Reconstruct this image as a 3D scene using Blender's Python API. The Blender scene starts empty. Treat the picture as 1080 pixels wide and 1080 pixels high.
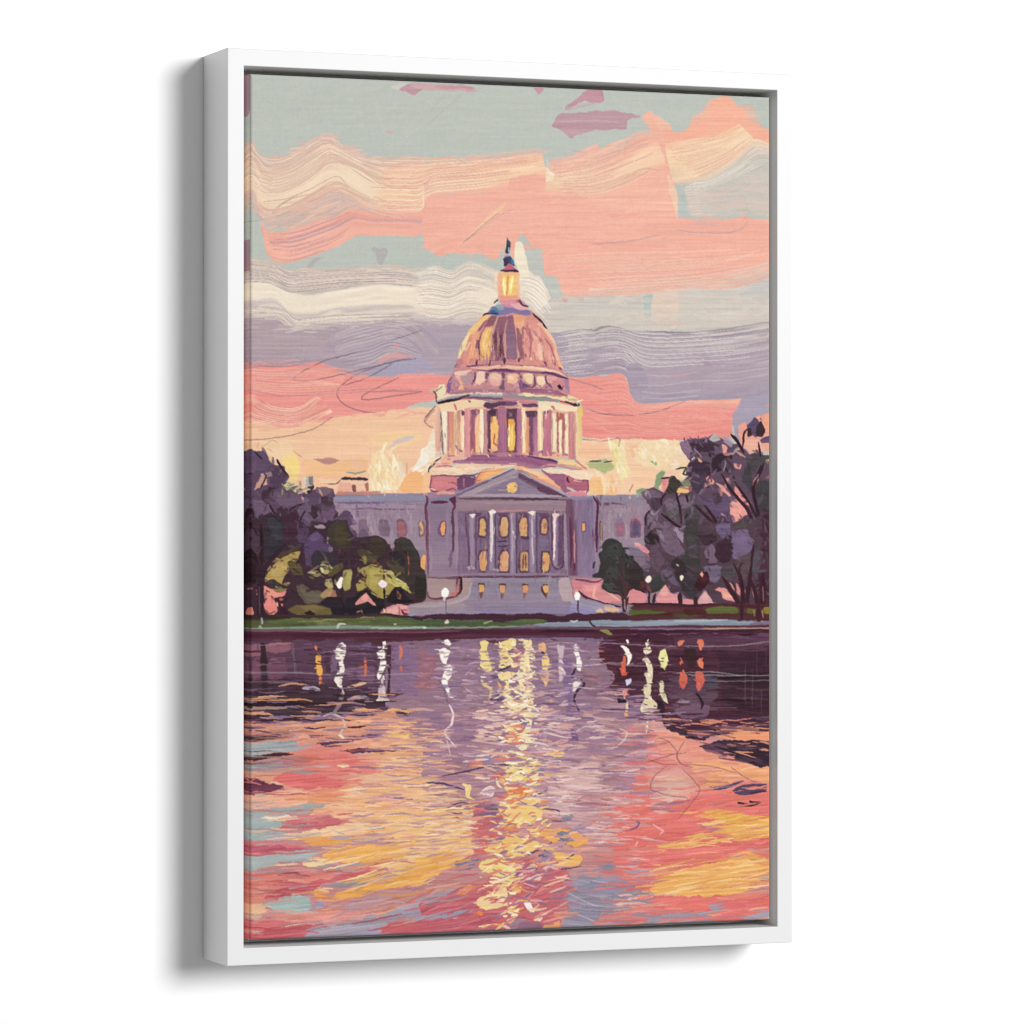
# A framed canvas print hanging on a white wall, seen from its left side.
import bpy, bmesh, math
import numpy as np
from mathutils import Matrix, Vector

# ---------------------------------------------------------------- paint engine
# The print is painted stroke by stroke into a fine colour field that becomes the
# vertex colours of the canvas mesh.  Strings such as 'A 10,20 30,40' give points
# inside lettered squares of a drawing grid laid over the picture.
TILES = {}
for _n, _x, _y, _s in (('A',255,75,190),('B',440,75,190),('C',625,75,190),('D',255,260,190),('E',440,260,190),
        ('F',625,260,190),('G',255,430,150),('H',390,430,150),('I',530,430,150),('J',665,430,150),
        ('K',255,540,150),('L',390,540,150),('M',530,540,150),('N',665,540,150),('O',255,660,190),
        ('P',440,660,190),('Q',625,660,190),('R',255,820,190),('S',440,820,190),('T',625,820,190),
        ('U',480,245,120),('V',445,340,100),('W',530,340,100),('X',445,425,100),('Y',530,425,100),('Z',470,485,150)):
    TILES[_n] = (_x, _y, _s/1080.0)
RS = 2.0
PX0, PY0, NW, NH = 250.0, 72.0, 1140, 1856
img = np.zeros((NH, NW, 3), np.float32)
rng = np.random.default_rng(11)

def up(a, shape):
    """smooth (cubic-eased) enlargement of a small random grid"""
    h, w = shape
    y = np.linspace(0, a.shape[0]-1.001, h); x = np.linspace(0, a.shape[1]-1.001, w)
    yi = y.astype(int); xi = x.astype(int)
    fy = y-yi; fx = x-xi
    fy = (fy*fy*(3-2*fy))[:, None]; fx = (fx*fx*(3-2*fx))[None, :]
    t = a[yi][:, xi]*(1-fx)+a[yi][:, xi+1]*fx
    b = a[yi+1][:, xi]*(1-fx)+a[yi+1][:, xi+1]*fx
    return (t*(1-fy)+b*fy).astype(np.float32)

def nz(cell):
    return up(rng.standard_normal((int(NH/cell)+3, int(NW/cell)+3)), (NH, NW))
WARPX = nz(22)*3.2+nz(7)*1.3+nz(3)*.5
WARPY = nz(22)*3.2+nz(7)*1.3+nz(3)*.5
STK = up(rng.standard_normal((620, 18)), (1024, 1024))+.8*up(rng.standard_normal((170, 10)), (1024, 1024))

def col(c):
    if isinstance(c, str):
        c = c.lstrip('#')
        return np.array([int(c[i:i+2], 16) for i in (0, 2, 4)], np.float32)
    return np.array(c, np.float32)

def parse(s):
    if not isinstance(s, str):
        return np.array(s, float)
    out = []; t = (0, 0, 1)
    for w in s.split():
        if w.isalpha():
            t = TILES[w]
        else:
            x, y = w.split(',')
            out.append((t[0]+t[2]*float(x), t[1]+t[2]*float(y)))
    o = np.array(out, float)
    o[:, 0] += np.where(o[:, 0] < 260, -16, 0)+np.where(o[:, 0] > 809, 14, 0)     # carry edge paint round the stretcher
    o[:, 1] += np.where(o[:, 1] > 984, 14, 0)
    return o

def ras(s):
    return (parse(s)-(PX0, PY0))*RS

def spline(p, n=None):
    p = np.asarray(p, float)
    if len(p) == 2:
        q = np.linspace(0, 1, n or 24)[:, None]
        return p[0]*(1-q)+p[1]*q
    e = np.vstack([2*p[0]-p[1], p, 2*p[-1]-p[-2]])
    L = np.linalg.norm(np.diff(p, axis=0), axis=1)
    out = []
    for i in range(len(p)-1):
        m = max(3, int(L[i]/3)+2)
        t = np.linspace(0, 1, m, endpoint=(i == len(p)-2))[:, None]
        a, b, c, d = e[i], e[i+1], e[i+2], e[i+3]
        out.append(.5*((2*b)+(c-a)*t+(2*a-5*b+4*c-d)*t*t+(3*b-a-3*c+d)*t**3))
    q = np.vstack(out)
    if n:
        s = np.r_[0, np.cumsum(np.linalg.norm(np.diff(q, axis=0), axis=1))]
        u = np.linspace(0, s[-1], n)
        q = np.stack([np.interp(u, s, q[:, 0]), np.interp(u, s, q[:, 1])], 1)
    return q

def chaikin(p, k=1, r=.13):
    for _ in range(k):
        q = np.roll(p, -1, 0)
        p = np.stack([(1-r)*p+r*q, r*p+(1-r)*q], 1).reshape(-1, 2)
    return p

def blur(a):
    p = np.pad(a, ((1, 1), (1, 1))+((0, 0),)*(a.ndim-2), mode='edge')
    v = p[:-2]+2*p[1:-1]+p[2:]
    return (v[:, :-2]+2*v[:, 1:-1]+v[:, 2:])/16

def box(p, pad):
    x0 = int(max(0, p[:, 0].min()-pad)); x1 = int(min(NW, p[:, 0].max()+pad+1))
    y0 = int(max(0, p[:, 1].min()-pad)); y1 = int(min(NH, p[:, 1].max()+pad+1))
    return x0, x1, y0, y1

def inside(poly, gx, gy):
    m = np.zeros(gx.shape, bool)
    q = np.roll(poly, -1, 0)
    for (ax, ay), (bx, by) in zip(poly, q):
        if ay == by:
            continue
        c = ((ay > gy) != (by > gy)) & (gx < (bx-ax)*(gy-ay)/(by-ay)+ax)
        m ^= c
    return m

def streak(gx, gy, ang):
    c, s = math.cos(ang), math.sin(ang)
    u = np.abs(((gx*c+gy*s).astype(int)+1024) % 2046-1023); v = np.abs(((-gx*s+gy*c).astype(int)+1024) % 2046-1023)
    return STK[v, u]

def F(c, pts, rough=.5, sm=True, sk=3.5, ang=0., a=1., c2=None, grad='y'):
    """filled paint patch with an uneven edge; c2 grades it down (or across) to a second colour"""
    p = ras(pts)
    if sm:
        p = chaikin(p)
    x0, x1, y0, y1 = box(p, 6)
    if x1 <= x0 or y1 <= y0:
        return
    gy, gx = np.mgrid[y0:y1, x0:x1].astype(np.float32)
    m = inside(p, gx+rough*WARPX[y0:y1, x0:x1], gy+rough*WARPY[y0:y1, x0:x1]).astype(np.float32)
    m = blur(m)[..., None]*a
    cc = col(c)
    if c2 is not None:
        g = (gy-p[:, 1].min())/max(1, np.ptp(p[:, 1])) if grad == 'y' else (gx-p[:, 0].min())/max(1, np.ptp(p[:, 0]))
        cc = cc+(col(c2)-cc)*np.clip(g, 0, 1)[..., None]
    cc = cc+sk*streak(gx, gy, ang)[..., None]
    r = img[y0:y1, x0:x1]
    r += (cc-r)*m

def ribbon(A, B, stops, br=5., a=1., dry=0., ends=0., fine=1.4, var=.5, lines=0., edge=.0, fade=0., fade1=0.):
    """a brush ribbon between two rails: colour stops run across it, bristle streaks along it"""
    la = np.linalg.norm(np.diff(A, axis=0), axis=1).sum(); lb = np.linalg.norm(np.diff(B, axis=0), axis=1).sum()
    n = max(6, int(max(la, lb)*1.5))
    def rs(q):
        s = np.r_[0, np.cumsum(np.linalg.norm(np.diff(q, axis=0), axis=1))]
        u = np.linspace(0, s[-1], n)
        return np.stack([np.interp(u, s, q[:, 0]), np.interp(u, s, q[:, 1])], 1)
    A = rs(A); B = rs(B)
    hmax = np.linalg.norm(A-B, axis=1).max()
    m = max(3, int(hmax*1.6))
    s = np.linspace(0, 1, m)
    P3 = A[None]*(1-s)[:, None, None]+B[None]*s[:, None, None]
    both = np.vstack([A, B]); x0, x1, y0, y1 = box(both, 4)
    if x1-x0 < 1 or y1-y0 < 1:
        return
    X = np.rint(P3[..., 0]).astype(int)-x0; Y = np.rint(P3[..., 1]).astype(int)-y0
    ok = (X >= 0) & (X < x1-x0) & (Y >= 0) & (Y < y1-y0)
    nb = max(2, int(hmax/fine)); nt = max(2, int(n/90)+2)
    N = rng.standard_normal((nb+1, nt+1)).astype(np.float32)*var+rng.standard_normal((nb+1, 1)).astype(np.float32)*(1-var)
    N2 = rng.standard_normal((max(2, nb//5)+1, nt+1)).astype(np.float32)
    b = up(N, (m, n)) if nb > 1 else np.zeros((m, n), np.float32)
    b2 = up(N2, (m, n))
    if isinstance(stops, (str, tuple)) and not isinstance(stops[0], tuple):
        c0 = col(stops); C = np.broadcast_to(c0, (m, n, 3)).copy()
    else:
        xs = np.array([q[0] for q in stops]); cs = np.array([col(q[1]) for q in stops])
        ss = np.clip(s[:, None]+.03*b2, 0, 1)
        C = np.stack([np.interp(ss, xs, cs[:, k]) for k in range(3)], -1).astype(np.float32)
    C = C+(br*b*.8+br*.6*b2)[..., None]
    if lines:
        C = C-(np.clip(b-1.0, 0, 1)*lines)[..., None]*np.array([1, 1.05, .9], np.float32)
    al = np.ones((m, n), np.float32)
    if dry:
        al *= np.clip((b*.75+b2*.5+2.2*(1-2*dry))*2, 0, 1)
    if ends:
        t = np.linspace(0, 1, n)[None]*max(la, lb)
        e0 = np.abs(up(rng.standard_normal((nb+1, 2)), (m, 1)))*ends*RS
        e1 = np.abs(up(rng.standard_normal((nb+1, 2)), (m, 1)))*ends*RS
        al *= ((t > e0) & (t < max(la, lb)-e1))
    if fade or fade1:
        t = np.linspace(0, 1, n)[None]*max(la, lb); f = np.ones((1, n))
        if fade: f = f*np.clip(t/(fade*RS), 0, 1)
        if fade1: f = f*np.clip((max(la, lb)-t)/(fade1*RS), 0, 1)
        al *= np.where(f < 1, np.clip(f*2.4-.7+.35*b, 0, 1), 1)
    if edge:
        d = np.minimum(s, 1-s)[:, None]
        al *= np.clip(d/edge+.35*b, 0, 1)
    M = np.zeros((y1-y0, x1-x0), np.float32); CC = np.zeros((y1-y0, x1-x0, 3), np.float32)
    keep = ok & (al > 0)
    M[Y[keep], X[keep]] = al[keep]; CC[Y[keep], X[keep]] = C[keep]*al[keep][:, None]
    Mb = blur(M); CC = blur(CC)/np.maximum(Mb, 1e-4)[..., None]
    Mb = np.clip(Mb*1.25, 0, 1)[..., None]*a
    r = img[y0:y1, x0:x1]
    r += (CC-r)*Mb

def RB(stops, top, bot, **k):
    ribbon(spline(ras(top)), spline(ras(bot)), stops, **k)

def S(c, pts, w=2., w1=None, a=1., br=5., tap=.25, dry=0., ends=0., raw=False):
    """one brush stroke along a curve; w and w1 its widths in millimetres of drawing at start and end"""
    p = spline(np.asarray(pts, float) if raw else ras(pts))
    if len(p) < 2:
        return
    d = np.gradient(p, axis=0); d /= np.maximum(np.linalg.norm(d, axis=1), 1e-6)[:, None]
    nrm = np.stack([-d[:, 1], d[:, 0]], 1)
    t = np.linspace(0, 1, len(p))
    ww = (w+((w if w1 is None else w1)-w)*t)*RS/2
    if tap:
        ww = ww*np.clip(np.minimum(t, 1-t)/tap, .12, 1)**.6
    ribbon(p+nrm*ww[:, None], p-nrm*ww[:, None], c, br=br, a=a, dry=dry, ends=ends)

def L(c, pts, w=.8, a=.8):
    S(c, pts, w*.62, a=a*.62, br=0, tap=.12)

def pickin(p, n):
    x0, x1, y0, y1 = box(p, 0)
    out = np.zeros((0, 2))
    while len(out) < n:
        q = rng.random((n*2, 2))*(x1-x0, y1-y0)+(x0, y0)
        out = np.vstack([out, q[inside(p, q[:, 0], q[:, 1])]])
    return out[:n]

DN, LN = 1., 1.
def smear(pts, n, ln, w, jit=(14, 4), ang=0., aj=.12, dc=7., a=.8, curve=.03, dry=0.):
    """drag the wet colour about: short strokes that carry the colour found a little way off"""
    p = ras(pts)
    for x, y in pickin(p, max(1, int(n*DN))):
        sx = int(np.clip(x+rng.normal()*jit[0]*RS, 0, NW-1)); sy = int(np.clip(y+rng.normal()*jit[1]*RS, 0, NH-1))
        c = img[sy, sx]+rng.normal()*dc+rng.normal(size=3)*dc*.35
        strokelet(x, y, ln, w, ang, aj, c, a, curve, dry)

def strokelet(x, y, ln, w, ang, aj, c, a=.9, curve=.03, dry=0.):
    th = (ang(x/RS+PX0, y/RS+PY0) if callable(ang) else ang)+rng.normal()*aj
    l = ln*LN*RS*(.4+1.2*rng.random()); ww = w*(.5+rng.random()*.9)
    d = np.array([math.cos(th), math.sin(th)]); nn = np.array([-d[1], d[0]])
    k = rng.normal()*curve*l
    q = np.array([(x, y)-d*l/2, (x, y)+nn*k, (x, y)+d*l/2])
    S(tuple(np.clip(c, 0, 255)), q, ww, a=a, br=4, tap=.5, raw=True, dry=dry)

def dabs(pts, n, cols, ln, w, ang=0., aj=.15, dc=6., a=.8, curve=.03, dry=0.):
    p = ras(pts); cs = [col(c) for c in cols.split()]
    for x, y in pickin(p, max(1, int(n*DN))):
        strokelet(x, y, ln, w, ang, aj, cs[rng.integers(len(cs))]+rng.normal()*dc, a, curve, dry)

def comb(top, bot, n, cols, w=.7, a=.6, j=.25, cover=.75):
    """hair-fine bristle lines laid between two rails, each covering part of the run"""
    A = spline(ras(top), 90); B = spline(ras(bot), 90); cs = cols.split()
    for k in range(n):
        s = min(1, max(0, (k+.5)/n+rng.normal()*j/n))
        q = A*(1-s)+B*s
        i0 = int(rng.random()*(1-cover)*90); i1 = min(90, i0+int((cover+rng.random()*.3)*90*(.5+.5*rng.random())))
        q = q[i0:max(i0+4, i1):6] + rng.normal()*.3
        if len(q) > 1:
            S(cs[k % len(cs)], q, w*(.6+.8*rng.random()), a=a*(.6+.5*rng.random()), br=0, tap=.3, raw=True)

def tint(pts, d, sat=1., soft=8):
    """warm or cool a whole passage, as a thin glaze does"""
    p = ras(pts); x0, x1, y0, y1 = box(p, 20)
    gy, gx = np.mgrid[y0:y1, x0:x1].astype(np.float32)
    m = inside(p, gx+WARPX[y0:y1, x0:x1], gy+WARPY[y0:y1, x0:x1]).astype(np.float32)
    for _ in range(soft):
        m = blur(m)
    r = img[y0:y1, x0:x1]; g = r.mean(-1, keepdims=True)
    r += ((g+(r-g)*sat+np.array(d, np.float32))-r)*m[..., None]
# ---------------------------------------------------------------- sky
F('#bfc4bb', [(240,60),(830,60),(830,700),(240,700)], 0, False, sk=1.2)
dabs('A 0,0 1080,0 C 1080,0 1080,300 A 0,500', 260, '#bec3ba #c2c6bd #bcc2bb #c4c7be', 24, 6, .05, .6, 1.5, .3)
L('#a9b0ab','A 600,380 760,260 820,240',.5,.35); L('#d3d3c8','A 980,400 1080,320',.6,.5); L('#b9a5a6','B 60,320 270,130',.6,.6); L('#b9a5a6','B 70,250 150,150',.6,.5)
F('#dca9a5','A 860,350 910,360 900,380 870,375',.4,a=.6)
# mauve dashes along the top
F('#c49aa2','A 930,110 1010,70 1080,68 1080,110 1040,140',.5); F('#cfabac','A 1000,75 1080,70 B 340,90 350,125 200,120 0,105',.5); F('#c995a1','B 90,85 330,90 335,110 150,105',.4,a=.7)
F('#d5cfc6','A 890,100 950,70 1000,70 930,120',.4,a=.7)
F('#c999a4','B 690,95 770,100 730,145',.4)
F('#c495a0','B 1020,105 1080,105 C 62,118 62,185 0,190 B 1000,170 950,200 890,240 885,215',.4)
F('#c9b3b1','B 890,215 1080,180 1080,195 900,240',.4,a=.7)
F('#bd98a1','B 840,262 1000,245 1080,240 C 0,240 150,235 300,268 200,290 200,345 0,350 B 1080,350 950,390 930,415 870,350 800,330',.5,c2='#c39ca4')
L('#d0bcbd','B 850,300 1080,296 C 0,296 150,300',.9,.8)
# long cream brush ribbon, upper left
RB([(0,'#e9bca8'),(.06,'#cfc0b4'),(.11,'#efbfa8'),(.16,'#c7bab2'),(.22,'#efc9ad'),(.33,'#f2d6b8'),(.55,'#f4dcbf'),(.78,'#f3d6b8'),(.86,'#ecc3ac'),(.92,'#d7b6ae'),(1,'#c9b7ae')],
   'A 0,390 60,425 110,508 250,508 380,432 520,368 600,440 680,450 760,515 950,515 1080,512','A -10,800 60,770 110,870 250,900 400,850 560,745 640,790 760,860 900,880 1080,890',br=5.5,lines=11)
RB([(0,'#e8c2ad'),(.1,'#c8bcb3'),(.17,'#f3bea2'),(.4,'#f5cba9'),(.6,'#f5d0ac'),(.85,'#f4c6a6'),(1,'#f4b49e')],
   'A 760,512 1080,515 B 200,513 380,500 560,480 740,463','A 700,830 1080,880 B 60,760 380,725 540,700 775,640',br=6,lines=10,edge=.02,fade=40)
for q in ('A 0,470 60,510 130,600 260,612 380,560 500,492 560,500 640,560','A 20,560 130,640 260,640 340,610','A 130,780 260,765 400,710 560,632 640,690','A 180,850 280,770 420,735','A 640,570 760,650 960,715','A 0,900 110,890 230,800 330,740'):
    L('#a98f88',q,.55,.7)
for q in ('A 130,790 300,785 480,735 610,692 640,715 760,770 800,752 850,775','A 560,700 640,700','A 620,570 690,575'):
    L('#c09a88',q,.6,.6)
F('#dfb9a9','A 300,850 480,760 640,760 760,850 700,870 520,890 340,950',1,a=.75); F('#cbb9b0','A 130,880 330,830 480,790 460,850 300,930 160,960',.8,a=.8)
# coral stripe beneath it
RB([(0,'#f3b5a3'),(.3,'#f0aa9a'),(.38,'#c9a4a6'),(.45,'#f2b19f'),(.7,'#f3b3a1'),(1,'#f4b6a1')],
   'A 110,895 160,965 320,940 480,885 640,815 760,840 1080,850','D 145,30 200,88 300,90 420,55 560,0 A 690,985 800,985 960,985 1080,992',br=5,lines=14)
for q in ('A 170,1022 300,1010 480,945 680,880','A 190,1065 330,1050 500,1010','D 190,14 290,15 380,5'): L('#b58e98',q,.6,.6)
F('#f4b4a1','A 120,880 180,1080 D 150,20 130,0',.6)
# salmon mass around the spire
F('#f4b4a0','B 30,790 42,745 380,722 540,700 555,640 640,615 770,612 775,740 1080,762 C 250,700 400,620 480,690 490,880 600,940 900,900 1065,880 1065,1080 F 1060,0 1060,60 900,180 700,240 500,240 320,270 0,295 E 1080,295 870,285 845,205 760,170 742,0 B 735,1070 650,1000 610,960 600,1020 575,1070 E 510,40 480,70 420,65 380,38 260,30 220,42 130,52 40,20 B 40,1060 20,940',.7,sk=3)
F('#bfc3bb','B -10,990 20,985 45,1080 -10,1080',.5)
dabs('B 60,800 1040,800 C 400,800 400,1000 F 900,30 0,240 E 800,150 B 60,1060',170,'#f4b49f #f5baa6 #f2ad9a #f3b8a1 #eeb09f',26,3,-.08,.25,2,.45)
for y in (150,180,215,250,275): L('#f7c3ae',f'E 800,{y} 950,{y-8} 1080,{y-5} F 60,{y-12}',.7,.5)
F('#f4b8a2','B 800,560 1080,500 C 0,480 300,360 420,360 500,700 480,900 0,800 B 780,780',.6)
# right hand pink and cream strokes
RB([(0,'#c9c3ba'),(.07,'#ecbaa8'),(.2,'#f3b49f'),(.4,'#f4c0a5'),(.6,'#f4d0ae'),(.85,'#f3c9aa'),(1,'#f4b6a0')],
   'B 805,520 900,505 1080,430 C 0,490 150,430 300,360 400,355','B 760,735 1000,755 C 0,765 150,730 270,655 440,570',br=6,lines=9,edge=.02)
for q in ('C 0,535 150,480 340,430','C 40,555 150,500 330,445','B 850,605 1000,580 1080,555'): L('#b9a0a3',q,.7,.6)
RB('#f6dcbd','B 770,570 820,620','B 770,660 810,650',br=10)
for k in range(7): L('#f6dfc6',f'B {770+k*3},{530+k*18} {815+k},{580+k*16}',.7,.7)
F('#f2b8a2','C 290,275 345,238 430,330 500,640 490,700 440,580 400,440',.5); F('#f4bda5','C 370,260 470,320 480,370 420,420',.8,a=.9)
L('#ad9098','C 190,640 300,585 400,595',.6,.7); L('#c9a596','C 0,700 130,690 290,600',.6,.6)
F('#f6b59b','C 400,370 480,350 550,355 640,255 735,150 830,150 870,205 960,215 1000,330 1065,390 1065,490 960,415 880,345 700,430 470,450',.9)
F('#e7b9a6','C 600,260 720,170 720,200 620,330',.6,a=.6); F('#d3bcae','C 860,170 980,220 1020,330 950,300',.6,a=.6)
RB([(0,'#f5bea2'),(.25,'#f5cfac'),(.6,'#f5d5b2'),(1,'#f1cfb1')],'C 430,430 600,395 740,370 880,315','C 480,660 640,640 800,565 970,415',br=7,lines=10,edge=.06)
RB([(0,'#f3d3b3'),(.3,'#e3cdbb'),(.6,'#d0c6ba'),(1,'#c6c6bc')],'C 490,655 700,620 850,520 975,408 1065,490','C 540,700 700,690 850,615 1065,545',br=8,lines=9)
F('#cac7bc','C 540,690 700,692 860,615 1065,535 1065,880 960,860 930,820 760,880 600,880',.6,c2='#d3c3b8')
dabs('C 600,720 1060,580 1060,840 640,860',60,'#cfc6bb #c6c7be #d8c5b9 #dcc2b6',22,4,-.15,.15,2,.5)
for k in range(11): L('#efe0cb',f'C {548+k*5},{700+k*16} {590+k*4},{690+k*16} {630+k*2},{700+k*15}',.7,.65)
F('#bcc0bb','C 505,690 540,690 580,868 515,868',.3); F('#f3c9ad','C 440,600 510,720 500,910 470,760',.4)
F('#f3b4a1','C 520,870 600,880 760,880 940,870 900,950 500,950',.6); F('#ddb7ae','C 600,880 760,900 740,930 620,920',.8,a=.6)
L('#a795ae','C 500,950 620,965 760,970 880,950 930,900',.7,.7); L('#a894ab','C 0,1035 200,1020 400,980',.9,.7); L('#e3938f','C 850,830 935,840 900,900',.5,.6)
for q in ('C 150,890 350,740 430,640','C 180,920 380,800 470,700','C 110,800 200,770'): L('#f8ccb2',q,.7,.6)
# yellow flick left of the spire
F('#f5cf9b','B 275,1025 440,850 530,780 520,820 400,910',.2); L('#8a7470','B 275,1028 400,915 490,848',.7,.8); L('#a58d88','B 300,1010 420,915 520,850 590,822',.5,.7); L('#f8e0ae','B 350,950 500,820',1,.8)
# cream cloud left (under coral), lavender band
RB([(0,'#dcc4b6'),(.07,'#c8c2b9'),(.12,'#eccfbd'),(.2,'#c6bdb6'),(.26,'#ecd6c2'),(.34,'#c6bcb5'),(.4,'#f0e2ce'),(.68,'#f2e3cd'),(.76,'#cdbfba'),(.82,'#eadbca'),(.9,'#c7b8b6'),(.95,'#e2d2c4'),(1,'#bfadae')],
   'D -10,40 90,75 180,85 260,140 400,135 600,130 750,112 900,112 1080,140','D -10,430 120,420 220,420 300,490 440,495 560,468 700,455 1080,432',br=6,lines=16)
F('#a592a0','D 780,0 860,0 840,110 810,110',.8,a=.35); F('#b3a3ab','D 390,120 440,60 480,70 420,125',.7,a=.5)
RB([(0,'#d5ccc0'),(.1,'#e6dac8'),(.2,'#cfc5ba'),(.35,'#efdfcb'),(.75,'#eedcc9'),(.9,'#d5c8c1'),(1,'#bdb0b4')],
   'D 1000,130 E 0,140 100,112 210,145 300,90 400,108 490,150','D 1000,430 E 0,450 150,470 380,470 470,420',br=6,lines=12,fade=14)
for k in range(9): L('#f4e8d6',f'E {180+k*6},{150+k*22} {290+k*4},{105+k*24} {400+k*2},{130+k*26} 450,{180+k*24}',.7,.5)
RB([(0,'#e6d9c8'),(.5,'#ecdcc9'),(1,'#d6cabf')],'E 600,190 680,150 740,190 790,290 800,350','E 600,330 640,340 700,420 790,480',br=6,lines=10)
for k in range(8): L('#f6ead9',f'E 610,{210+k*18} 690,{190+k*22} 740,{230+k*24} {770+k*5},{290+k*22}',.7,.6)
F('#d4cabf','E 700,420 800,300 1080,296 F 0,296 320,272 500,245 860,245 1060,60 1065,440 700,500 0,500 E 1080,480 800,520',.7,sk=4)
F('#c3c4bc','E 750,180 840,185 850,280 900,300 830,310 770,250',.7); F('#c3c4bc','E 600,20 740,10 760,180 690,170 660,90',.6)
F('#cdc6bc','E 850,300 1080,296 F 0,296 300,275 300,360 0,400 E 860,420',.8,a=.8); F('#e0a29d','E 870,300 910,310 900,330 870,325',.5,a=.7); F('#e0a29d','E 950,300 1000,305 990,325 955,320',.5,a=.6)
F('#b5c4bd','F 300,275 360,275 345,440 320,445 305,380',.3); F('#e6cdbb','F 360,270 500,240 520,330 500,500 440,460 350,450',.4,a=.85); F('#bfc1bd','F 880,250 1060,120 1060,380 960,300 880,330',1,a=.55)
L('#dcb9ae','F 120,400 200,378 290,395',.7,.7)
dabs('F 20,300 1050,250 1050,430 20,480',70,'#d7ccc0 #cfc7bc #ddd1c4 #d9c7bb',22,4,-.05,.2,2,.5)
for k,q in enumerate(('F 0,150 200,135 480,80','F 480,62 620,85 780,85 900,60 1000,15')): L('#f9d8bd',q,1,.8)
RB([(0,'#f4b6a1'),(.3,'#f0b8a5'),(.45,'#d9bfb2'),(.6,'#f1b8a3'),(.8,'#d9c3b5'),(1,'#efb6a2')],'F 490,150 700,160 900,130 1060,30','F 490,240 720,250 900,235 1060,150',br=7)
RB([(0,'#f4b39f'),(.5,'#f3b8a4'),(.7,'#e7c3b1'),(1,'#f0b7a3')],'F -20,190 200,180 480,120','F -20,295 300,280 480,240',br=7)
F('#f3e6ce','U 560,95 600,88 650,130 690,300 700,400 640,450 610,440 560,260',.4); F('#f3d9bd','U 390,340 410,400 400,600 370,560 370,400',.4,a=.8)
# lavender band
F('#b5a1a8','D -10,430 100,430 220,428 300,490 440,495 560,468 700,455 1080,430 E 0,440 120,465 380,480 300,530 200,765 0,762 D 1080,760 900,778 760,775 640,760 450,690 200,715 -10,700',.7,c2='#b09fab')
RB([(0,'#b3a0a6'),(.5,'#b7a2a8'),(1,'#ad9aa6')],'D -10,470 250,500 540,500','D -10,690 200,710 460,690',br=4,lines=4)
RB([(0,'#c2b1b2'),(.3,'#b09fa9'),(.6,'#bbaab0'),(1,'#ab9dae')],'D 560,520 700,470 900,440 1020,450 1080,520','D 560,680 760,640 960,560 1080,640',br=8,dry=.1,lines=6)
RB([(0,'#c0b0b3'),(.4,'#aa9caa'),(.7,'#b9a9b2'),(1,'#a89aaa')],'D 1000,440 1080,520 E 60,600 180,700','E -10,450 120,500 230,560 220,660',br=8,lines=6,edge=.1,fade=10,fade1=12)
F('#aaa0b4','D 740,740 860,700 1080,650 E 60,700 180,750 100,762 D 1080,758 900,780 800,776',.7); F('#bba8a8','E 150,520 300,500 280,570 200,560',1,a=.8)
F('#e3a39f','D 800,690 900,630 980,650 1040,670 900,665 830,700',.7,a=.8); F('#e8a09b','D 900,600 940,590 950,610 920,612',.4,a=.8)
for k in range(14): L('#c9bbbf',f'D {560+k*10},{560-k*3} {700+k*22},{500-k*4+k*9} {860+k*14},{470+k*6}',.6,.4)
RB([(0,'#d5cabf'),(.25,'#bfb2b4'),(.3,'#d3c7c1'),(.45,'#ab9da8'),(.55,'#c4b7b9'),(.7,'#aa9cab'),(1,'#a99baa')],'E 800,530 900,500 1000,490 1090,480','E 860,790 960,785 1090,770',br=7,lines=6)
RB([(0,'#a4969d'),(.04,'#d3c8c0'),(.1,'#a3979f'),(.15,'#d6cbc2'),(.25,'#b1a1ab'),(.33,'#c9bdbd'),(.42,'#b09fab'),(.62,'#b3a2ab'),(1,'#ac9cac')],
   'E 960,490 F 0,500 60,480 150,484 250,515 400,508 560,515 800,495 1065,438','E 960,770 F 0,770 190,770 215,880 280,935 600,915 900,905 1065,840',br=8,lines=8,fade=22)
F('#ad9caa','F 240,740 700,620 720,800 900,900 600,915 290,930 225,880',.9,a=.85)
for k,q in enumerate(('F 340,660 480,650','F 330,680 440,690','F 480,750 600,735','F 330,770 460,780','F 270,825 400,830 560,810 700,800','F 700,665 900,665 1065,620','F 720,715 860,705 1065,670','F 720,760 850,760 1065,710','F 700,805 900,790 1065,740','F 0,545 120,535','F 0,600 180,575','F 0,650 170,640','F 700,690 900,690 1065,650','F 0,690 170,670')): L('#cfc3c3',q,.9,.75)
for k in range(16): L('#cdc2c6',[( 655+rng.random()*30,357+rng.random()*32)]+[(658+rng.random()*30,357+rng.random()*32)],.6,.6)
F('#cf97a2','F 400,785 560,755 640,745 480,790',.5,a=.7); F('#c995a0','F 640,710 710,710 700,740 640,735',.5,a=.5)
L('#7d6a73','F 0,492 60,478 150,483 250,512 400,508 560,515 800,490 1065,435',.7,.5)
F('#b0a0ab','E 150,520 300,480 300,790 100,770',.5); F('#b0a0ab','E 780,520 900,520 900,790 800,790',.5)
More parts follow.
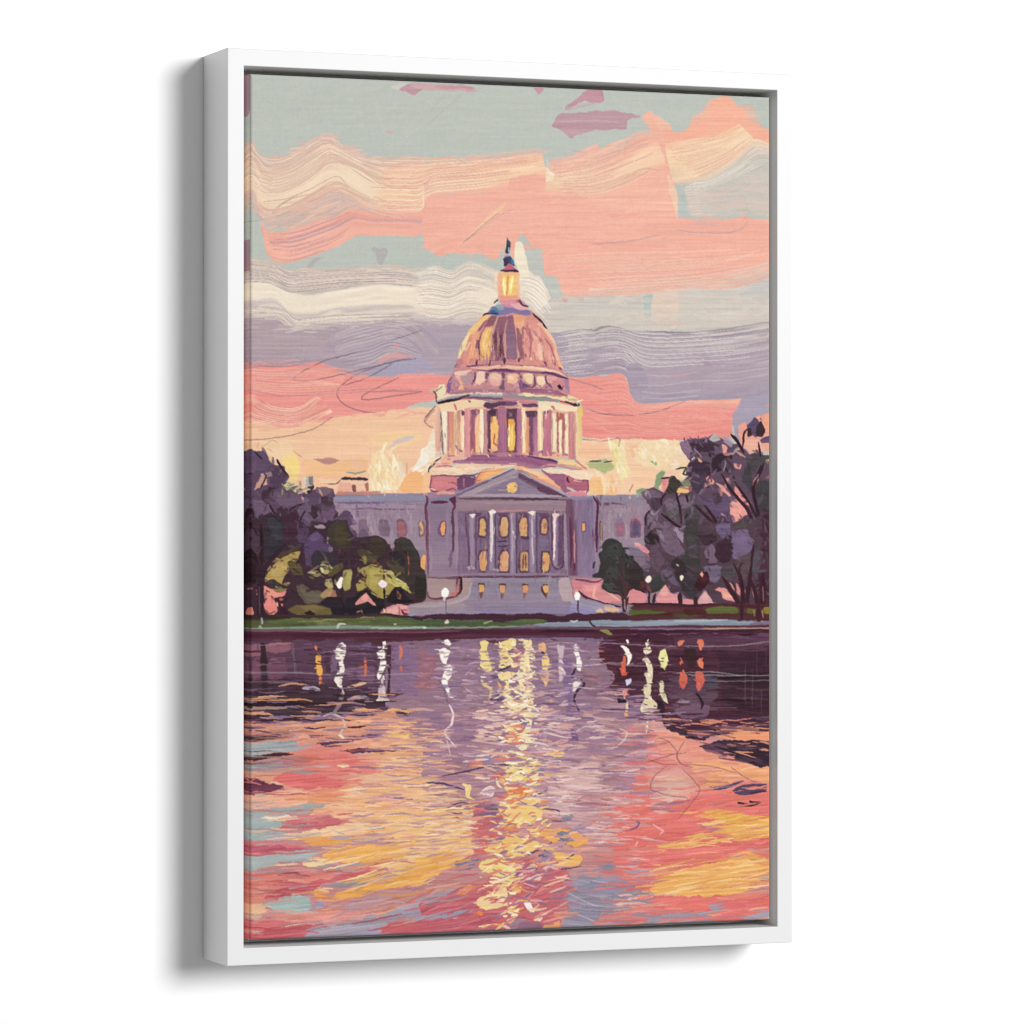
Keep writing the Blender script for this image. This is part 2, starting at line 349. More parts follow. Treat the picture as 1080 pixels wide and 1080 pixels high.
# coral band
F('#ef9a8f','E 150,765 330,765 330,940 100,940',.4); F('#ef9a8f','E 850,780 950,780 960,1000 850,960',.4); F('#f0a08f','F 850,930 900,905 1065,840 1065,1080 800,1080',.4)
F('#ef9890','E -10,764 190,768 100,930 0,940 D 1080,930 900,990 700,1025 560,1030 300,1075 60,1060 -10,1080 -10,700 200,715 450,690 640,760 780,780 900,777 1080,757',.6,sk=4,c2='#ee9a91')
RB([(0,'#efa096'),(.2,'#f0ab9a'),(.4,'#ee938c'),(.6,'#f2b7a1'),(1,'#ee9088')],'D -10,715 200,735 440,715 620,780','D -10,850 150,900 400,890 560,860',br=7,lines=8)
RB([(0,'#ee968c'),(.25,'#f3b79f'),(.4,'#ee8f88'),(.6,'#f2b099'),(.75,'#ee958c'),(1,'#f5c8a8')],'D 60,880 180,950 330,960 440,880','D 20,1010 150,1070 330,1085 540,990',br=10,lines=10)
for k in range(7): L('#f6cdb4' if k%2 else '#d88e8c',f'D {70+k*10},{900+k*22} {200+k*6},{960+k*20} {340},{955+k*20} {430+k*12},{890+k*20}',.8,.7)
F('#d9a7a8','D 240,745 300,740 330,790 280,780',.6,a=.8); F('#e3b6a4','D 60,780 200,750 250,740 260,760 120,800',.7,a=.6)
for q in ('D 0,835 70,860 200,890 350,892 600,865 780,858','D 760,870 900,865 1080,865'): L('#8d6a97',q,.9,.8)
for q in ('D 1080,500 900,560 640,645 480,690 330,770 320,798 420,800 600,765 740,730 1000,670','D 1040,672 900,690 700,760 590,840 570,890 620,950 740,990 880,1000','D 940,785 760,870 720,905 760,916 1080,870','D 620,830 760,780 900,700'): L('#6d5260',q,.8,.85)
L('#8a6a70','D 0,705 200,718 380,705',.7,.8)
F('#ef9c91','E 880,790 1080,770 F 0,770 190,762 215,880 280,935 600,918 890,905 860,1000 830,1085 J 780,40 770,180 760,230 400,240 330,262 200,242 0,245 I 1080,240 880,232 720,245 610,225 580,60 E 1000,960 920,880',.6,sk=4,c2='#ee9188')
dabs('E 960,830 F 200,800 900,930 J 760,60 700,200 I 620,200',80,'#ef9a8f #f2a799 #eb8f8a #f0a095',26,3,.03,.2,2,.5)
RB([(0,'#f1a898'),(.5,'#f3b6a0'),(1,'#ef9c91')],'F 270,935 600,918 890,905','F 300,990 600,960 860,960',br=6)
L('#7b5c66','F 0,985 100,1008 250,1010 380,990 550,928',.8,.8); L('#7b5c66','F 0,835 60,855',.8,.7); L('#7b5c66','I 640,5 760,45 1000,52 1080,45 J 0,55 150,35 300,0',.8,.8); L('#b08c90','F 690,965 850,975',.6,.7)
# sunset glow
F('#f4c8a5','G -20,130 100,110 300,160 560,110 700,70 1080,40 H 0,40 260,0 560,0 600,420 440,660 G 1080,660 0,660',.6,c2='#f5c69f')
F('#f4c6a1','G 380,110 1080,60 H 400,20 400,140 200,200 0,240 G 1000,300 500,380',1,a=.8)
F('#f6cf9e','G 960,220 1080,180 H 300,170 420,190 300,290 120,280 0,280',.8,a=.8)
F('#f7d989','G 290,380 380,330 440,400 430,560 360,560 330,500',.7); F('#f5c18f','G 440,400 700,420 960,370 980,480 740,520 480,560',.9,a=.9); F('#f4d5ac','G 110,260 380,260 380,380 250,390',.8,a=.7)
F('#f3bb98','G 500,500 740,520 740,570 600,600 480,590',.7,a=.8); F('#f7dcc0','G 980,480 1080,440 1080,640 960,620',.6,a=.8); F('#efc0a8','G 820,400 900,380 930,440 850,470',.7,a=.6)
dabs('G 980,420 1060,290 1080,280 H 180,300 240,420 230,600 60,640 20,560 10,420',46,'#f6e4bd #f3d3a6 #f7ebcb #f1cf9c #f5dcb4',13,3.2,1.45,.35,5,.75,.12)
for k in range(12): L(('#f8ebc8','#efd39c','#f6e3b8')[k%3],[(393+k*2.2+rng.normal()*1.5,474+rng.random()*14),(392+k*2.4+rng.normal()*2,494+rng.random()*8),(397+k*1.9+rng.normal()*2,510+rng.random()*8)],1.4,.6)
F('#d4c2bd','H 130,290 200,240 340,205 330,240 220,270',.5); F('#f5ead9','H 310,470 400,350 490,200 500,330 440,420',.7); F('#eed8c2','H 200,380 270,440 270,540 220,540',.8,a=.7); F('#f3b478','H 250,540 350,460 440,480 440,640 240,640',.9,a=.85); F('#f5c48f','H 370,480 450,440 460,600 420,610',.8,a=.8)
L('#b98a78','H 278,420 280,500',1,.8); F('#b58a83','G 380,320 470,385 440,370',.5); F('#c08c83','G 530,385 590,375 660,370 740,395 700,420 620,425 580,400',.5); L('#7a5c62','G 30,248 200,235 420,195 560,150 690,65',.9,.8)
for q in ('G 110,310 130,260','G 160,290 230,250 270,265','G 190,310 230,330'): L('#b98d78',q,.7,.7)
F('#f3c0a0','H 400,60 560,60 560,360 480,360 460,160 400,140',.8); F('#f4dbbc','H 450,200 520,180 530,400 470,430 440,380',.8,a=.8)
for q in ('H 480,0 430,60 412,95 440,135 490,155','H 500,5 440,70 420,100'): L('#6d4f58',q,.8,.8)
F('#f4cba8','I 600,240 880,235 1080,245 J 380,250 460,400 400,540 200,660 I 560,660 560,300',.6); F('#f5c19c','I 600,270 740,260 800,330 700,390 580,380',.8); F('#f3d8b0','J 60,280 240,240 380,260 430,420 250,480 0,400',.9); F('#f5c9a3','J 0,400 180,440 170,640 0,640',.8,a=.8); F('#f0b78f','J 0,270 50,280 60,360 0,370',.5,a=.7)
F('#e9d795','I 810,270 870,250 890,340 920,420 890,520 840,440',.6); F('#f4dfb4','I 880,250 930,240 920,330 970,500 900,560 870,420',.6,a=.9); F('#b7ba84','I 620,410 800,390 860,470 760,490 660,460',.9)
F('#f4dcb8','I 690,460 760,500 810,560 740,560',.6,a=.8); F('#f5bf85','I 660,540 830,500 830,650 660,650',.8); F('#f4cda6','I 740,500 820,490 820,620 760,640',.6,a=.8)
for q in ('I 660,405 740,402','I 770,408 830,404'): S('#4f5560',q,1,.6)
for q in ('I 640,235 760,250 880,230 884,290','I 960,640 990,580','I 610,240 720,245'): L('#7d5a60',q,.8,.8)
F('#86a375','J 180,600 190,500 250,460 260,500 220,600 200,640',.5); F('#94ac7f','J 40,620 130,590 120,640 50,660',.5); F('#8aa97c','J 130,398 200,410 200,440',.4); F('#7f9c75','I 1010,620 1080,590 1080,640',.5)
L('#f7e7c8','I 610,225 720,245 860,225',1.5,.8)

# hair lines of the bristles
comb('A 0,400 60,440 120,520 250,520 380,445 520,380 600,450 760,525 1080,530','A 0,620 60,660 130,740 260,730 400,660 540,560 700,600 860,700 1080,700',57,'#fbe6cd #e2b9a4 #cdb9ae #f9dcc0 #d5a897',.42,0.68)
comb('A 10,700 60,750 130,820 260,810 400,740 560,650 640,690 800,760 1080,780','A 10,770 60,820 130,890 260,890 400,830 560,770 700,820 900,880 1080,890',30,'#f8d9bd #c9a9a2 #efc6ae #dcae9e',.42,0.68)
comb('A 760,530 1080,535 B 200,530 500,510 740,490','A 760,830 1080,830 B 60,740 380,700 740,640',51,'#f9ddbf #e9ab98 #f6d2b0 #d9a296 #fae0c4',.42,0.73)
comb('B 810,560 1000,520 C 0,500 150,440 330,380','B 790,730 1000,740 C 0,740 160,700 420,570',51,'#f9dcc0 #e8a996 #f7d3b2 #d5a09a',.42,0.73)
comb('C 440,440 600,410 740,390 880,330','C 520,650 640,630 800,550 970,420',44,'#fae0c2 #e9b79c #f8d9b8 #dca58f',.42,0.78)
comb('C 560,670 700,640 860,550 980,440 1060,480','C 560,710 700,700 860,640 1000,580 1060,560',23,'#f1e3d2 #b9b8b2 #e0d3c6',.42,0.78)
comb('A 170,975 330,950 500,890 660,830','D 170,60 300,85 440,45 560,0 A 690,960',27,'#f8c8b4 #d99a95 #c79aa0 #f6beab',.42,0.68)
comb('D 0,60 180,95 260,145 600,135 900,115 1080,145','D 0,200 180,220 280,270 600,240 900,235 1080,250',44,'#b3a7a2 #f4e2d0 #d3bdb4 #a89c9c #f1d5c6',.42,0.78)
comb('D 0,350 220,370 320,430 600,410 1080,400','D 0,440 220,440 320,490 600,470 1080,440',27,'#b5a6a6 #f2e4d2 #cbb8b4 #e8d8c8',.42,0.78)
comb('E 0,140 100,120 210,150 300,95 400,110 490,150','E 0,420 150,440 300,400 460,420',54,'#cfc2b6 #f8eddc #dccbbc #c4b8b0 #fbf1e2',.42,0.78)
comb('E 600,180 680,180 750,220 800,310','E 640,330 680,350 740,430 800,480',23,'#f8ecda #d3c6ba #fbf2e4',.42,0.78)
comb('E 800,520 950,490 1080,485','E 870,780 960,775 1080,760',44,'#d8cdc8 #9b8c9c #cbbfc0 #a294a4 #e0d5cc',.42,0.78)
comb('F 0,500 150,490 300,520 560,520 800,500 1060,445','F 0,750 200,740 300,880 600,870 900,860 1060,800',74,'#d6cac8 #9c8c9c #c9bcc0 #a898a6 #ded3cc',.42,0.73)
comb('D 560,520 720,470 920,445 1080,510','D 560,740 760,700 900,640 1080,690',34,'#cfc2c4 #9c8b98 #c3b3b8',.42,0.68)
comb('D 0,490 250,480 520,500','D 0,690 250,705 500,680',27,'#c2afb3 #a5929c #b9a5ab',.42,0.58)
comb('D 60,890 200,960 340,960 450,880','D 20,1000 160,1070 330,1080 540,990',27,'#f8cfb6 #d98a88 #f2b19c',.42,0.78)
comb('D 20,730 250,745 560,780','D 20,850 300,900 640,880 1080,850',30,'#f4b8a6 #dd8580 #f0a698',.42,0.63)
comb('B 60,800 600,780 1080,790 C 400,760','B 60,1050 600,940 1080,930 C 480,900',44,'#f8c2ae #eca694 #f6bca8',.42,0.48)
comb('E 780,60 1080,40 F 480,30 1050,0','E 880,280 1080,285 F 300,270 700,235 1050,130',51,'#f9cdb6 #e8a594 #f7c4ae #e0b9aa',.42,0.63)
comb('E 900,810 F 0,800 200,790 240,930 600,930 880,930','I 630,210 800,230 J 0,230 400,220 760,170',44,'#f3aa9c #e38780 #f0b0a0',.42,0.58)
F('#f2a88e','F 880,930 1065,900 1065,1080 J 1065,350 820,300 800,60',.5,sk=4); F('#aa9fb1','F 895,840 960,815 1040,850 1060,910 1010,965 930,1010 890,1060 840,1080 850,990 885,930',.6,sk=4); F('#f3aa92','F 1040,830 1065,820 1065,1000 990,1010 1050,930',.5)

dabs('A 60,500 260,495 380,420 520,360 620,440 760,510 1080,510 1080,540 760,545 620,480 520,400 380,460 260,525 60,530',40,'#e3bfae #c9bdb3 #efc8b0 #d3b9ae',16,1.2,-.02,.12,4,.6)
dabs('B 0,520 760,470 800,540 1080,440 C 0,490 380,350 400,390 0,540 B 800,600 0,560',50,'#e8bcab #f2b8a2 #d6bdb2 #f4c3a8',16,1.3,-.1,.12,4,.6)
dabs('F 0,270 500,230 1060,60 1060,160 500,260 0,310 E 860,310 870,280',50,'#e9bdab #f2b9a4 #d9c3b6 #f0c4b0',18,1.2,-.1,.08,4,.6)
dabs('D 0,50 180,80 260,130 600,125 1080,125 1080,150 600,150 260,170 0,90',40,'#d9c6b9 #c5c0b7 #e9cfbf #c9bdb4',18,1.1,.03,.08,4,.6)
dabs('D 0,420 300,480 700,450 1080,430 E 400,430 400,480 D 1080,470 700,490 300,520 0,460',60,'#cbbab6 #b9a7ab #d9c9be #bdaab0',20,1.2,-.02,.1,4,.6)
dabs('D 0,690 450,680 700,750 1080,740 E 150,760 150,790 D 1080,780 700,790 450,720 0,730',40,'#d59f9f #e6968f #bfa0a6 #eea397',18,1.2,.02,.1,4,.6)
dabs('G 20,120 560,80 1080,20 H 500,0 500,50 0,70 G 600,140 20,180',40,'#f2b39a #ee9f92 #f5c9a6 #f0bb9e',16,1.6,-.08,.12,4,.6)

F('#d9bcae','A 120,870 330,820 560,720 640,740 760,840 640,830 480,880 320,930 170,960',1,a=.55); dabs('A 130,860 560,730 740,830 480,890 170,960',50,'#e6bda9 #c9bcb2 #efb9a4 #d3b3aa #f2c6ae',20,1.4,-.3,.15,4,.7)
dabs('G 960,430 1060,280 H 180,280 250,440 240,620 20,640 G 960,640',40,'#f9ebc6 #f7e0b0 #fbf2d8 #f4d29c',10,2.6,1.4,.4,4,.8,.12)
dabs('H 300,460 500,220 530,380 420,500',18,'#fbf3e4 #f7e6cc #f9ecd6',9,2.6,-.8,.3,4,.8,.1)
dabs('I 790,260 900,250 960,500 900,580 840,440',20,'#f5eaa8 #f8eecb #f3dfa6',9,2.4,1.3,.25,4,.8,.1); dabs('J 20,250 380,255 430,430 200,480 0,400',40,'#f8e2bc #f5d3a8 #faebcf #f3c79c',9,2.8,.9,.6,4,.7,.1)
dabs('I 660,480 860,500 860,650 660,650',16,'#f6cfa0 #f3b87c #f8e0bc',8,2.4,1.4,.3,4,.7)

RB([(0,'#b2a2ac'),(.6,'#b09fac'),(.9,'#aa9aaa'),(1,'#a59aa8')],'F 205,720 300,730 600,720 900,720 1065,690','F 225,880 300,938 600,918 900,905 1065,845',br=5,lines=5)
F('#aa9bab','F 200,700 290,700 330,800 320,920 270,930 225,890',.4,sk=4,a=.9)
for q in ('F 270,825 400,832 560,812 700,802','F 290,870 450,880 640,860','F 700,805 900,790 1065,745','F 330,770 480,775 640,750','F 720,760 860,752 1065,712','F 300,905 460,910 640,892'): L('#cdc2c4',q,.9,.8)
F('#cf97a2','F 420,782 560,757 635,748 480,787',.5,a=.6)
# ---------------------------------------------------------------- the domed building
# wings and body, lavender grey in shadow
F('#7d6a7e', [(240,560),(830,560),(830,665),(240,665)], .5, False); F('#94849a', [(350,524),(715,524),(715,645),(350,645)], .3, False)
F('#9b8ba2','G 690,655 1080,650 H 420,650 420,1080 G 700,1080',.3,False); F('#9a8ba1','I 710,660 1080,655 J 0,655 330,650 330,1080 I 720,1080',.3,False)
F('#91809a','H 430,640 640,600 1080,500 I 510,660 740,690 740,1080 H 430,1080',.3,False); F('#93829b','L 420,100 1080,100 M 720,100 720,500 L 420,500',.2,False)
RB([(0,'#8a87a4'),(.5,'#9197b2'),(1,'#8b829f')],'G 690,660 1080,655 H 420,655','G 700,720 1080,718 H 420,712',br=6); S('#6f6288','G 730,722 1080,722',1.4,a=.8); S('#a28fab','G 720,750 1080,745 H 350,745',3); S('#7d6582','G 840,772 960,762 1080,770 H 340,768',1.3); L('#c08f92','G 700,655 1080,652 H 430,648',1,.8)
RB([(0,'#94909f'),(.5,'#9491ab'),(1,'#9587a0')],'I 720,672 1080,662','I 740,725 1080,720',br=5); F('#6d5068','I 700,665 740,720 860,722 940,730 830,738 750,748 720,730',.4); S('#a495a6','I 760,780 1080,770',4)
smear('G 720,780 1080,780 H 400,780 400,960 G 800,1000',120,9,1.6,(3,3),1.5,.2,7); smear('I 750,740 1080,740 1080,1000 750,1000',90,9,1.6,(3,3),1.5,.2,7)
# left wing windows
for x0,x1 in ((890,965),(1040,1080)): F('#857089',f'G {x0},850 {x1},850 {x1},970 {x0},970',.4); L('#6f5a74',f'G {x0},930 {x0+10},860 {x1-15},852 {x1},930',.8)
for q in ('G 830,800 830,900 860,1000','G 970,800 960,870 1000,960'): S('#b1a3b2',q,2.5,a=.7)
F('#7a6a82','H 75,850 125,850 150,900 150,980 80,960',.4); F('#846076','H 200,860 230,838 265,845 280,900 275,985 205,985',.3); F('#a06a78','H 212,870 240,855 262,870 268,980 215,980',.3)
F('#7d6680','H 360,870 385,855 410,880 412,960 380,990 362,960',.3); F('#d9b47c','H 372,880 385,862 400,900 402,940 380,975 378,930',.2); S('#b0a2b3','H 310,800 310,960',1.6,a=.6); S('#5e3a5c','H 420,650 435,700 425,760 432,900 430,1080',2.0); S('#7a4a66','H 432,760 440,1080 L 440,480',2.2,a=.8); S('#a394ad','H 460,760 462,1080 L 462,440',3,a=.8)
F('#efb06e','L 365,390 405,320 422,330 420,445 385,430',.2)
# left corner block
F('#8484a8','H 440,680 620,670 600,705 450,708',.3); S('#5e2f52','H 465,716 590,714',2.2); F('#8d7d98','H 450,730 600,725 610,1080 450,1080',.4); S('#9b8ca5','H 590,760 585,1080',3,a=.6)
F('#a58199','H 440,640 640,630 640,665 440,680',.4)
F('#76587a','H 515,900 545,850 580,860 582,950 550,985 518,960',.3); F('#eba96e','H 540,880 560,860 573,870 568,960 545,970 538,930',.2)
# pedestal and terraces under the drum
F('#f5c69f','X 60,720 60,1050 0,1050 0,720',.4,a=.5)
F('#cb7a80','X 100,830 400,830 400,1000 110,1000',.4); S('#8f4a62','X 105,845 105,990 250,1000 340,975 390,990',1.6,.8); F('#d58285','X 130,850 380,850 380,960 130,980',.5)
F('#6f4464','X 390,860 450,835 620,840 590,950 400,1000',.4); S('#a06a80','X 475,850 475,960',.8)
F('#f0c8ab','X 100,740 340,700 400,690 640,700 1080,690 1080,720 700,750 560,810 200,830 100,810',.5,c2='#f3d6b6'); dabs('X 110,760 600,720 560,800 130,810',30,'#f6dfc0 #f2cdb0 #e9bfa5',10,1.4,-.05,.2,4)
S('#7b4f68','X 100,830 240,822 380,830 560,820 640,800',1,.8); S('#4f4a58','X 70,790 80,740 130,700 170,650 220,610',1.2); F('#f0b39a','X 150,690 240,620 460,600 540,600 360,660 340,720 150,725',.4); S('#b9798a','X 150,725 260,712 340,722',.8)
F('#eea46c','X 600,920 650,800 760,760 1000,740 760,860 620,920',.4); F('#f4b377','X 650,880 720,800 900,770 760,850',.4); S('#b96a62','X 600,920 640,820 690,770 830,740',.8)
F('#e9a993','X 160,1005 380,1005 360,1040 160,1035',.4,a=.8)
F('#9d6182','X 480,640 560,590 1080,590 Y 300,600 620,660 620,720 420,735 160,740 X 1080,690 700,680 520,660 360,680 360,655',.4); RB([(0,'#8a5676'),(.5,'#a2668a'),(1,'#b07a85')],'X 500,640 800,645 1080,640 Y 300,650 450,700','X 400,680 800,690 1080,700 Y 200,720 430,735',br=8)
S('#6e4066','X 560,595 900,592 1080,595 Y 280,600 400,625 620,670',1.6,1.2); F('#5c3558','Y 280,600 420,610 520,625 620,655 625,675 500,650',.2)
F('#f3cf98','Y 620,650 800,645 860,700 920,745 780,715 640,690',.4); L('#c97f7a','Y 640,690 800,720 960,750',1.2); S('#cf8a84','Y 820,640 900,710 960,750',1); S('#cf8b8b','Y 420,730 560,700 760,740 900,755',1.6)
F('#9a5f7c','Y 430,740 560,790 740,830 720,960 780,1010 700,1020 520,880',.4); F('#b8687a','Y 720,840 800,810 980,850 970,1000 850,1015 740,960 700,920',.5); F('#a96074','Y 720,930 960,930 960,1000 830,1010',.6,a=.6)
F('#f4d9bc','Y 440,740 600,735 900,760 1060,810 980,870 860,850 720,820 560,790 480,770',.6); dabs('Y 500,745 960,790 960,850 560,780',22,'#f7e4ca #f2cfb2 #f3dcc4',9,1.2,.12,.2,4); S('#4c2c48','Y 735,845 740,880 760,905',1.6); L('#5a3a52','Y 850,870 900,885 930,875 980,885',1.4)
F('#d98a94','Y 720,1000 960,1020 980,1080 760,1060',.4); S('#8f4a6a','Y 970,880 970,990 950,1020',1.2); F('#f5c38c','Y 1000,880 1080,860 1080,1050 990,1040',.4,a=.7)
# pediment
F('#8d8099','Z 80,290 540,60 940,285 920,300 90,300',.2,False)
F('#f0b48b','Y 130,740 180,720 420,770 520,830 700,1010 560,920 300,820',.4); F('#e99473','Y 280,820 420,850 700,1000 640,985 440,900',.3); F('#f2c69c','Y 190,735 400,770 500,840 440,850 250,780',.4); L('#a0605f','Y 200,760 400,840',1)
F('#8a7f97','Z 80,275 530,55 560,90 250,230 110,290',.2); RB([(0,'#847a94'),(.4,'#a99aab'),(1,'#8f839c')],'Z 85,272 530,62','Z 150,292 560,105',br=5); S('#6d5d7c','Z 80,270 300,168 530,60',1.1); S('#b5a6b0','Z 180,265 400,170 540,125',1.6,a=.8)
F('#84759a','Z 270,258 530,130 560,170 730,255',.3,sk=4); F('#8f84a0','Z 560,180 740,256 560,258',.3)
RB([(0,'#a99cb0'),(.25,'#6a5877'),(.5,'#5b3a5c'),(.8,'#6e5676'),(1,'#8b7f98')],'Z 560,95 760,185 935,280','Z 550,140 680,215 860,275',br=6); S('#b2a4b8','Z 580,100 760,185 940,282',1.2); F('#643f60','Z 700,190 870,262 800,275 690,225',.2)
S('#aa9eb2','Z 110,270 520,268 880,275',2.6); S('#655773','Z 105,295 300,293 520,292 760,298 920,302',1.8); S('#51395a','Z 420,292 640,296 850,300',1.0); F('#f4c579','Z 460,200 485,172 530,168 552,195 540,232 505,248 470,240',.5); dabs('Z 470,190 540,180 530,235 480,235',8,'#f8d58a #f0b060 #f6c070',3,1,.8,.5,4)
F('#e4bfa5','Z 480,45 530,35 560,55 540,75',.3); L('#f6dfb8','Z 200,95 400,60 520,40',1.6,.9)
# entablature and portico
F('#9b8aa3','Z 90,308 920,308 920,385 90,385',.2,False,sk=4); S('#ae9fb0','Z 180,320 800,325',1.6,a=.5); S('#8b6f90','Z 100,390 900,390',1.2); S('#c894a2','Z 380,386 620,384',.9)
F('#83708f','Z 90,395 920,395 920,880 90,880',.2,False,sk=4); smear('Z 100,400 900,400 900,870 100,870',120,10,1.4,(1.5,6),1.57,.06,7)
for x0,x1 in ((150,270),(375,470),(545,625),(690,790)): F('#5f4468',f'Z {x0},400 {x1},400 {x1},430 {x0+40},440',.3,a=.8)
def win(x0,x1,y0,y1,c,c2,arch=True):
    F('#664b66',f'Z {x0-14},{y0+30} {x0},{y0-12} {x1+4},{y0-16} {x1+13},{y0+20} {x1+13},{y1-10} {x1-5},{y1+18} {x0-4},{y1+14} {x0-15},{y1-20}',.25)
    F(c,f'Z {x0+2},{y0+24} {x0+14},{y0+2} {x1-12},{y0} {x1},{y0+24} {x1},{y1} {x0},{y1}',.3,c2=c2)
    dabs(f'Z {x0+8},{y0+15} {x1-8},{y0+15} {x1-8},{y1-8} {x0+8},{y1-8}',7,c+' '+c2+' #ecc48c #d9a070 #c98f68',5,.9,1.57,.15,6)
for a in ((255,303,448,575,'#eab878','#e9b276'),(415,473,432,575,'#e6b87e','#dfb077'),(562,620,440,578,'#e9ad78','#e3b47c'),(723,770,442,556,'#e7a878','#e2a676'),
          (255,315,692,840,'#efa871','#efb27c'),(412,478,690,840,'#eeb287','#edb084'),(565,628,700,836,'#d9a877','#cf9c6c'),(728,782,700,846,'#f0b56f','#eeb071')): win(*a)
F('#83708f','Z 300,700 330,700 330,860 290,850 318,780',.3); F('#83708f','Z 235,760 262,770 250,850 225,850',.3); S('#7d5a52','Z 590,715 585,820',.9); S('#7d5a52','Z 605,715 608,820',.9); L('#4d3550','Z 415,690 470,690 478,720',1.4,1)
def column(x,w,y0,y1,hi,lit=True):
    RB([(0,'#6c5674'),(.2,'#9a8aa5'),(.5,'#a596b0'),(.8,'#8c7a98'),(1,'#5d4564')],f'Z {x-w},{y0} {x-w},{y1}',f'Z {x+w},{y0} {x+w},{y1}',br=5)
    if lit: S('#efe0e2' if hi else '#cfc3cf',f'Z {x-w*.3},{y0} {x-w*.25},{(y0+y1)/2} {x-w*.2},{y1-60}',1.3 if hi else .9,a=.9 if hi else .6)
column(200,30,410,820,0,False); column(350,28,400,835,1); column(510,30,400,860,0); column(660,32,400,850,0,False); column(830,26,405,800,1)
S('#67496a','Z 150,405 155,520 172,640 178,800',1.3); S('#67496a','Z 800,420 808,600 805,800',1.6,a=.8); F('#6a4f72','Z 850,420 888,420 886,800 850,820',.3); S('#8a7796','Z 848,420 845,780',1.4); S('#5f4560','Z 890,410 892,760 870,820 830,825 805,780',1.3); S('#7d4a68','Z 930,400 940,880',1.6,a=.8); S('#b88096','Z 972,560 975,780',1,a=.9); S('#9f92a8','Z 905,400 912,830',3.2,a=.8)
F('#f3e7e6','Z 175,410 225,408 205,440 195,440',.3); F('#f6ebe8','Z 318,395 345,382 378,390 378,405 355,410 350,430 335,415',.3); F('#f6ece9','Z 620,395 660,382 692,392 680,402 665,425 645,410',.3); F('#e6d2d4','Z 800,400 862,400 860,420 838,432 835,560 820,560 820,430',.3); S('#f3e4e2','Z 825,420 826,600 820,760',1.3); S('#d7cbd9','Z 655,430 655,600 665,790',1.0,a=.8); S('#e9e3e0','Z 352,420 353,560 348,740',1.2); S('#ded2dc','Z 505,540 515,560',1.3); S('#c6b7c6','Z 515,600 520,700',.8,a=.7)
for q in ('Z 160,815 215,810','Z 165,825 220,822','Z 355,830 410,835'): S('#b5a7ba',q,1.4)
S('#51395a','Z 390,620 470,615',.8); S('#51395a','Z 400,655 470,650',.8); F('#847e9c','Z 715,600 790,600 770,650 715,665',.3,a=.8); F('#5a4468','Z 550,575 630,575 635,600 590,600',.3)
F('#5a2f54','H 590,690 650,670 655,740 630,800 640,860 635,960 630,1000 625,1060 620,800 640,740',.3); S('#5a3e60','H 632,800 632,1080 L 630,250',1.6); S('#a58fa5','H 655,720 660,1080 L 655,420',2.2,a=.7); F('#6a5276','L 600,330 630,270 625,400 605,430',.4,a=.7)
# base storey
S('#6a4c6c','Z 0,890 400,886 930,884',1.8); S('#9e8da6','Z 100,868 920,865',2.0,a=.6); F('#958fae','Z 170,895 870,895 870,1070 150,1070',.2,False,sk=5); S('#a69db6','Z 200,915 840,915',2.5,a=.6); L('#7d7294','Z 200,960 320,960 320,905',.7,.6); L('#7d7294','Z 330,1000 840,1005',.6,.5); RB([(0,'#9990ae'),(1,'#8b80a4')],'L 700,690 1080,665 M 480,660','L 600,770 1080,765 M 720,770',br=6)
for x,c,d in ((268,'#eeb56c','#6d4a48'),(430,'#e3a97c','#7a4b52'),(602,'#eaa570','#8a5f60'),(757,'#eebb80','#6a3c44')):
    F('#5d3f52',f'Z {x-26},940 {x+26},940 {x+22},1000 {x-20},1000',.3); F(c,f'Z {x-22},952 {x+22},950 {x+22},995 {x+10},1012 {x-12},1010 {x-22},990',.3); F(d,f'Z {x-14},1010 {x+14},1005 {x+10},1035 {x},1060 {x-10},1035',.3,a=.75)
S('#6a3c44','Z 730,960 735,1000 755,1030',1.5)
# stair cheeks, terraces left and right
F('#a8959f','L 430,500 660,500 650,640 470,655 440,600',.3,c2='#b5a1a6'); S('#7d6276','L 440,495 660,505',1); F('#b09da5','L 690,500 780,510 760,600 740,640 560,720 330,760 290,700 560,680 680,640',.4); F('#a79aa4','L 280,700 560,690 720,640 740,660 560,730 300,750',.4,a=.8)
S('#7a3f58','L 430,600 450,650 540,655 640,640 680,590 690,500 665,500 655,600',1.6); S('#3f2238','L 665,505 690,500 690,600 670,620',1.4); F('#c9848a','L 600,630 650,600 660,540 675,600 640,645',.3); RB([(0,'#a79baa'),(1,'#9389a8')],'L 290,735 520,725 700,690','L 290,785 600,772 860,770',br=5)
F('#8f8f9f','L 290,700 480,705 640,690 500,740 300,745',.5,a=.6)
# right corner block
F('#7f6f95','I 500,690 710,690 730,1080 500,1080',.3,False); RB([(0,'#7b6280'),(.2,'#6d4a68'),(.35,'#8a7a9c'),(.8,'#85769a'),(1,'#9a8aa6')],'I 480,700 495,1080 M 500,480','I 700,700 720,1080 M 720,480',br=6); F('#8a86a4','I 520,672 690,670 700,695 540,700',.3); S('#5a2d50','I 690,665 700,700 722,740 712,900 715,1080 M 712,300',1.8); S('#5d3558','I 510,830 520,1080 M 515,420',1.8); F('#5d2f52','M 535,400 550,390 550,440 535,445',.2); S('#c38a98','M 540,130 545,380',.9)
S('#a78fae','I 560,700 550,850',2,a=.5); smear('I 560,720 690,720 700,1060 560,1060',40,10,1.4,(1.5,6),1.57,.06,6,a=.5); smear('M 570,120 690,120 690,480 570,480',40,10,1.4,(1.5,6),1.57,.06,6,a=.5)
F('#76587a','I 592,865 635,865 635,945 592,945',.3,a=.6); F('#efae72','I 602,878 625,876 625,930 602,935',.1)
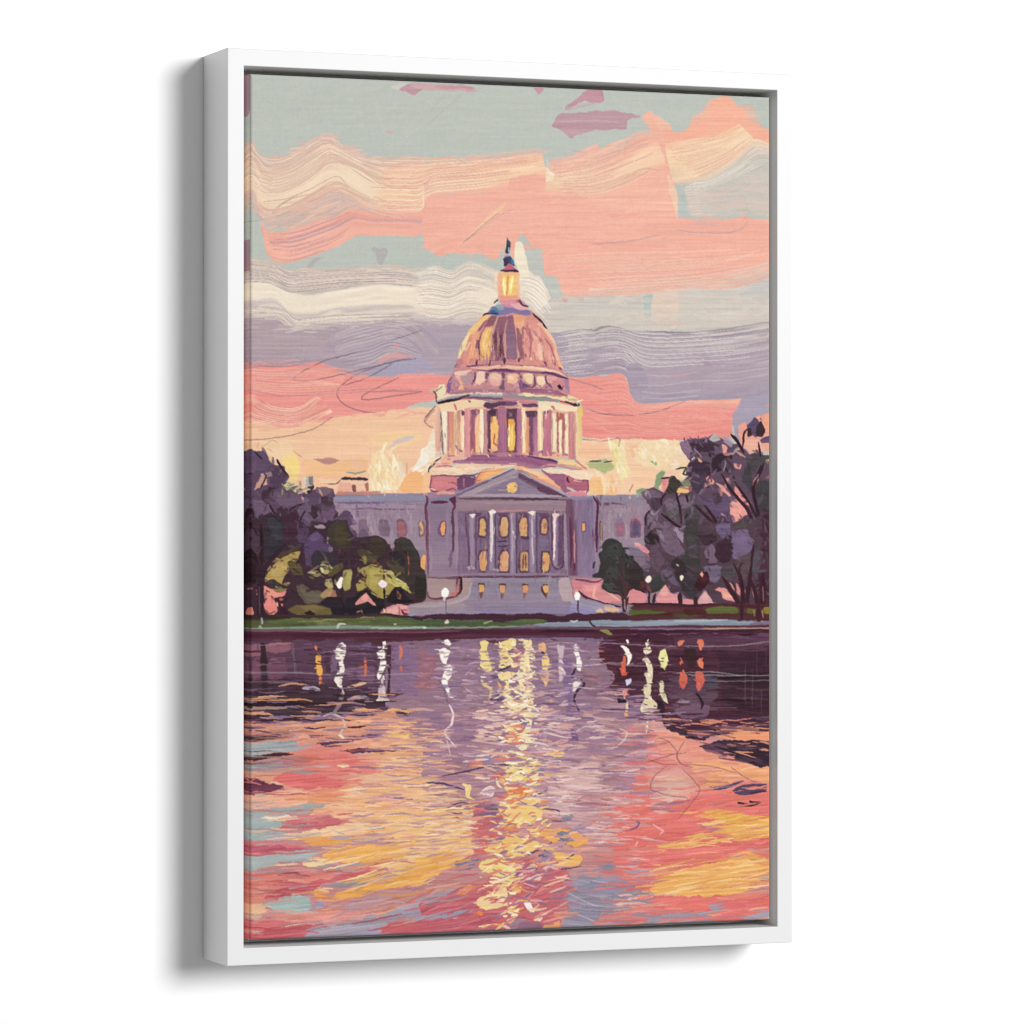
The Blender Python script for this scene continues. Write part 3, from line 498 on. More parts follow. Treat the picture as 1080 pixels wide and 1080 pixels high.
# right wing windows
S('#6d5a62','I 742,860 748,1000 M 752,200',3); 
for y in range(880,1010,18): L('#e6c07c',f'I 745,{y} 750,{y+9}',1.3,1)
F('#8a7a98','I 845,900 865,845 905,840 930,880 932,970 850,980',.4); F('#9c6a82','I 855,900 890,880 920,890 920,960 880,975 860,950',.6); F('#7c5a7c','I 965,900 985,850 1020,840 1050,870 1052,980 970,985',.2); L('#c4778c','I 968,900 985,850 1020,838 1048,870',1.2,.9); F('#5c5f80','I 985,900 1010,870 1035,900 1038,965 985,970',.4); F('#7c5a7c','J 0,850 40,835 75,870 75,980 0,985',.2); L('#b86a84','J 0,848 40,838 76,880',1.2,.9); F('#55597a','J 18,890 40,870 62,900 62,965 15,965',.4)
S('#b3a6b0','I 935,870 940,1000',2,a=.6); S('#b3a6b0','I 810,780 810,1000',2.4,a=.5)
# rooftop boxes left wing
F('#f0c4a8','G 745,550 950,550 970,640 720,655',.3); F('#eaa892','G 740,560 840,560 830,650 720,650',.4,a=.7); F('#3c2a34','G 740,540 790,518 900,522 965,540 960,553 850,540 780,546',.3); F('#85544f','G 840,570 870,580 872,640 850,650 838,620',.4); F('#b0705f','G 935,570 960,560 972,620 945,635',.4); F('#c98a80','G 720,630 850,640 1000,625 1060,640 1000,660 710,665',.5); S('#8f9a94','G 790,490 870,495 940,480',1); S('#7d6a62','G 620,575 720,572 745,545',.9); F('#f1cba9','G 570,530 720,545 720,570 600,580',.5,a=.8)
# drum: columns and openings
F('#e9b295','X 150,60 220,40 1080,10 Y 830,60 880,600 620,640 300,600 X 560,590 250,610 230,500',.2,False)
cols=[('X',150,215,30,610,'#e6b99f','#d9a08e'),('X',215,285,30,590,'#f2ead0','#e3c9b5'),('X',285,310,100,600,'#d08f86','#e09a92'),('X',310,362,100,600,'#d7806f','#eda97c'),('X',365,400,60,600,'#f0d3a3','#f0cfa0'),
 ('X',395,440,70,580,'#c98d7c','#e2a87f'),('X',440,480,80,560,'#efc9a0','#f2d3a0'),('X',480,550,60,610,'#dd8e90','#e3979a'),('X',550,610,80,590,'#9b5a78','#b35f6a'),('X',605,655,140,560,'#f0b486','#f3c48c'),('X',655,695,70,575,'#efd9bd','#f0d8b4'),('X',695,750,70,575,'#b98488','#c98a86'),
 ('X',745,785,90,590,'#6d3f5c','#5a2c4e'),('X',780,870,60,590,'#6a3b58','#6e3f60'),('X',870,965,50,600,'#b76a8c','#a86485'),('X',960,1055,60,590,'#54334c','#6a4058'),
 ('Y',0,50,60,600,'#b26a88','#a86a86'),('Y',45,165,60,600,'#5a3950','#6f4660'),('Y',160,215,60,600,'#b36d8e','#b27088'),('Y',215,262,60,570,'#efd0a6','#f2c98f'),('Y',262,305,160,570,'#d98f6c','#e9a070'),('Y',300,350,90,600,'#74456a','#7c4a6a'),('Y',345,405,100,600,'#9f6283','#b87890'),('Y',398,458,60,550,'#f3d2a2','#f3cf9f'),
 ('Y',458,560,90,600,'#c77684','#b86c86'),('Y',555,620,120,560,'#ecdcb0','#eed3a6'),('Y',615,650,120,600,'#b2646c','#b26a7a'),('Y',638,680,190,580,'#f5e0a2','#f2d3a2'),('Y',675,710,130,600,'#b2606c','#c47680'),('Y',705,750,130,590,'#f5dca6','#f3d6a4'),('Y',748,800,100,640,'#d48a8a','#d2827f'),('Y',795,835,120,640,'#dca594','#c88a86'),('Y',830,865,100,640,'#f0d5a8','#ecc9a0'),('Y',858,900,40,520,'#e2c176','#eed09a')]
for t,x0,x1,y0,y1,c,d in cols:
    F(c,f'{t} {x0},{y0} {x1},{y0} {x1},{y1} {x0},{y1}',.12,False,sk=5,ang=1.57,c2=d)
for x in (215,300,372,480,550,700,748,880): L('#7c5060',f'X {x},100 {x+3},350 {x},590',.8,.6)
for x in (160,215,345,460,560,700,755,800): L('#8a5068',f'Y {x},100 {x+3},350 {x},600',.9,.6)
for q in ('X 240,100 262,300 262,560','X 690,80 690,560','X 470,200 460,540','Y 240,90 235,300 240,560','Y 425,90 430,540','Y 590,150 590,520','Y 728,140 725,570','Y 655,210 660,560'): S('#f8ebc8',q,1.5,a=.75,br=3)
F('#f2b35c','X 785,150 860,150 870,480 800,540 780,480',.25,c2='#f5c778'); S('#c76a48','X 825,350 815,450 850,480 800,520',1.2); F('#f0b080','X 785,490 860,485 860,540 800,555',.3); F('#efae58','X 985,180 1045,180 1055,540 975,540 970,300',.25); S('#fbe8a0','X 995,220 1000,350',1.6); S('#c97e3a','X 1000,510 1040,520',1.6)
F('#e99a40','Y 70,180 135,180 135,540 60,545 55,250',.25,c2='#f3c25c'); S('#fbe9a2','Y 75,240 70,500',1.4); S('#f8d878','Y 110,250 100,480',1.6); S('#8c4a34','Y 55,545 90,555 130,540',1.4)
F('#4c2e48','X 760,70 840,65 850,130 800,150 760,130',.3); F('#7d4a6c','X 560,75 650,75 655,120 610,150 560,120',.3); F('#6c3f5c','X 440,85 480,85 485,125 450,140',.3); F('#553a52','Y 250,90 400,80 390,160 270,160',.3); F('#6a3f5a','Y 470,95 520,90 520,130 480,130',.3); F('#b25f5c','Y 605,110 700,110 690,180 640,190',.3); L('#b59aa4','Y 75,110 100,130 80,150',2,.8)
for q in ('X 380,480 420,530 470,550','Y 410,560 450,550','Y 560,570 620,560','Y 680,570 740,590'): S('#b0708a',q,1.8)
F('#c78a94','X 560,560 760,560 1080,560 Y 200,570 230,590 0,600 X 560,590',.4,a=.6); L('#8a5a90','X 290,605 380,595',1.6,.9)
S('#6c5a58','X 210,100 225,300 235,590',.8,a=.8); F('#efe6cf','X 120,180 90,500 40,620 60,700 150,640 220,600 230,500 190,560 150,500',.6,a=.5); F('#f7efdd','X 0,540 40,560 80,600 60,720 0,700',.8,a=.8)
# entablature ring
F('#f1d3ac','V 170,920 300,890 520,880 740,890 700,965 540,970 400,1000 220,1020',.4); F('#f3dcb8','W 390,900 560,900 760,950 860,960 850,1020 700,1010 600,1000 400,1010',.4); S('#c9797c','V 370,930 390,1000',1.4); S('#c9797c','W 560,950 590,990',1.8); S('#7d4f5c','V 530,890 550,905',1.2)
F('#5f3d58','V 720,900 900,890 1080,910 1080,940 940,960 860,950 760,980 700,960',.4); F('#c68a86','V 800,960 960,950 1080,940 1080,965 900,990',.4); F('#7d4f74','V 960,900 1080,895 W 160,905 170,930 30,945',.3); F('#664060','W 210,930 380,920 390,960 230,970',.3); F('#a86a86','V 870,970 910,950 950,970 960,1080 860,1080',.3); F('#cf8488','W 165,900 380,890 400,920 200,930',.4); F('#c99a90','W 20,960 180,940 180,965 40,985',.4)
RB([(0,'#f3dcb4'),(.25,'#efd8b8'),(.45,'#b5a7a8'),(.7,'#8f8796'),(.85,'#5f3d58'),(1,'#c47a80')],'V 160,870 320,810 520,790 740,780 920,790 1080,800','V 170,925 330,895 480,868 700,875 900,885 1080,885',br=7); RB([(0,'#c0939a'),(.3,'#9c8f9c'),(.7,'#97868f'),(1,'#d07c80')],'V 1000,800 W 0,800 200,800 560,850 640,890','V 1000,880 W 0,870 200,885 400,885 620,900',br=6)
F('#1f1018','V 175,910 300,865 420,858 500,840 400,885 260,910 190,925',.3); S('#5a4a4a','V 420,850 540,830',1.4); L('#4b3040','V 340,885 480,850',1.6); F('#a2666e','V 560,870 700,870 900,885 1000,890 1080,880 1080,895 800,900 650,885',.3,a=.7)
F('#f3dcae','W 160,820 240,800 520,800 760,840 880,880 890,920 820,920 650,880 400,840 260,840',.5); F('#8f918e','W 200,835 380,840 480,845 550,870 540,895 400,890 260,860',.4); F('#3d2a3a','W 620,890 720,900 800,925 890,930 880,960 820,960 760,930',.4); dabs('W 700,850 880,880 880,920 760,900',14,'#f8ecc8 #e8d2a8 #c9b394',5,1.2,.3,.5,5); F('#e8c874','W 870,960 910,960 925,1080 870,1080',.4)
F('#e9dcb6','V 150,800 200,710 270,700 265,800 180,860',.5); F('#c9c19f','V 60,770 150,730 180,745 120,800',.6,a=.8); S('#6a5a50','V 130,780 155,820 160,900',1); L('#4f3a3c','V 40,1080 90,1020 150,950',1,.9); L('#5c4a48','V 150,790 230,730',.9,.9)
# drum gallery above
F('#c98a88','V 260,800 330,580 380,520 500,490 1080,480 W 0,480 500,490 680,560 760,640 770,820 640,850 300,800 0,800 V 1080,800 700,790 400,810',.3,False)
F('#8a5a84','V 265,800 310,640 350,580 350,640 320,790',.4); F('#9a7aa0','W 700,630 750,650 765,820 720,810',.4,a=.8); smear('V 330,560 640,520 1060,540 1060,770 640,780 330,800',120,6,1.6,(4,4),1.3,.5,10); smear('W 20,540 700,600 720,800 20,780',120,6,1.6,(4,4),1.4,.5,10)
F('#b59392','V 450,600 560,570 570,680 520,700 470,690',.5); F('#efb38a','V 380,590 440,560 430,640 480,750 390,760 420,680',.5); F('#f3d0b4','V 360,570 420,540 580,540 500,590 370,590',.4,a=.8); F('#f3cbae','V 620,560 720,560 715,650 660,705 610,690',.4); F('#e8b09c','V 770,600 890,580 890,690 830,730 760,690',.4); F('#f0c6a4','V 780,590 890,570 890,640 800,640',.3); F('#f4bb96','V 960,610 1000,580 1080,585 1080,700 1020,715 965,680',.4); F('#fae3be','V 980,620 1020,600 1040,650 1000,660',.4)
F('#f3be94','W 40,600 100,575 165,590 165,680 110,715 50,690',.4); F('#fbe6c4','W 60,610 100,600 110,650 70,650',.4); F('#f3d1a2','W 215,580 345,575 345,700 300,700 230,650',.4); F('#f5d9ac','W 385,620 430,605 485,610 490,700 440,740 400,700',.4); F('#e5a493','W 500,600 640,610 560,700 500,700',.5); F('#d48a88','W 580,650 700,640 710,800 600,760',.5); F('#2a1424','W 625,720 650,700 690,770 660,775 635,755',.3); L('#4a2438','W 690,720 680,765',1)
F('#7a5866','V 725,570 770,575 760,640 725,690 715,640',.3); F('#755468','V 900,470 945,480 935,600 930,770 870,760 900,640',.3); S('#5a3656','V 910,380 925,480 915,560',1.5); S('#6a4466','V 600,560 600,640 570,700',1.2); F('#6f4868','W 165,480 200,440 220,480 190,560 215,640 190,620 170,580',.3); F('#71496e','W 190,680 240,700 320,715 340,745 250,745 200,770',.3); S('#71496e','W 350,590 370,700 330,740',1.4); S('#71496e','W 490,600 500,680 560,740',1.2); S('#8a5a7e','W 200,640 220,760',1.6)
RB([(0,'#c58a88'),(.5,'#9a6878'),(1,'#b37a80')],'V 340,790 640,750 1080,780','V 320,815 640,790 1080,800',br=8); RB([(0,'#8d5a74'),(1,'#a86a78')],'W 200,750 560,770 700,820','W 200,790 560,810 740,840',br=8)
# moulding band
RB([(0,'#7a4a66'),(.2,'#b3707a'),(.45,'#f1bd9a'),(.7,'#e8a98c'),(.85,'#6a4066'),(1,'#a86a78')],'V 500,490 640,480 760,465 1080,455','V 640,545 760,560 1080,570',br=9); RB([(0,'#8a5070'),(.25,'#d88f84'),(.5,'#f2c49c'),(.7,'#e9ac8c'),(.9,'#6d4468'),(1,'#9a6278')],'W 0,460 200,465 480,490 640,530 700,600','W 0,560 200,565 440,580 600,600 740,640',br=8)
S('#6b4168','V 500,492 620,490',1.5); S('#5a3560','V 750,555 880,535 1060,550',1.6); F('#7a4a60','W 130,440 200,440 235,470 200,490',.3); S('#5e3a60','W 430,570 540,575 620,600 740,640',1.8); L('#a07a88','W 740,635 900,680 1080,735',1.3,.9); S('#f5d3ae','W 230,500 420,520 580,560',1.3); S('#f0b898','V 640,520 740,515',1.5); S('#f4c7a0','V 790,510 890,490',1.5); S('#f4c4a0','V 960,500 1080,510',1.6); L('#c9a0a4','W 920,960 1000,990 1080,1015',1,.8)
# dome shell with its ribs
dome='U 255,790 330,740 720,740 800,810 880,920 940,1060 W 600,280 650,400 690,560 480,490 0,470 V 1080,470 760,470 640,480 500,495 370,540 400,400 470,200 600,20 640,0'
F('#dd9480',dome,.15,False)
F('#f0cf8c','V 395,410 450,240 520,110 610,10 700,-60 640,60 560,160 480,320 430,400',.25); F('#f5e2a8','V 410,380 470,220 520,130 520,200 450,340',.25); F('#f0b47c','V 610,10 660,-60 U 330,770 340,790 V 680,60 600,140 560,140',.3); F('#f3c578','U 230,830 320,780 300,850 160,960 120,960',.3)
F('#eaa57a','V 500,380 560,180 620,100 660,60 640,200 620,400 560,420',.3); F('#e08c78','V 460,420 540,160 580,120 520,400',.3); F('#d9866f','V 500,410 610,410 620,450 500,480 440,460',.4); F('#c07a80','V 380,520 400,420 450,380 480,430 440,500',.4,a=.8)
S('#a06074','V 640,100 680,40 740,-30',2.0); F('#8f5a60','U 330,790 400,780 370,880 280,900 240,960 235,1060 V 640,330 640,240 680,100',.25); F('#8a5568','V 650,360 655,180 690,80 730,10 690,100 660,230',.2); S('#6d4258','V 640,200 645,330 680,390 760,370',1.2)
F('#f2bd5c','V 665,330 660,230 700,110 740,65 800,60 800,160 770,380 700,385',.25); F('#f6cf84','V 690,300 690,180 740,90 760,90 740,350',.3); S('#f0d09a','U 412,800 380,880 355,960 350,1040 V 790,330',1.1)
F('#92606a','U 395,800 490,790 470,940 460,960 440,1080 350,1080 360,960',.2); F('#6e3e4e','V 800,130 870,110 860,420 790,420',.3); F('#7c4a58','V 880,160 940,90 925,400 880,420',.3); F('#5f3044','V 880,150 915,130 900,400 880,400',.3); S('#b98a7e','V 865,60 860,420',.9); F('#8a5a62','V 790,400 940,400 935,440 790,440',.3); S('#c99a84','U 410,790 370,900 345,1040 V 775,300 775,420',1.0)
F('#8f6070','U 480,800 545,785 570,880 600,1080 470,1080',.2); F('#926274','V 950,0 1080,0 W 140,0 165,200 165,420 30,420 V 950,420 940,200',.2); F('#8a6c80','W 40,60 140,120 155,400 50,400',.4,a=.7); S('#cf9a80','V 945,100 950,440',1.1); S('#d49a80','W 135,0 165,180 175,420',1.3); S('#c9917c','U 490,830 465,960 450,1060',.8)
F('#9a6068','W 160,40 250,60 230,200 240,400 190,420 170,250',.3); F('#eda476','U 555,790 610,780 680,800 650,880 600,910 570,870',.3); F('#f0ae80','W 145,0 260,0 250,50 200,70 160,40',.3)
F('#e89e88','W 240,60 300,70 310,340 280,400 240,300',.3); F('#eca58c','W 300,30 380,20 420,160 410,400 370,440 330,300 310,100',.3); F('#f2c0a0','W 395,200 420,180 450,260 455,420 410,440',.4); F('#e59a84','W 420,60 480,200 540,300 560,470 500,460 460,280',.3); F('#f1b792','W 380,10 450,0 520,90 600,270 650,440 690,540 640,520 560,250 480,100',.3); F('#f4c49c','W 440,0 500,60 590,220 620,330 580,250 500,110',.25)
for q in ('W 300,60 320,200 310,400','W 410,160 450,230 470,380 500,480','W 270,50 300,130','W 480,180 540,260 600,420','W 345,340 370,420','U 640,890 700,960 720,1060','U 740,930 800,1010 830,1080'): S('#b06a6e',q,1.1,.7)
for q in ('W 475,440 500,490','W 575,420 600,490','W 640,510 670,540'): S('#7a4666',q,2,.8)
for x in (620,): S('#5a3050',f'V {x},420 {x},490',1.4)
S('#5a3050','V 770,400 765,490',1.6); S('#5a3050','V 935,400 935,470',1.6); S('#5a3050','W 20,400 20,470',1.8); S('#5a3050','W 185,400 185,450',1.6); F('#b77f88','V 640,400 760,400 760,460 640,470',.5,a=.8); F('#b98288','V 790,430 930,430 920,465 790,470',.5,a=.8); F('#b97f84','W 40,425 170,425 160,455 40,455',.4,a=.8)
smear('V 420,300 900,60 920,400 480,440',70,7,1.1,(2,5),1.75,.1,9); smear('W 180,60 420,40 600,440 220,420',70,7,1.1,(2,5),1.4,.1,9)
S('#2c1c2c','U 735,770 800,830 870,910',1.1); S('#3a2a3a','V 370,510 400,470',.9,a=.6); F('#b98a9a','V 360,520 390,400 450,380 400,500',.5,a=.5)
# collar, lantern, finial
F('#7f7a9e','U 300,770 340,700 420,690 560,720 700,740 730,790 640,780 540,750 440,790',.3); F('#5f7ea4','U 300,770 340,715 400,710 415,770 340,780',.3); F('#3f5f8e','U 320,750 350,730 400,750 410,780 390,775',.3); F('#8aa0a4','U 370,690 440,680 460,730 420,740',.4); F('#c97f92','U 410,640 520,610 640,650 700,720 600,740 520,710 440,700',.4); F('#d9909a','U 400,650 500,620 580,650 520,690 420,680',.4); F('#e5a9a4','U 520,680 620,670 700,730 640,735 560,720',.4); F('#8a7aa6','U 430,750 560,735 720,770 700,790 560,770 460,790',.3); F('#a0624f','U 560,640 610,630 640,680 600,670',.4); S('#3f3448','U 370,670 400,635',1.1); S('#4a3a48','U 610,650 640,690 690,700',1); S('#3a2c3e','U 260,790 300,770 400,765',.8)
F('#f0b48a','U 408,375 605,370 608,640 405,640',.2,False,c2='#eda690'); F('#f2c478','U 430,400 590,395 580,600 440,610',.3); F('#f8e590','U 445,420 480,420 480,560 465,630 450,540',.3); F('#f9e88e','U 520,430 555,400 540,560 515,590 505,500',.3); S('#fdf6c8','U 455,440 470,590',1,a=.9); S('#fdf3bc','U 545,430 520,540',.9); S('#d98a5c','U 500,400 490,600',1.2,a=.7); F('#e89a86','U 410,600 600,590 610,640 410,650',.5,a=.7); S('#f2c0a0','U 595,380 600,620',1.6); S('#f0b79a','U 412,390 410,620',1.4)
F('#c9687a','U 430,350 490,310 520,300 590,355',.3); F('#3c1f34','U 425,350 590,350 605,375 430,368',.2); F('#384a70','U 450,320 455,250 485,220 525,225 555,270 560,320 510,300',.3); F('#4a2f4a','U 450,310 455,260 490,240 505,290 470,325',.3); F('#4f7396','U 530,240 560,280 555,320 535,300',.3); S('#d9b8b4','U 462,212 510,205',1.4); S('#b77a90','U 470,225 510,220',.9); F('#3f4a60','U 480,200 485,110 490,40 500,70 520,90 515,195',.2); S('#2c3448','U 487,190 492,110',1.1); S('#9ab0b8','U 505,140 510,190',.9); F('#b9c2bd','U 440,190 480,120 475,200 450,240',.5,a=.8); F('#f3b29e','U 525,60 560,100 555,250 525,230',.4)
tint('G 690,655 H 420,650 I 500,690 1080,655 J 330,655 N 330,700 K 900,780 700,500',(-2,-9,-14),.95)
tint('Z 80,290 530,50 940,290 940,400 80,400',(0,-7,-13),.9,5); tint('L 280,690 430,480 480,490 M 600,490 740,640 900,740 740,770 L 300,785',(0,-4,-8),.9,5); tint('Z 180,890 860,890 860,1000 180,1000',(-6,-5,-5),.95,4)
tint('X 150,60 Y 830,60 860,600 X 230,600',(6,3,2),.9,6)
tint('Z 240,425 800,425 800,860 240,860',(-6,-7,-4),.88,3)
smear('X 150,90 Y 830,90 845,580 X 240,580',150,9,.9,(1.2,4),1.57,.05,8,a=.6); smear('Z 110,400 910,400 910,1060 110,1060',200,6,.9,(1.2,2.5),1.57,.15,6,a=.6); smear('X 100,600 Y 960,650 960,1000 X 100,1000',90,6,1.0,(4,1.5),.05,.2,7,a=.65)
dabs('X 300,540 560,540 Y 760,540 760,600 X 560,600 300,600',16,'#eab98a #d98f84 #c9808a #f0c898',4,1.3,1.3,.5,5)
smear('V 440,300 900,0 W 240,0 660,480 V 400,480',60,8,.9,(1.5,4),1.57,.15,8,a=.55); smear('V 300,560 W 740,600 760,820 V 280,820',110,4,1.0,(2.5,2),.6,.8,8,a=.6)
smear('G 700,665 1080,660 H 420,660 420,960 G 720,1000',120,5,1.0,(2,2),1.57,.3,6,a=.6); smear('I 740,670 1080,665 J 100,670 100,980 I 750,980',90,5,1.0,(2,2),1.57,.3,6,a=.6)
tint('V 260,800 400,400 600,20 U 420,680 640,650 W 500,60 690,540 770,820 0,800',(3,-1,4),.9,4)
S('#b3a3ac','L 300,715 480,710 620,690 740,640 770,540',2.2,3,a=.7); S('#b9a8ae','M 430,520 450,620 540,680 700,720 860,745',2.4,1.6,a=.65); S('#c9b8b8','M 800,722 900,742',2,a=.7)
for y in (700,722,744): L('#7b7092',f'L 720,{y} 1080,{y-3} M 400,{y} 560,{y+8}',.9,.5)
# ---------------------------------------------------------------- trees on the left bank
F('#5c4764','G -20,320 60,325 180,335 215,380 240,420 300,440 330,490 365,520 340,560 300,590 330,600 420,640 480,650 560,600 690,610 700,660 690,720 740,830 800,780 850,820 830,900 880,940 870,1080 -20,1080',.7,sk=2)
F('#5f4b68','G 40,350 150,340 210,380 200,470 100,490 40,480',.6); F('#6c5672','G 80,690 200,700 230,790 200,850 130,870 90,780',.7); F('#6b556f','G 230,620 420,650 520,700 400,760 300,740 250,690',.7); F('#6e5a76','G 420,760 520,740 600,800 520,900 440,850',.7,a=.8)
F('#533c58','G 200,440 290,450 340,520 280,600 220,590',.6); F('#6a5070','G 590,780 700,760 720,850 640,900 580,860',.6); F('#3f2a38','G 520,760 600,740 590,800 550,850 520,810',.4); F('#46303e','G 600,660 690,680 695,745 640,745 600,720',.4)
F('#463040','G 150,640 220,620 230,700 190,720 150,690',.5); F('#40293a','G 490,600 530,570 545,600 510,655 490,640',.3); F('#7c6470','G 545,600 620,600 690,620 650,660 560,650',.6)
F('#2b1522','G -20,850 60,840 140,950 150,1080 -20,1080',.5); F('#43303e','G 265,770 310,740 350,770 350,870 300,880 265,830',.4); F('#463645','G 120,820 160,800 180,860 150,920 125,880',.4)
F('#3c3a44','G 165,880 200,820 250,800 320,860 330,1000 300,1080 160,1080',.5,c2='#3a3b42'); F('#4a3142','G 330,830 400,770 430,780 420,950 340,1080 300,1080',.5); F('#5c4766','G 430,830 520,850 500,950 440,1020 400,1000',.5)
F('#4b3a48','G 510,850 620,860 650,970 540,960 505,900',.5); F('#9b8292','G 540,910 580,880 630,900 625,935 550,925',.4); F('#5f4a70','G 490,970 560,940 640,1000 650,1080 470,1080 480,1020',.5); F('#43293b','G 630,850 740,850 720,900 660,990 640,940',.5)
F('#443a2b','G 670,900 720,860 800,850 825,930 820,1080 670,1080',.6); F('#4c4230','G 740,880 790,880 800,960 760,980',.5,a=.7); F('#40303a','G 850,1060 880,970 1000,965 1080,1000 1080,1080',.4); F('#6b5a76','G 880,960 930,910 970,960 960,990 890,990',.5); F('#5d4664','G 740,810 790,775 830,800 800,850 750,850',.4)
F('#e8c49a','G 195,340 230,360 270,400 230,420 205,380',.5,a=.8); F('#c99a8b','G 150,510 180,520 160,600 80,630 120,570',.5); F('#d9b39a','G 160,540 200,540 200,580 160,600',.5); F('#b9987f','G 20,550 60,540 50,590 20,600',.5); L('#efe0d0','G 140,512 160,505',1.4,1); F('#a98a90','G 180,490 220,480 230,520 190,530',.5,a=.8)
F('#c5c68a','G 300,590 340,560 400,590 460,610 440,650 380,610 320,605',.8); dabs('G 290,580 380,560 460,620 430,650',26,'#b8c07a #8c9a6a #cfd09a #9aa58a #7c7a70',4,1.1,.4,.6,6); F('#dfe0a0','G 410,600 460,610 430,660',.4); F('#b6b3ab','G 465,540 490,520 540,515 530,590 480,600',.4); F('#7f7a78','G 500,520 540,515 530,580 510,590',.4); F('#e3d6bd','G 460,545 485,520 480,590',.3)
for q,w in (('G 100,335 140,375 145,390',1.6),('G 265,390 290,440 340,510',2.4),('G 20,490 80,500',1.6),('G 140,610 170,550 190,510',1.1),('G 210,740 240,790 270,810',1.5),('G 360,780 400,750 470,725',1.6),('G 240,600 220,700 190,730',1.2),('G 430,870 480,780',1.0),('G 20,560 40,700 90,830 150,960',2.2)): S('#2e1a28',q,w,.6)
smear('G -20,350 180,340 340,520 560,620 690,640 720,850 840,900 860,1080 -20,1080',130,8,3.0,(6,6),.9,.9,9,a=.7); dabs('G 60,600 700,660 840,1000 60,1000',42,'#6e5876 #4b3848 #75607a #3a2834 #4e3c54',6,2.2,1.0,.8,6,.8)
# lower tree masses
F('#3d2936','K -20,60 60,30 150,40 230,0 300,40 360,10 430,60 500,120 540,90 640,70 700,60 800,60 830,130 860,190 1000,170 1080,200 L 0,160 60,180 130,220 160,300 200,205 240,190 310,230 370,300 370,380 400,450 430,490 430,680 300,700 K 1080,780 -20,790',.6,sk=2)
F('#241019','K -20,40 70,60 90,250 130,400 100,560 -20,600',.6); F('#4a3548','K 60,120 130,140 150,260 110,310 60,260',.6); F('#2f2c38','K 165,130 200,30 260,20 320,80 325,220 260,300 190,370 165,300',.4); F('#3b404a','K 190,60 240,30 310,90 300,200 230,210',.6,a=.7); F('#43263a','K 330,20 430,10 420,130 340,220 300,230',.5); F('#54405c','K 420,120 500,130 480,240 420,230',.6); F('#56426a','K 500,170 560,155 615,180 620,230 690,260 690,300 640,310 560,290 530,330 520,400 480,400 470,260',.5); F('#6b5680','K 520,170 570,160 600,190 560,220 520,210',.4,a=.7); F('#8d7286','K 650,180 665,180 660,240 645,240',.3); F('#7d6880','K 655,270 695,270 690,300 660,310',.3)
F('#a08a98','K 545,120 600,90 640,110 620,130 560,135',.4); F('#3f3a30','K 660,100 700,70 790,70 820,130 830,250 780,300 720,260 665,200',.6); F('#4d4630','K 700,110 790,100 810,220 760,260 720,220',.6,a=.7); F('#33303c','K 540,310 640,300 720,330 740,390 640,440 530,400',.5); F('#3a2434','K 740,330 880,330 900,400 880,460 740,420',.5)
F('#b59b52','K 175,500 230,400 310,350 390,305 435,300 410,370 350,380 360,440 320,490 300,560 240,510 180,540',.4); F('#c9ae68','K 210,470 240,410 300,390 340,420 300,480 240,500',.4,a=.6); F('#5b5032','K 340,390 420,370 460,420 470,480 380,470',.5); F('#4b4030','K 300,300 400,270 440,280 320,340 230,390',.5); F('#3a3538','K 180,540 230,510 300,550 300,580 230,570',.3); F('#8b7e4a','K 230,580 300,580 345,580 320,610 250,600',.4)
F('#ee8a80','K 165,560 230,580 260,610 340,600 320,640 240,640 260,690 270,750 230,790 190,760 165,700',.4); F('#f2a184','K 190,570 240,600 300,610 270,640 200,630',.4,a=.8); F('#3a1a30','K 240,650 300,640 330,720 350,780 270,770 300,730 260,690',.4); F('#e2b070','K 260,680 275,680 275,720 262,715',.2); F('#d98a7c','K 290,690 320,690 310,720',.3); L('#3a1a2c','K 180,740 210,770 250,750',1,1); F('#e08074','K 20,700 80,720 95,780 30,800',.4); F('#e9a070','K 20,750 70,760 60,790',.3,a=.8); F('#c98a94','K 15,430 45,425 50,470 20,480',.3,a=.8)
F('#8d8656','K 510,440 560,440 605,480 570,495 530,480',.3); F('#b3ad6e','K 580,410 610,390 650,400 690,420 640,470 600,460',.4); F('#d5d09a','K 580,430 600,420 615,450 600,460',.3); F('#5e5436','K 640,470 700,400 770,380 760,430 690,480',.5); F('#5f5746','K 410,560 460,540 520,590 590,590 640,620 580,680 480,690 420,620',.5); F('#6e6658','K 430,570 500,590 600,620 560,670 470,660',.5,a=.7); F('#b0a865','K 640,510 680,500 695,570 660,590 630,550',.4); F('#a78a5c','K 590,620 660,570 700,590 660,640 600,650',.4); F('#c98a68','K 640,610 720,590 720,640 650,640',.4,a=.7)
F('#a39b55','K 760,440 820,430 840,490 820,580 780,600 760,540',.4); F('#b9ae62','K 780,450 830,450 835,520 800,560',.4,a=.7); F('#241f2a','K 590,670 660,640 750,640 780,700 780,780 620,780',.5); F('#1f1c26','K 780,660 860,640 900,600 1000,600 1040,640 1080,660 1080,780 780,780',.5); F('#6e6138','K 340,740 420,700 560,690 660,730 690,780 420,780',.5); F('#857544','K 430,710 560,700 640,740 520,760',.5,a=.7); F('#2a1c26','K 470,760 520,740 560,770 520,790',.3); F('#c98a56','K 400,785 430,770 470,785 440,795',.3); F('#4a4434','K 880,300 960,290 1060,320 1000,390 920,370',.6)
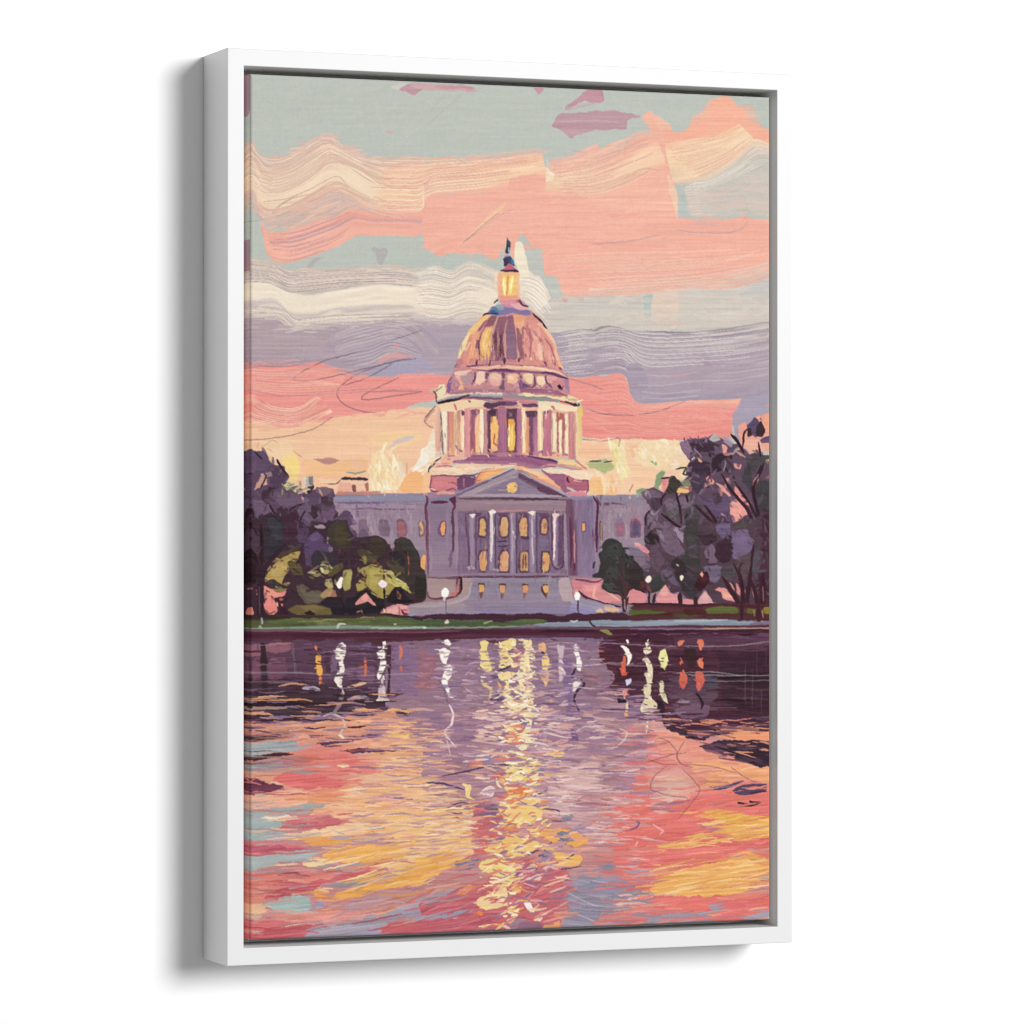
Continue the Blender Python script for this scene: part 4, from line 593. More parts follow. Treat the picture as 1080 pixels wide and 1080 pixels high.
F('#8a7d42','K 905,340 930,320 960,350 950,390 920,390',.4); F('#a8984a','K 890,440 960,400 1020,395 1080,440 L 0,400 60,410 130,450 180,440 190,490 260,510 300,550 355,570 330,620 270,590 190,570 150,640 90,660 40,640 0,600 K 1060,650 1000,610 960,570 920,590 870,600 870,560 920,510 950,500',.5); F('#bdb05c','L 0,420 60,430 80,480 60,560 0,570',.5,a=.7); F('#c6bf66','L 120,500 200,500 290,560 350,570 300,600 200,560 130,540',.5,a=.8); F('#c9be78','L 100,440 180,440 180,480 110,480',.4,a=.7); dabs('L 130,480 340,560 330,610 180,570',16,'#c6c070 #9a9a48 #d9d08a #7d7a3a',6,1.3,.3,.4,6)
F('#211c26','L 130,650 190,570 240,570 280,640 330,680 200,700 120,690',.5); F('#b07040','L 200,590 240,630 235,660 210,660',.3,a=.7); F('#3a3332','L 190,210 260,190 330,240 370,310 370,400 420,450 430,680 330,640 300,560 200,480 190,330',.5); F('#2a2430','L 190,300 260,320 280,430 200,440 150,370',.5); F('#4c4434','L 110,380 200,370 260,410 270,480 190,460',.5); F('#2c2a26','L 340,480 430,500 420,660 340,660',.5); F('#40382e','L 0,180 60,180 110,230 120,300 60,370 0,340',.5,a=.9); S('#a85a4a','L 290,300 295,420 290,480',.8); S('#a0503e','L 40,370 90,425',1.4); F('#9a8494','L 130,210 170,220 190,260 175,305 150,270',.3); F('#4f4a34','L 0,340 60,330 50,370 0,380',.4)
F('#d98c84','K 860,690 900,640 940,615 970,640 1010,700 1000,710 960,680 920,690 870,710',.3); F('#f2a89a','K 900,660 930,620 960,640 940,680',.3,a=.8); S('#d98c84','K 965,650 1015,710',1.6); L('#e0a08c','K 870,760 900,750',1.4,1); L('#d98a70','K 905,740 915,765',1.2,1); L('#e0a08c','K 1050,770 1070,740',1.4,1)
smear('K 40,80 860,40 900,400 700,560 360,700 60,700',200,6,2.0,(5,5),.6,.9,8,a=.65); smear('K 880,200 1080,220 L 300,300 420,640 100,640 K 860,560',90,6,2.0,(5,5),.6,.9,8,a=.65)
# trunks far left
S('#2f1a28','K 30,260 90,380 150,440',3.4,2.4); S('#2c1723','K 145,90 150,300 150,400',3,4); S('#331d2b','K 330,240 240,340 180,420 150,500',3,4); F('#301b29','K 100,420 190,400 170,560 165,700 175,800 175,860 100,860 120,700 120,560',.4); S('#3f2736','K 30,470 80,560 100,700 105,860',2.6,2.2); S('#6b4f5f','K 130,560 135,800',.8,a=.7); S('#7a5f6c','K 150,810 152,860',1.2); L('#6e4f64','K 85,290 120,310 150,260',.8,.8); S('#281420','K 0,780 60,800 110,790',2); S('#3a2230','K 20,660 60,700 100,720',1.6)
S('#231820','K 755,580 770,700 770,780',1.3,1.8); L('#5a4b3a','K 760,600 775,690',.7,.7)
# lamps of the left bank
F('#fbf6ea','K 715,545 735,510 750,490 770,500 760,530 760,570 740,585 725,570',.1); F('#f6e2ec','K 1030,545 1060,520 1080,500 L 20,520 60,545 K 1080,575 1050,575',.1,a=.0); F('#f4e4f0','L 60,545 90,510 130,535 130,560 100,578 75,565',.1); S('#3a2430','L 105,475 108,510',1.2); S('#2a1a24','L 105,575 110,660',1.4)
# pink shrubs near the steps
F('#d88f90','L 80,770 130,720 220,695 290,710 295,770 260,790 200,770 120,780',.3); F('#eeb0a6','L 130,740 200,710 230,740 190,770 130,770',.3,a=.8); F('#e8a29c','L 230,705 280,710 270,740 240,740',.3); S('#6a2a3c','L 240,740 265,775 290,770',1.4); L('#7a3a48','L 220,720 225,770',1,.9); L('#5a2838','L 255,740 285,745',1,.9); S('#e3c0b0','L 105,730 115,780',1); 
# ---------------------------------------------------------------- trees on the right bank
F('#5d495f','J 90,640 130,600 180,590 250,640 290,520 320,505 380,560 440,500 400,490 450,420 440,380 400,340 380,270 430,235 580,220 640,190 700,240 790,270 830,280 860,300 900,350 1065,360 1065,1080 100,1080 110,820 160,770',.7,sk=2)
F('#5d4a6a','J 880,130 930,70 980,100 990,200 940,220 890,190',.4); F('#3a2833','J 990,95 1025,180 1000,220 950,210 960,150',.3); F('#3c2a38','J 880,160 915,155 920,210 890,225',.3); F('#5d4c70','J 970,240 1040,180 1065,170 1065,270 1000,270',.4); F('#6a5a88','J 1000,60 1030,60 1010,110 980,90',.3,a=.8); F('#f2a78a','J 960,40 1065,0 1065,180 1030,180 1000,90',.5,a=.9); F('#aa9fb0','J 780,40 960,-20 1080,0 940,80 900,130 820,130 840,260 800,230 780,150',.5); F('#f2a58e','J 820,130 880,110 890,150 840,250 815,190',.4); F('#a79bb0','J 700,210 760,240 780,270 760,300 700,260',.5,a=.8); F('#b9b4b0','J 590,240 640,185 690,240 640,260',.4); F('#a9b3b0','J 620,240 655,205 665,245',.2)
F('#8a6a88','J 380,260 430,240 460,300 440,380 400,340',.6); F('#3c2b3c','J 440,260 560,230 680,290 690,330 560,330 480,310',.7); F('#5c4a60','J 470,310 600,360 620,440 540,450 470,370',.7); F('#3d2c40','J 440,420 520,380 600,420 600,520 480,560 430,500',.7); F('#31222e','J 620,380 700,340 780,370 700,480 640,490 610,440',.5); F('#504053','J 690,400 740,370 800,450 750,520 690,480',.6); F('#6d5a72','J 640,300 700,290 720,330 640,350',.5,a=.8); F('#44384c','J 470,500 560,480 560,620 500,650 460,600',.6); F('#3a3a44','J 440,470 500,460 470,500 410,510',.4); F('#7a6c8c','J 430,460 470,450 460,490 420,495',.4)
F('#4b474c','J 880,360 1060,360 1000,420 940,500 880,460',.6); F('#43424a','J 860,460 920,480 940,640 900,640 850,560',.6); F('#3c3d42','J 930,560 1065,540 1040,680 980,820 930,700',.6); F('#41253a','J 1020,800 1050,690 1058,660 1058,1080 980,1080 990,900',.8); F('#5a4b5a','J 740,560 840,520 850,640 770,640',.7,a=.7)
F('#f2b09a','J 870,240 970,230 1020,330 970,355 900,340 870,300',.5); F('#f5b79a','J 900,280 950,260 960,320 920,330',.3,a=.8); F('#ee9f96','J 690,270 730,290 730,340 700,345',.3); F('#e0958f','J 780,420 840,430 830,470 790,460',.3); F('#e8b070','J 1025,390 1060,370 1050,420 1035,420',.3); F('#dd8f84','J 1020,520 1065,500 1065,530 1020,535',.3); F('#e6a07a','J 510,380 530,375 550,410 515,410',.3); F('#e79a90','J 570,530 590,510 640,560 620,580 580,570',.3); F('#d9a090','J 545,580 600,560 610,590 560,600',.4,a=.8); F('#ea9a90','J 720,540 750,530 760,570 740,580',.3,a=.8)
F('#f0a094','J 640,560 700,590 780,680 760,690 680,620',.3); F('#ec948a','J 785,600 830,640 915,720 900,760 850,720 790,660',.4); F('#f09c90','J 750,740 820,690 890,810 840,830 780,870 755,800',.4); F('#f3b09c','J 780,740 830,720 840,790 800,810',.3,a=.6); L('#f6c0a4','J 770,780 840,800',1,.8)
F('#9aa870','J 360,540 440,540 460,580 400,600',.5,a=.6); F('#3a3a32','J 290,560 320,505 380,560 370,630 280,650 265,620',.5); F('#e8967f','J 230,540 290,535 275,600 245,650 235,600',.4); F('#d9808a','J 230,540 265,545 260,600 240,590',.3); S('#3a2028','J 230,535 290,528',1.2); F('#f3c27a','J 340,640 370,600 440,590 460,640',.3); F('#a85c5a','J 430,600 470,590 460,630 440,640',.3); F('#f5dfa0','J 400,440 440,410 430,470 400,530 350,490',.5,a=.8); S('#4a3a3a','J 340,465 420,455 400,500 450,510',1.1)
F('#736078','J 85,640 130,610 200,620 240,680 180,700 120,680',.6); F('#4c3b4c','J 150,690 230,680 240,740 190,780 160,760',.6); F('#7d6c80','J 240,700 380,660 500,660 480,720 400,760 260,760',.7,a=.8); F('#8a7c90','J 130,790 200,780 210,840 130,900',.6,a=.7); F('#756378','J 130,860 200,820 230,900 180,960',.7); F('#6a576a','J 220,860 320,880 330,1000 230,1000',.7); F('#5a5459','J 260,760 380,740 380,880 300,860 240,800',.6); F('#46474a','J 400,780 500,720 540,760 500,900 420,1000 410,880',.6); F('#94869a','J 310,890 400,920 400,1000 340,960',.5)
F('#5f4c70','J 500,680 640,700 700,660 760,680 740,780 640,780 560,740',.6); F('#4a3648','J 610,650 690,640 690,720 640,740',.5); F('#6a5784','J 650,880 760,870 760,1000 690,1000',.5); F('#5c4a74','J 640,790 740,780 760,860 660,870',.5); F('#412a3a','J 580,830 640,850 620,940 580,950',.5); F('#5b5a5a','J 500,860 580,870 590,940 520,940',.7); F('#3a2834','J 520,960 640,960 600,1040 530,1020',.5); F('#71617e','J 770,940 880,930 930,1000 900,1080 770,1080',.5); F('#4c4650','J 780,860 900,840 930,920 800,920',.6); F('#2a2026','J 105,980 180,930 220,990 150,1040 105,1020',.4)
smear('J 460,240 800,280 1060,380 1060,1060 420,1060 420,700',130,8,3.0,(6,6),.8,.9,8,a=.65); smear('J 110,620 480,600 420,1060 110,1060',110,7,2.0,(5,5),1.2,.8,8,a=.7)
dabs('J 460,250 780,280 840,620 480,620',30,'#4a3a4c #6e5a74 #6d5c74 #33242f',6,2.2,.7,.9,5,.8); dabs('J 400,240 580,215 600,250 440,270',16,'#8a7390 #5c4862',4,1,1.2,.4,5)
for q,w,w2 in (('J 850,300 860,200 880,160',1.6,1.2),('J 760,200 800,240 830,290 860,340',3,2.4),('J 690,500 760,620 860,740 900,800 960,960',1.8,3.2),('J 790,560 860,660 900,720 940,800 990,880',1.6,2.4),('J 990,440 940,560 930,640 960,780 990,900',2.6,2.6),('J 1010,420 980,500 930,560',1.8,2.2),('J 970,260 985,370',1.2,1.4),('J 490,740 580,830 640,900',2,3),('J 560,740 640,850 690,1000',2,3),('J 340,640 370,740 385,900',2,1.2),('J 235,740 235,690 270,650',1.6,1.2),('J 230,800 320,870 410,930',2.2,1.4),('J 420,660 435,720',1.8,1.4),('J 870,840 920,960 940,1060',1.4,2.2),('J 110,890 115,820 150,775',1,.8),('J 960,760 1000,900 985,1060',2.2,2.6)): S('#33182a',q,w,w2)
for q in ('J 700,480 720,430 715,400','J 480,310 540,370','J 930,560 970,500','J 560,260 580,240','J 410,290 470,330'): S('#8d7a90',q,.9,.7)
L('#c07a60','J 925,590 940,550 970,520',1,.9); L('#e6a080','J 960,570 970,540',1,.9)
# lower right trees
F('#4f3c4a','N 110,200 170,130 250,120 300,180 400,140 430,60 520,100 560,40 640,90 700,20 780,90 860,30 930,80 1000,0 1080,0 1080,800 640,690 560,590 500,660 440,660 360,600 300,620 260,545 200,600 100,620 50,580 M 1080,560 1000,580',.6,sk=2)
F('#6e6076','N 20,280 90,290 160,380 150,460 60,410 20,370',.6); F('#7d6d80','M 940,250 1000,270 1080,300 1080,420 1000,400 960,330',.6); F('#5d4a5c','N 150,250 230,240 260,380 200,460 150,400',.6); F('#d98b94','N 50,240 110,260 145,290 135,345 110,310 60,270',.3); F('#e3a2a4','N 20,235 60,220 80,250 40,260',.4); F('#2a2126','N 105,190 160,140 205,180 220,230 160,245 110,230',.4)
F('#6f5c72','N 230,130 330,140 400,300 340,330 260,300 220,200',.7); F('#8d7d92','N 200,130 240,140 260,220 225,220',.5,a=.8); F('#95889c','N 330,110 410,140 400,240 350,180',.4); F('#655672','N 230,440 290,420 350,520 370,570 300,540',.5); F('#3b3c3c','N 415,60 500,80 520,280 540,440 440,420 380,360 420,240',.5); F('#46484a','N 430,160 500,190 510,320 430,330',.6,a=.7); F('#332b30','N 300,370 360,330 420,400 430,480 370,540 320,450',.5); F('#36343c','N 370,480 470,470 560,440 540,600 450,650 380,590',.5); F('#393f3c','N 190,470 280,500 240,590 160,610 150,540',.5)
F('#726078','N 545,290 610,230 640,280 660,380 600,390 560,330',.6); F('#6c627c','N 550,400 660,400 700,420 680,500 630,540 580,480',.5); F('#6a5a80','N 650,90 770,80 760,160 690,200 650,140',.5); F('#3c2436','N 640,250 770,160 775,350 700,380 640,330',.5); F('#705f84','N 770,140 880,130 930,250 860,360 780,340 765,240',.5); F('#7c6a8e','N 800,160 870,160 880,260 800,270',.6,a=.6); F('#4b474c','N 690,430 780,400 830,460 760,520 700,500',.6); F('#59494f','N 820,330 920,330 920,440 850,530 820,450',.6); F('#3c2a38','N 500,180 640,160 660,230 560,250',.5); F('#4a4744','N 790,60 880,50 900,110 800,130',.6); F('#4e4f5c','N 930,300 1000,270 990,450 920,470',.5); F('#45293a','N 990,-20 1058,-20 1058,800 970,800 960,480 1000,300',1); dabs('N 960,0 1080,0 1080,640 960,640',40,'#3a1c2c #5a3a50 #4a3448 #6a5068 #33202c #4c4650',9,2.6,1.3,.5,6); F('#4a2c40','N 980,340 1065,310 1065,460 970,460',.5,a=.8); F('#3c1424','N 470,580 540,450 590,440 600,520 560,580 520,610',.5); F('#511c2c','N 520,460 570,450 590,500 530,540',.4,a=.7)
smear('N 120,0 1060,0 1060,640 700,640 560,580 420,600 200,560 120,480',220,6,2.0,(5,6),.9,.9,7,a=.65)
# pink dusk light below the crowns
F('#e58a8c','N -20,600 50,580 100,620 130,640 110,690 -20,690',.4); F('#e9969a','N 190,650 260,545 300,620 360,620 380,690 300,705 200,680',.4); F('#f0b0a0','N 220,600 260,555 290,620 240,640',.4,a=.8); F('#e58f94','N 390,645 480,660 480,700 390,700',.3); F('#d9a0a4','N 500,670 560,600 600,640 635,695 520,700',.3); F('#e5b0a8','N 540,640 570,605 600,660 560,680',.3,a=.8); F('#e9928c','N 640,590 670,570 720,580 760,630 800,680 700,660 690,610 660,600',.3); F('#f1b090','N 690,600 740,610 770,650 710,650',.3,a=.8); F('#e08686','N 750,530 770,540 790,600 760,570',.3); F('#e08686','N 800,530 830,580 830,640 800,610',.3); F('#e08880','N 915,550 940,560 950,650 960,670 930,640',.3); F('#d98080','N 850,570 870,600 865,620',.3)
F('#cf838a','M 525,500 760,505 750,580 850,610 920,640 900,700 700,690 600,620 530,620',.4); F('#e09090','M 600,560 740,530 745,600 840,620 880,690 720,680 620,620',.5); F('#ea9f9a','M 620,560 730,545 720,600 640,600',.5,a=.8); S('#efb09a','M 700,560 690,640 720,660',1.6); S('#7a4a68','M 550,510 700,530 755,510',2,1); S('#eab0a0','M 800,610 890,670',1.4); F('#e28c90','M 950,600 1000,570 1080,640 1080,690 940,690',.4); S('#4a2238','M 580,600 640,650 760,690 900,720',2.2,1.6)
RB([(0,'#a193a0'),(.5,'#978fae'),(1,'#8a7fa6')],'M 540,640 700,690 900,740','M 500,765 650,775 740,765',br=6); F('#b7a0a4','M 420,505 510,500 530,640 560,680 470,670 430,610',.4); F('#e3b98a','M 700,750 750,730 770,760 730,770',.3); F('#dcb08a','M 780,700 850,710 905,745 800,755 775,740',.4); S('#9a90ae','M 640,660 760,700 850,720',1.8,a=.8)
# round tree
F('#33302e','M 800,200 830,190 870,210 905,240 920,300 960,330 985,330 1000,370 1060,430 1075,470 1050,540 1000,580 960,600 930,660 900,650 870,620 790,610 745,580 760,510 680,490 690,470 730,460 745,380 725,320 760,290 750,240',.5,sk=2); F('#42403c','M 790,260 880,230 910,300 880,360 800,340',.7,a=.7); F('#3d4a46','M 750,540 820,540 880,600 800,605',.6,a=.8); F('#45453c','M 790,420 860,420 880,520 800,510',.6,a=.6); F('#39302e','M 900,340 960,350 960,440 900,440',.6,a=.8)
for a in ('M 930,740 925,600 860,400','M 925,640 900,500 830,450','M 930,640 950,480 950,340','M 930,650 990,520 1010,440','M 925,660 860,580 800,510','M 935,600 905,420 880,370','M 940,620 980,430 985,350'): S('#4a3036',a,1.6,.7)
F('#3f2b30','M 895,640 930,660 960,640 945,700 940,760 915,760 905,690',.3); L('#d9b0a0','M 925,660 930,740',1.1,1); F('#2a2426','M 690,375 700,380 700,430 685,430',.3); dabs('M 740,250 900,220 1040,430 960,590 780,590',60,'#3a3734 #2a2628 #4a4a44 #40363a #30403c',5,1.4,1.0,.8,5,.8); F('#2c2a2c','M 1000,440 1080,420 1080,620 1030,600 1000,560',.5); F('#8a3a34','M 1040,540 1060,520 1075,560 1050,580',.3,a=.7)
F('#302a2c','N -20,430 60,420 105,460 100,600 50,600 0,570',.5); F('#8a2f34','N 70,530 100,520 110,570 80,580',.3,a=.6); L('#7a2a30','N 60,560 120,600 150,560',1,.9)
# trunks lower right
for q,w,w2 in (('N 140,600 140,720 145,800',1.5,2),('N 185,620 170,690',2,2),('N 375,610 375,710',4,3.4),('N 490,640 492,710',3.4,3.4),('N 690,480 760,590 820,700 840,800',3,5),('N 820,420 850,600 850,800',2,5),('N 920,360 900,540 880,690 860,800',2.4,4),('N 850,380 820,420',1.2,1),('N 900,480 950,640 970,820',2.4,4),('N 1000,460 1000,640 975,830',6,6),('N 880,560 890,690 880,770',2,1.6),('N 930,250 915,400',1.6,1.6),('N 780,390 820,470 830,560',1.4,1.4)): S('#3b1b29',q,w,w2)
S('#8a5560','N 1003,560 1005,680',.8); F('#3c1c2a','N 810,690 870,690 880,800 900,820 800,820 815,760',.4); L('#b06050','N 130,560 150,600',1,.8); L('#8a5a3a','N 140,690 145,790',1.2,1); L('#c99070','N 880,690 900,740',1,.7)
# lamps on the right
for q,c in (('N 107,520 120,490 150,478 160,500 150,525 130,540','#f4f0d8'),('N 370,490 385,475 405,490 395,515 380,525','#efe8cc'),('N 340,400 350,390 368,400 360,418','#a9a89a'),('N 525,470 540,445 555,470 545,495','#f0a88c')): F(c,q,.1)
F('#fdfaf2','L 540,600 560,575 585,575 600,610 585,645 560,648 542,630',.1); L('#55434e','L 578,650 578,775',.9,.9); F('#cfc4d0','L 555,645 580,645 570,680 555,670',.2); F('#fdfaf2','M 540,635 550,605 575,600 592,630 580,665 555,668',.1); S('#5a3a48','M 572,665 574,760',1.2); L('#e9d9b8','M 550,610 560,590',1,.8)
tint('G -20,320 240,400 560,600 700,660 860,900 1080,960 L 430,400 430,700 0,760 K -20,780',(0,-5,-6),.86); tint('J 90,620 450,240 860,150 1080,240 N 1080,780 M 640,690 J 110,1080',(1,-5,-5),.84)
# ---------------------------------------------------------------- lawn and embankment
RB([(0,'#33202a'),(.3,'#413326'),(.6,'#5a5a2e'),(1,'#5b6238')],'K -20,790 300,780 700,785 1080,770 L 200,780 400,800','K -20,880 400,870 1080,875 L 400,870',br=6)
F('#5c6432','K 190,830 400,800 700,805 1080,790 L 200,800 400,820 400,860 0,870 K 1080,870 600,860 250,870',.5,sk=6); S('#8b8648','K 420,835 600,830 700,835',1.4); S('#8d8a4e','K 580,860 640,815 760,820',1); S('#46302e','K 700,800 900,795 1080,780',1.6); S('#3b2a22','K 200,790 380,795',2); S('#a8a070','K 900,800 1000,798',.8); dabs('K 190,830 1080,795 1080,870 190,870',30,'#4b5a2e #6a6a38 #566038 #7a7a44',14,1.2,-.03,.06,6,.7)
RB([(0,'#6b7460'),(.4,'#8d9b86'),(.7,'#7d8c78'),(1,'#5d6a5e')],'K 140,880 400,870 700,858 1080,862 L 600,870 1080,862 M 100,850','K -20,895 400,892 1080,892 L 600,890 1080,880 M 100,868',br=8); S('#b7c4ac','K 720,880 740,850 790,850',2.4,1.2); S('#a3b79c','L 0,875 200,880 430,872',1.2); S('#c3d0b8','L 400,882 430,876',.8); F('#a3a77c','K 110,885 140,850 160,880',.3); S('#9a9aa8','K 148,800 150,850',1.6)
F('#42202f','L 300,790 600,770 760,775 1080,770 M 0,775 300,770 450,790 560,760 640,780 900,755 960,780 1080,780 1080,830 560,830 0,850 L 800,820 500,820',.4); F('#4b5c33','L 200,800 420,815 800,825 1080,840 M 0,830 200,808 320,815 350,830 300,850 0,865 L 700,870 400,865',.4,sk=5); F('#5b6a3a','M 80,830 180,812 320,812 290,845 120,840',.4); S('#98a070','L 860,845 930,825',1); F('#d9cfc0','L 565,830 590,815 610,830 600,845 570,850',.2); L('#f0ead8','L 180,848 200,848',1.6,.9)
F('#8b96a2','M 200,858 350,835 500,830 660,828 840,820 1080,820 N 200,820 330,825 500,820 740,815 950,835 860,860 400,858 M 1080,870 700,868 400,870',.3,sk=6); S('#b8bcc4','M 510,825 540,830 570,820',1.4); S('#3a2434','M 655,825 680,855 720,880',1); S('#a8b2b8','N 330,825 600,822 735,815',1.4); F('#d3cdd8','N 115,808 145,790 175,800 165,815 130,820',.3); F('#7f9ab0','N 990,800 1015,800 1015,830 990,835',.2); S('#c9a050','N 990,750 1005,800',1.2)
RB([(0,'#4a1e2c'),(.5,'#5a2c2c'),(1,'#47242c')],'M 950,690 N 0,690 300,705 640,690 1065,700','M 950,800 N 0,830 300,815 640,815 1065,830',br=8,fade=14,edge=.08); F('#55602f','M 955,740 1080,735 N 0,740 200,745 290,755 200,775 0,778 M 1080,778 960,775',.4,sk=6); F('#4a4a2a','N 300,760 560,770 500,800 420,810 330,800',.5,a=.8); F('#5c6330','N 560,730 640,715 810,720 820,770 700,780 590,765',.4,sk=6); F('#625e30','N 880,730 950,735 950,770 880,770',.4); F('#8a7a30','N 1010,720 1050,720 1040,780 1010,770',.4); S('#3a1a24','N -20,695 300,700 460,710 640,695',2); F('#4a2024','N 400,730 560,730 590,790 420,780',.5,a=.8); for_ = [S('#3b1b29',q,3.6,4.6) for q in ('N 840,690 845,810','N 970,690 968,830','N 1045,690 1050,840')]; L('#b59a40','N 935,740 940,790',1.4,.9); L('#e0b070','N 1000,740 1003,800',1,.9)
RB([(0,'#6a4650'),(.15,'#4d2436'),(.5,'#46192c'),(.8,'#532438'),(1,'#5a2c42')],'K -20,895 1080,892 L 1080,880 M 700,870 1080,870 N 400,858 860,862 1065,850','K -20,985 600,975 1080,975 L 400,975 1080,945 M 600,950 1080,950 N 400,930 1065,930',br=7,lines=6)
for q,c,w in (('K 0,905 400,900 800,912 1080,905','#7d5a66',1),('L 0,905 300,912 700,900','#7a4a58',1),('M 0,880 500,880 1080,885','#6d5060',1.2),('N 0,885 400,885 1065,880','#8a6a88',1.6),('N 540,885 800,880 1065,880','#c09a70',.7),('N 0,925 300,930 760,918','#8a5a74',1.3),('M 100,945 700,950 1080,945','#8a6880',1),('L 300,985 700,965','#a08a9c',1.2),('M 300,905 700,900','#2c1020',1.6),('N 0,905 500,905 1065,895','#33142a',2)): S(c,q,w,a=.8)
F('#9a9a4a','M 730,900 800,890 835,935 790,920',.3)
tint('K -20,790 1080,790 M 0,780 M 700,880 K -20,890',(-4,-4,-2),.85,4)
# ---------------------------------------------------------------- the water
RB([(0,'#4d2838'),(.5,'#59324a'),(1,'#4a2a3e')],'O -20,90 1080,75 P 1080,60 Q 1065,50','O -20,440 1080,420 P 1080,420 Q 1065,420',br=7)
F('#8d6f8c', [(240,690),(830,690),(830,770),(240,770)],.5,False); F('#c58a88', [(240,760),(830,760),(830,1010),(240,1010)],.8,False,sk=8)
DN, LN = .62, 1.15
# middle water, lavender; side water, plum
F('#5b3c58','O -20,80 860,90 880,440 860,520 -20,560',.8,sk=5); F('#3f2a3a','O -20,300 400,330 860,400 860,500 400,540 -20,600',.9,sk=7)
RB([(0,'#75607f'),(.5,'#7b6690'),(1,'#8d7290')],'O 860,100 1080,90 P 300,80 900,70 1080,80 Q 60,70','O 860,480 1080,460 P 300,480 900,500 1080,480 Q 120,520',br=8)
F('#7e6486','O 880,100 1080,95 P 1080,75 Q 40,70 50,200 110,280 90,360 180,420 160,560 0,620 P 0,600 O 1080,620 880,520',.8,sk=5,c2='#97788f')
F('#4b2238','Q 40,60 1065,30 1065,600 900,590 700,620 560,640 430,600 420,540 350,540 200,430 80,380 130,300 40,200',.7,sk=5); F('#54304a','Q 480,60 1065,50 1065,130 800,150 500,150',.8); F('#3a1e30','Q 740,150 900,160 1065,150 1065,560 800,520 760,300',.9,sk=6); F('#5c4054','Q 460,300 740,280 760,440 600,480 460,440',.9,sk=6); F('#7d5f78','Q 500,440 700,470 680,540 540,560 480,500',.9,a=.8); F('#6a4160','Q 800,60 1000,45 1060,65 900,75',.4)
smear('O -20,90 860,100 860,540 -20,560',220,26,1.6,(20,3),0,.04,9,a=.8); smear('Q 60,60 1060,50 1060,560 500,600 160,480',260,26,1.6,(20,3),0,.04,9,a=.8); smear('O 880,100 1080,90 P 1080,80 Q 60,80 150,500 P 0,560 O 900,520',260,22,1.7,(16,3),0,.05,9,a=.8)
# pink and lilac passages
F('#9b5d72','O 20,110 290,100 290,150 150,170 20,190',.6,a=.85); F('#8d4f66','O 60,200 110,180 110,330 60,340',.7,a=.6); F('#7d4a66','O 160,190 280,180 260,300 160,330',.8,a=.6); S('#b5707e','O 150,115 290,105',2.4,a=.8); F('#75608a','O 690,110 780,100 770,150 690,140',.6,a=.8); F('#7a5f94','O 890,110 960,100 1060,200 1060,420 900,400',.7,a=.6); F('#8a6f92','O 540,170 570,160 570,240 530,280',.6,a=.6); F('#8f5f86','O 700,240 800,240 790,330 690,320',.6,a=.5)
F('#33202c','O 110,90 140,95 150,280 155,400 120,400 115,250',.6); F('#3a2434','O 870,110 895,120 890,430 865,420 880,300 865,200',.4); F('#45283a','O 500,140 530,140 530,280 500,280',.6,a=.7); L('#5a3a50','O 95,100 95,160',1.6,.9)
F('#9a5c70','P 0,140 60,150 120,180 100,380 0,380',.8,a=.55); dabs('P -10,140 140,140 140,380 -10,380',26,'#a0607a #c07a80 #8a5a80 #7d6a96 #b06a78',12,1.8,0,.06,7,.7); F('#7a6c98','P 60,140 110,130 110,190 60,200',.6,a=.6); F('#b26a86','P 560,150 660,140 640,240 560,260',.6,a=.7); dabs('P 230,110 340,110 340,480 230,480',36,'#b08aa0 #c99aa4 #8a7098 #d0a8a6 #a87a90',7,1.6,0,.15,7,.75); dabs('P 700,120 930,100 930,480 700,480',70,'#8f7496 #7a5f96 #a88ea0 #6c5490 #9a7690',13,1.8,0,.08,7,.7); F('#6a5596','P 870,200 930,200 930,700 880,680 900,440',.8,a=.6); F('#7d5a6a','P 990,280 1080,300 1080,420 980,400',.8,a=.6); dabs('P 960,160 1080,150 1080,320 960,300',20,'#a0707e #b8727a #7a6c88 #86728e',10,1.8,0,.08,7,.7)
# thin ripple lines across
for q,c in (('O 0,283 300,280 560,292 800,295 1080,280','#a894a0'),('O 20,270 400,285 700,320 1080,312','#7d6a80'),('O 0,340 240,330','#8a7080'),('O 30,380 300,370','#6f5a78'),('Q 0,95 200,110 500,120 850,118 1060,80','#a893a4'),('Q 480,285 700,275 900,295 1065,297','#9ab0b0'),('Q 560,292 900,298','#b0b8b4'),('Q 0,220 300,240 480,230','#a08a98'),('Q 640,330 900,330 1065,320','#7d8a90'),('P 760,110 860,100 960,108','#c0a4b0')): L(c,q,1.0,.9)
for x,y0,y1,c in ((915,220,480,'#7f8a80'),(955,250,500,'#7d7a70'),(1010,380,520,'#8a6a58'),(985,120,300,'#6b5066'),(1040,100,240,'#5e4a60'),(310,105,280,'#9aa4a4'),(320,200,300,'#8a94a0'),(300,100,170,'#b0a8a0')): L(c,f'Q {x},{y0} {x},{y1}' if x>800 else f'O {x},{y0} {x+4},{y1}',.8,.45)
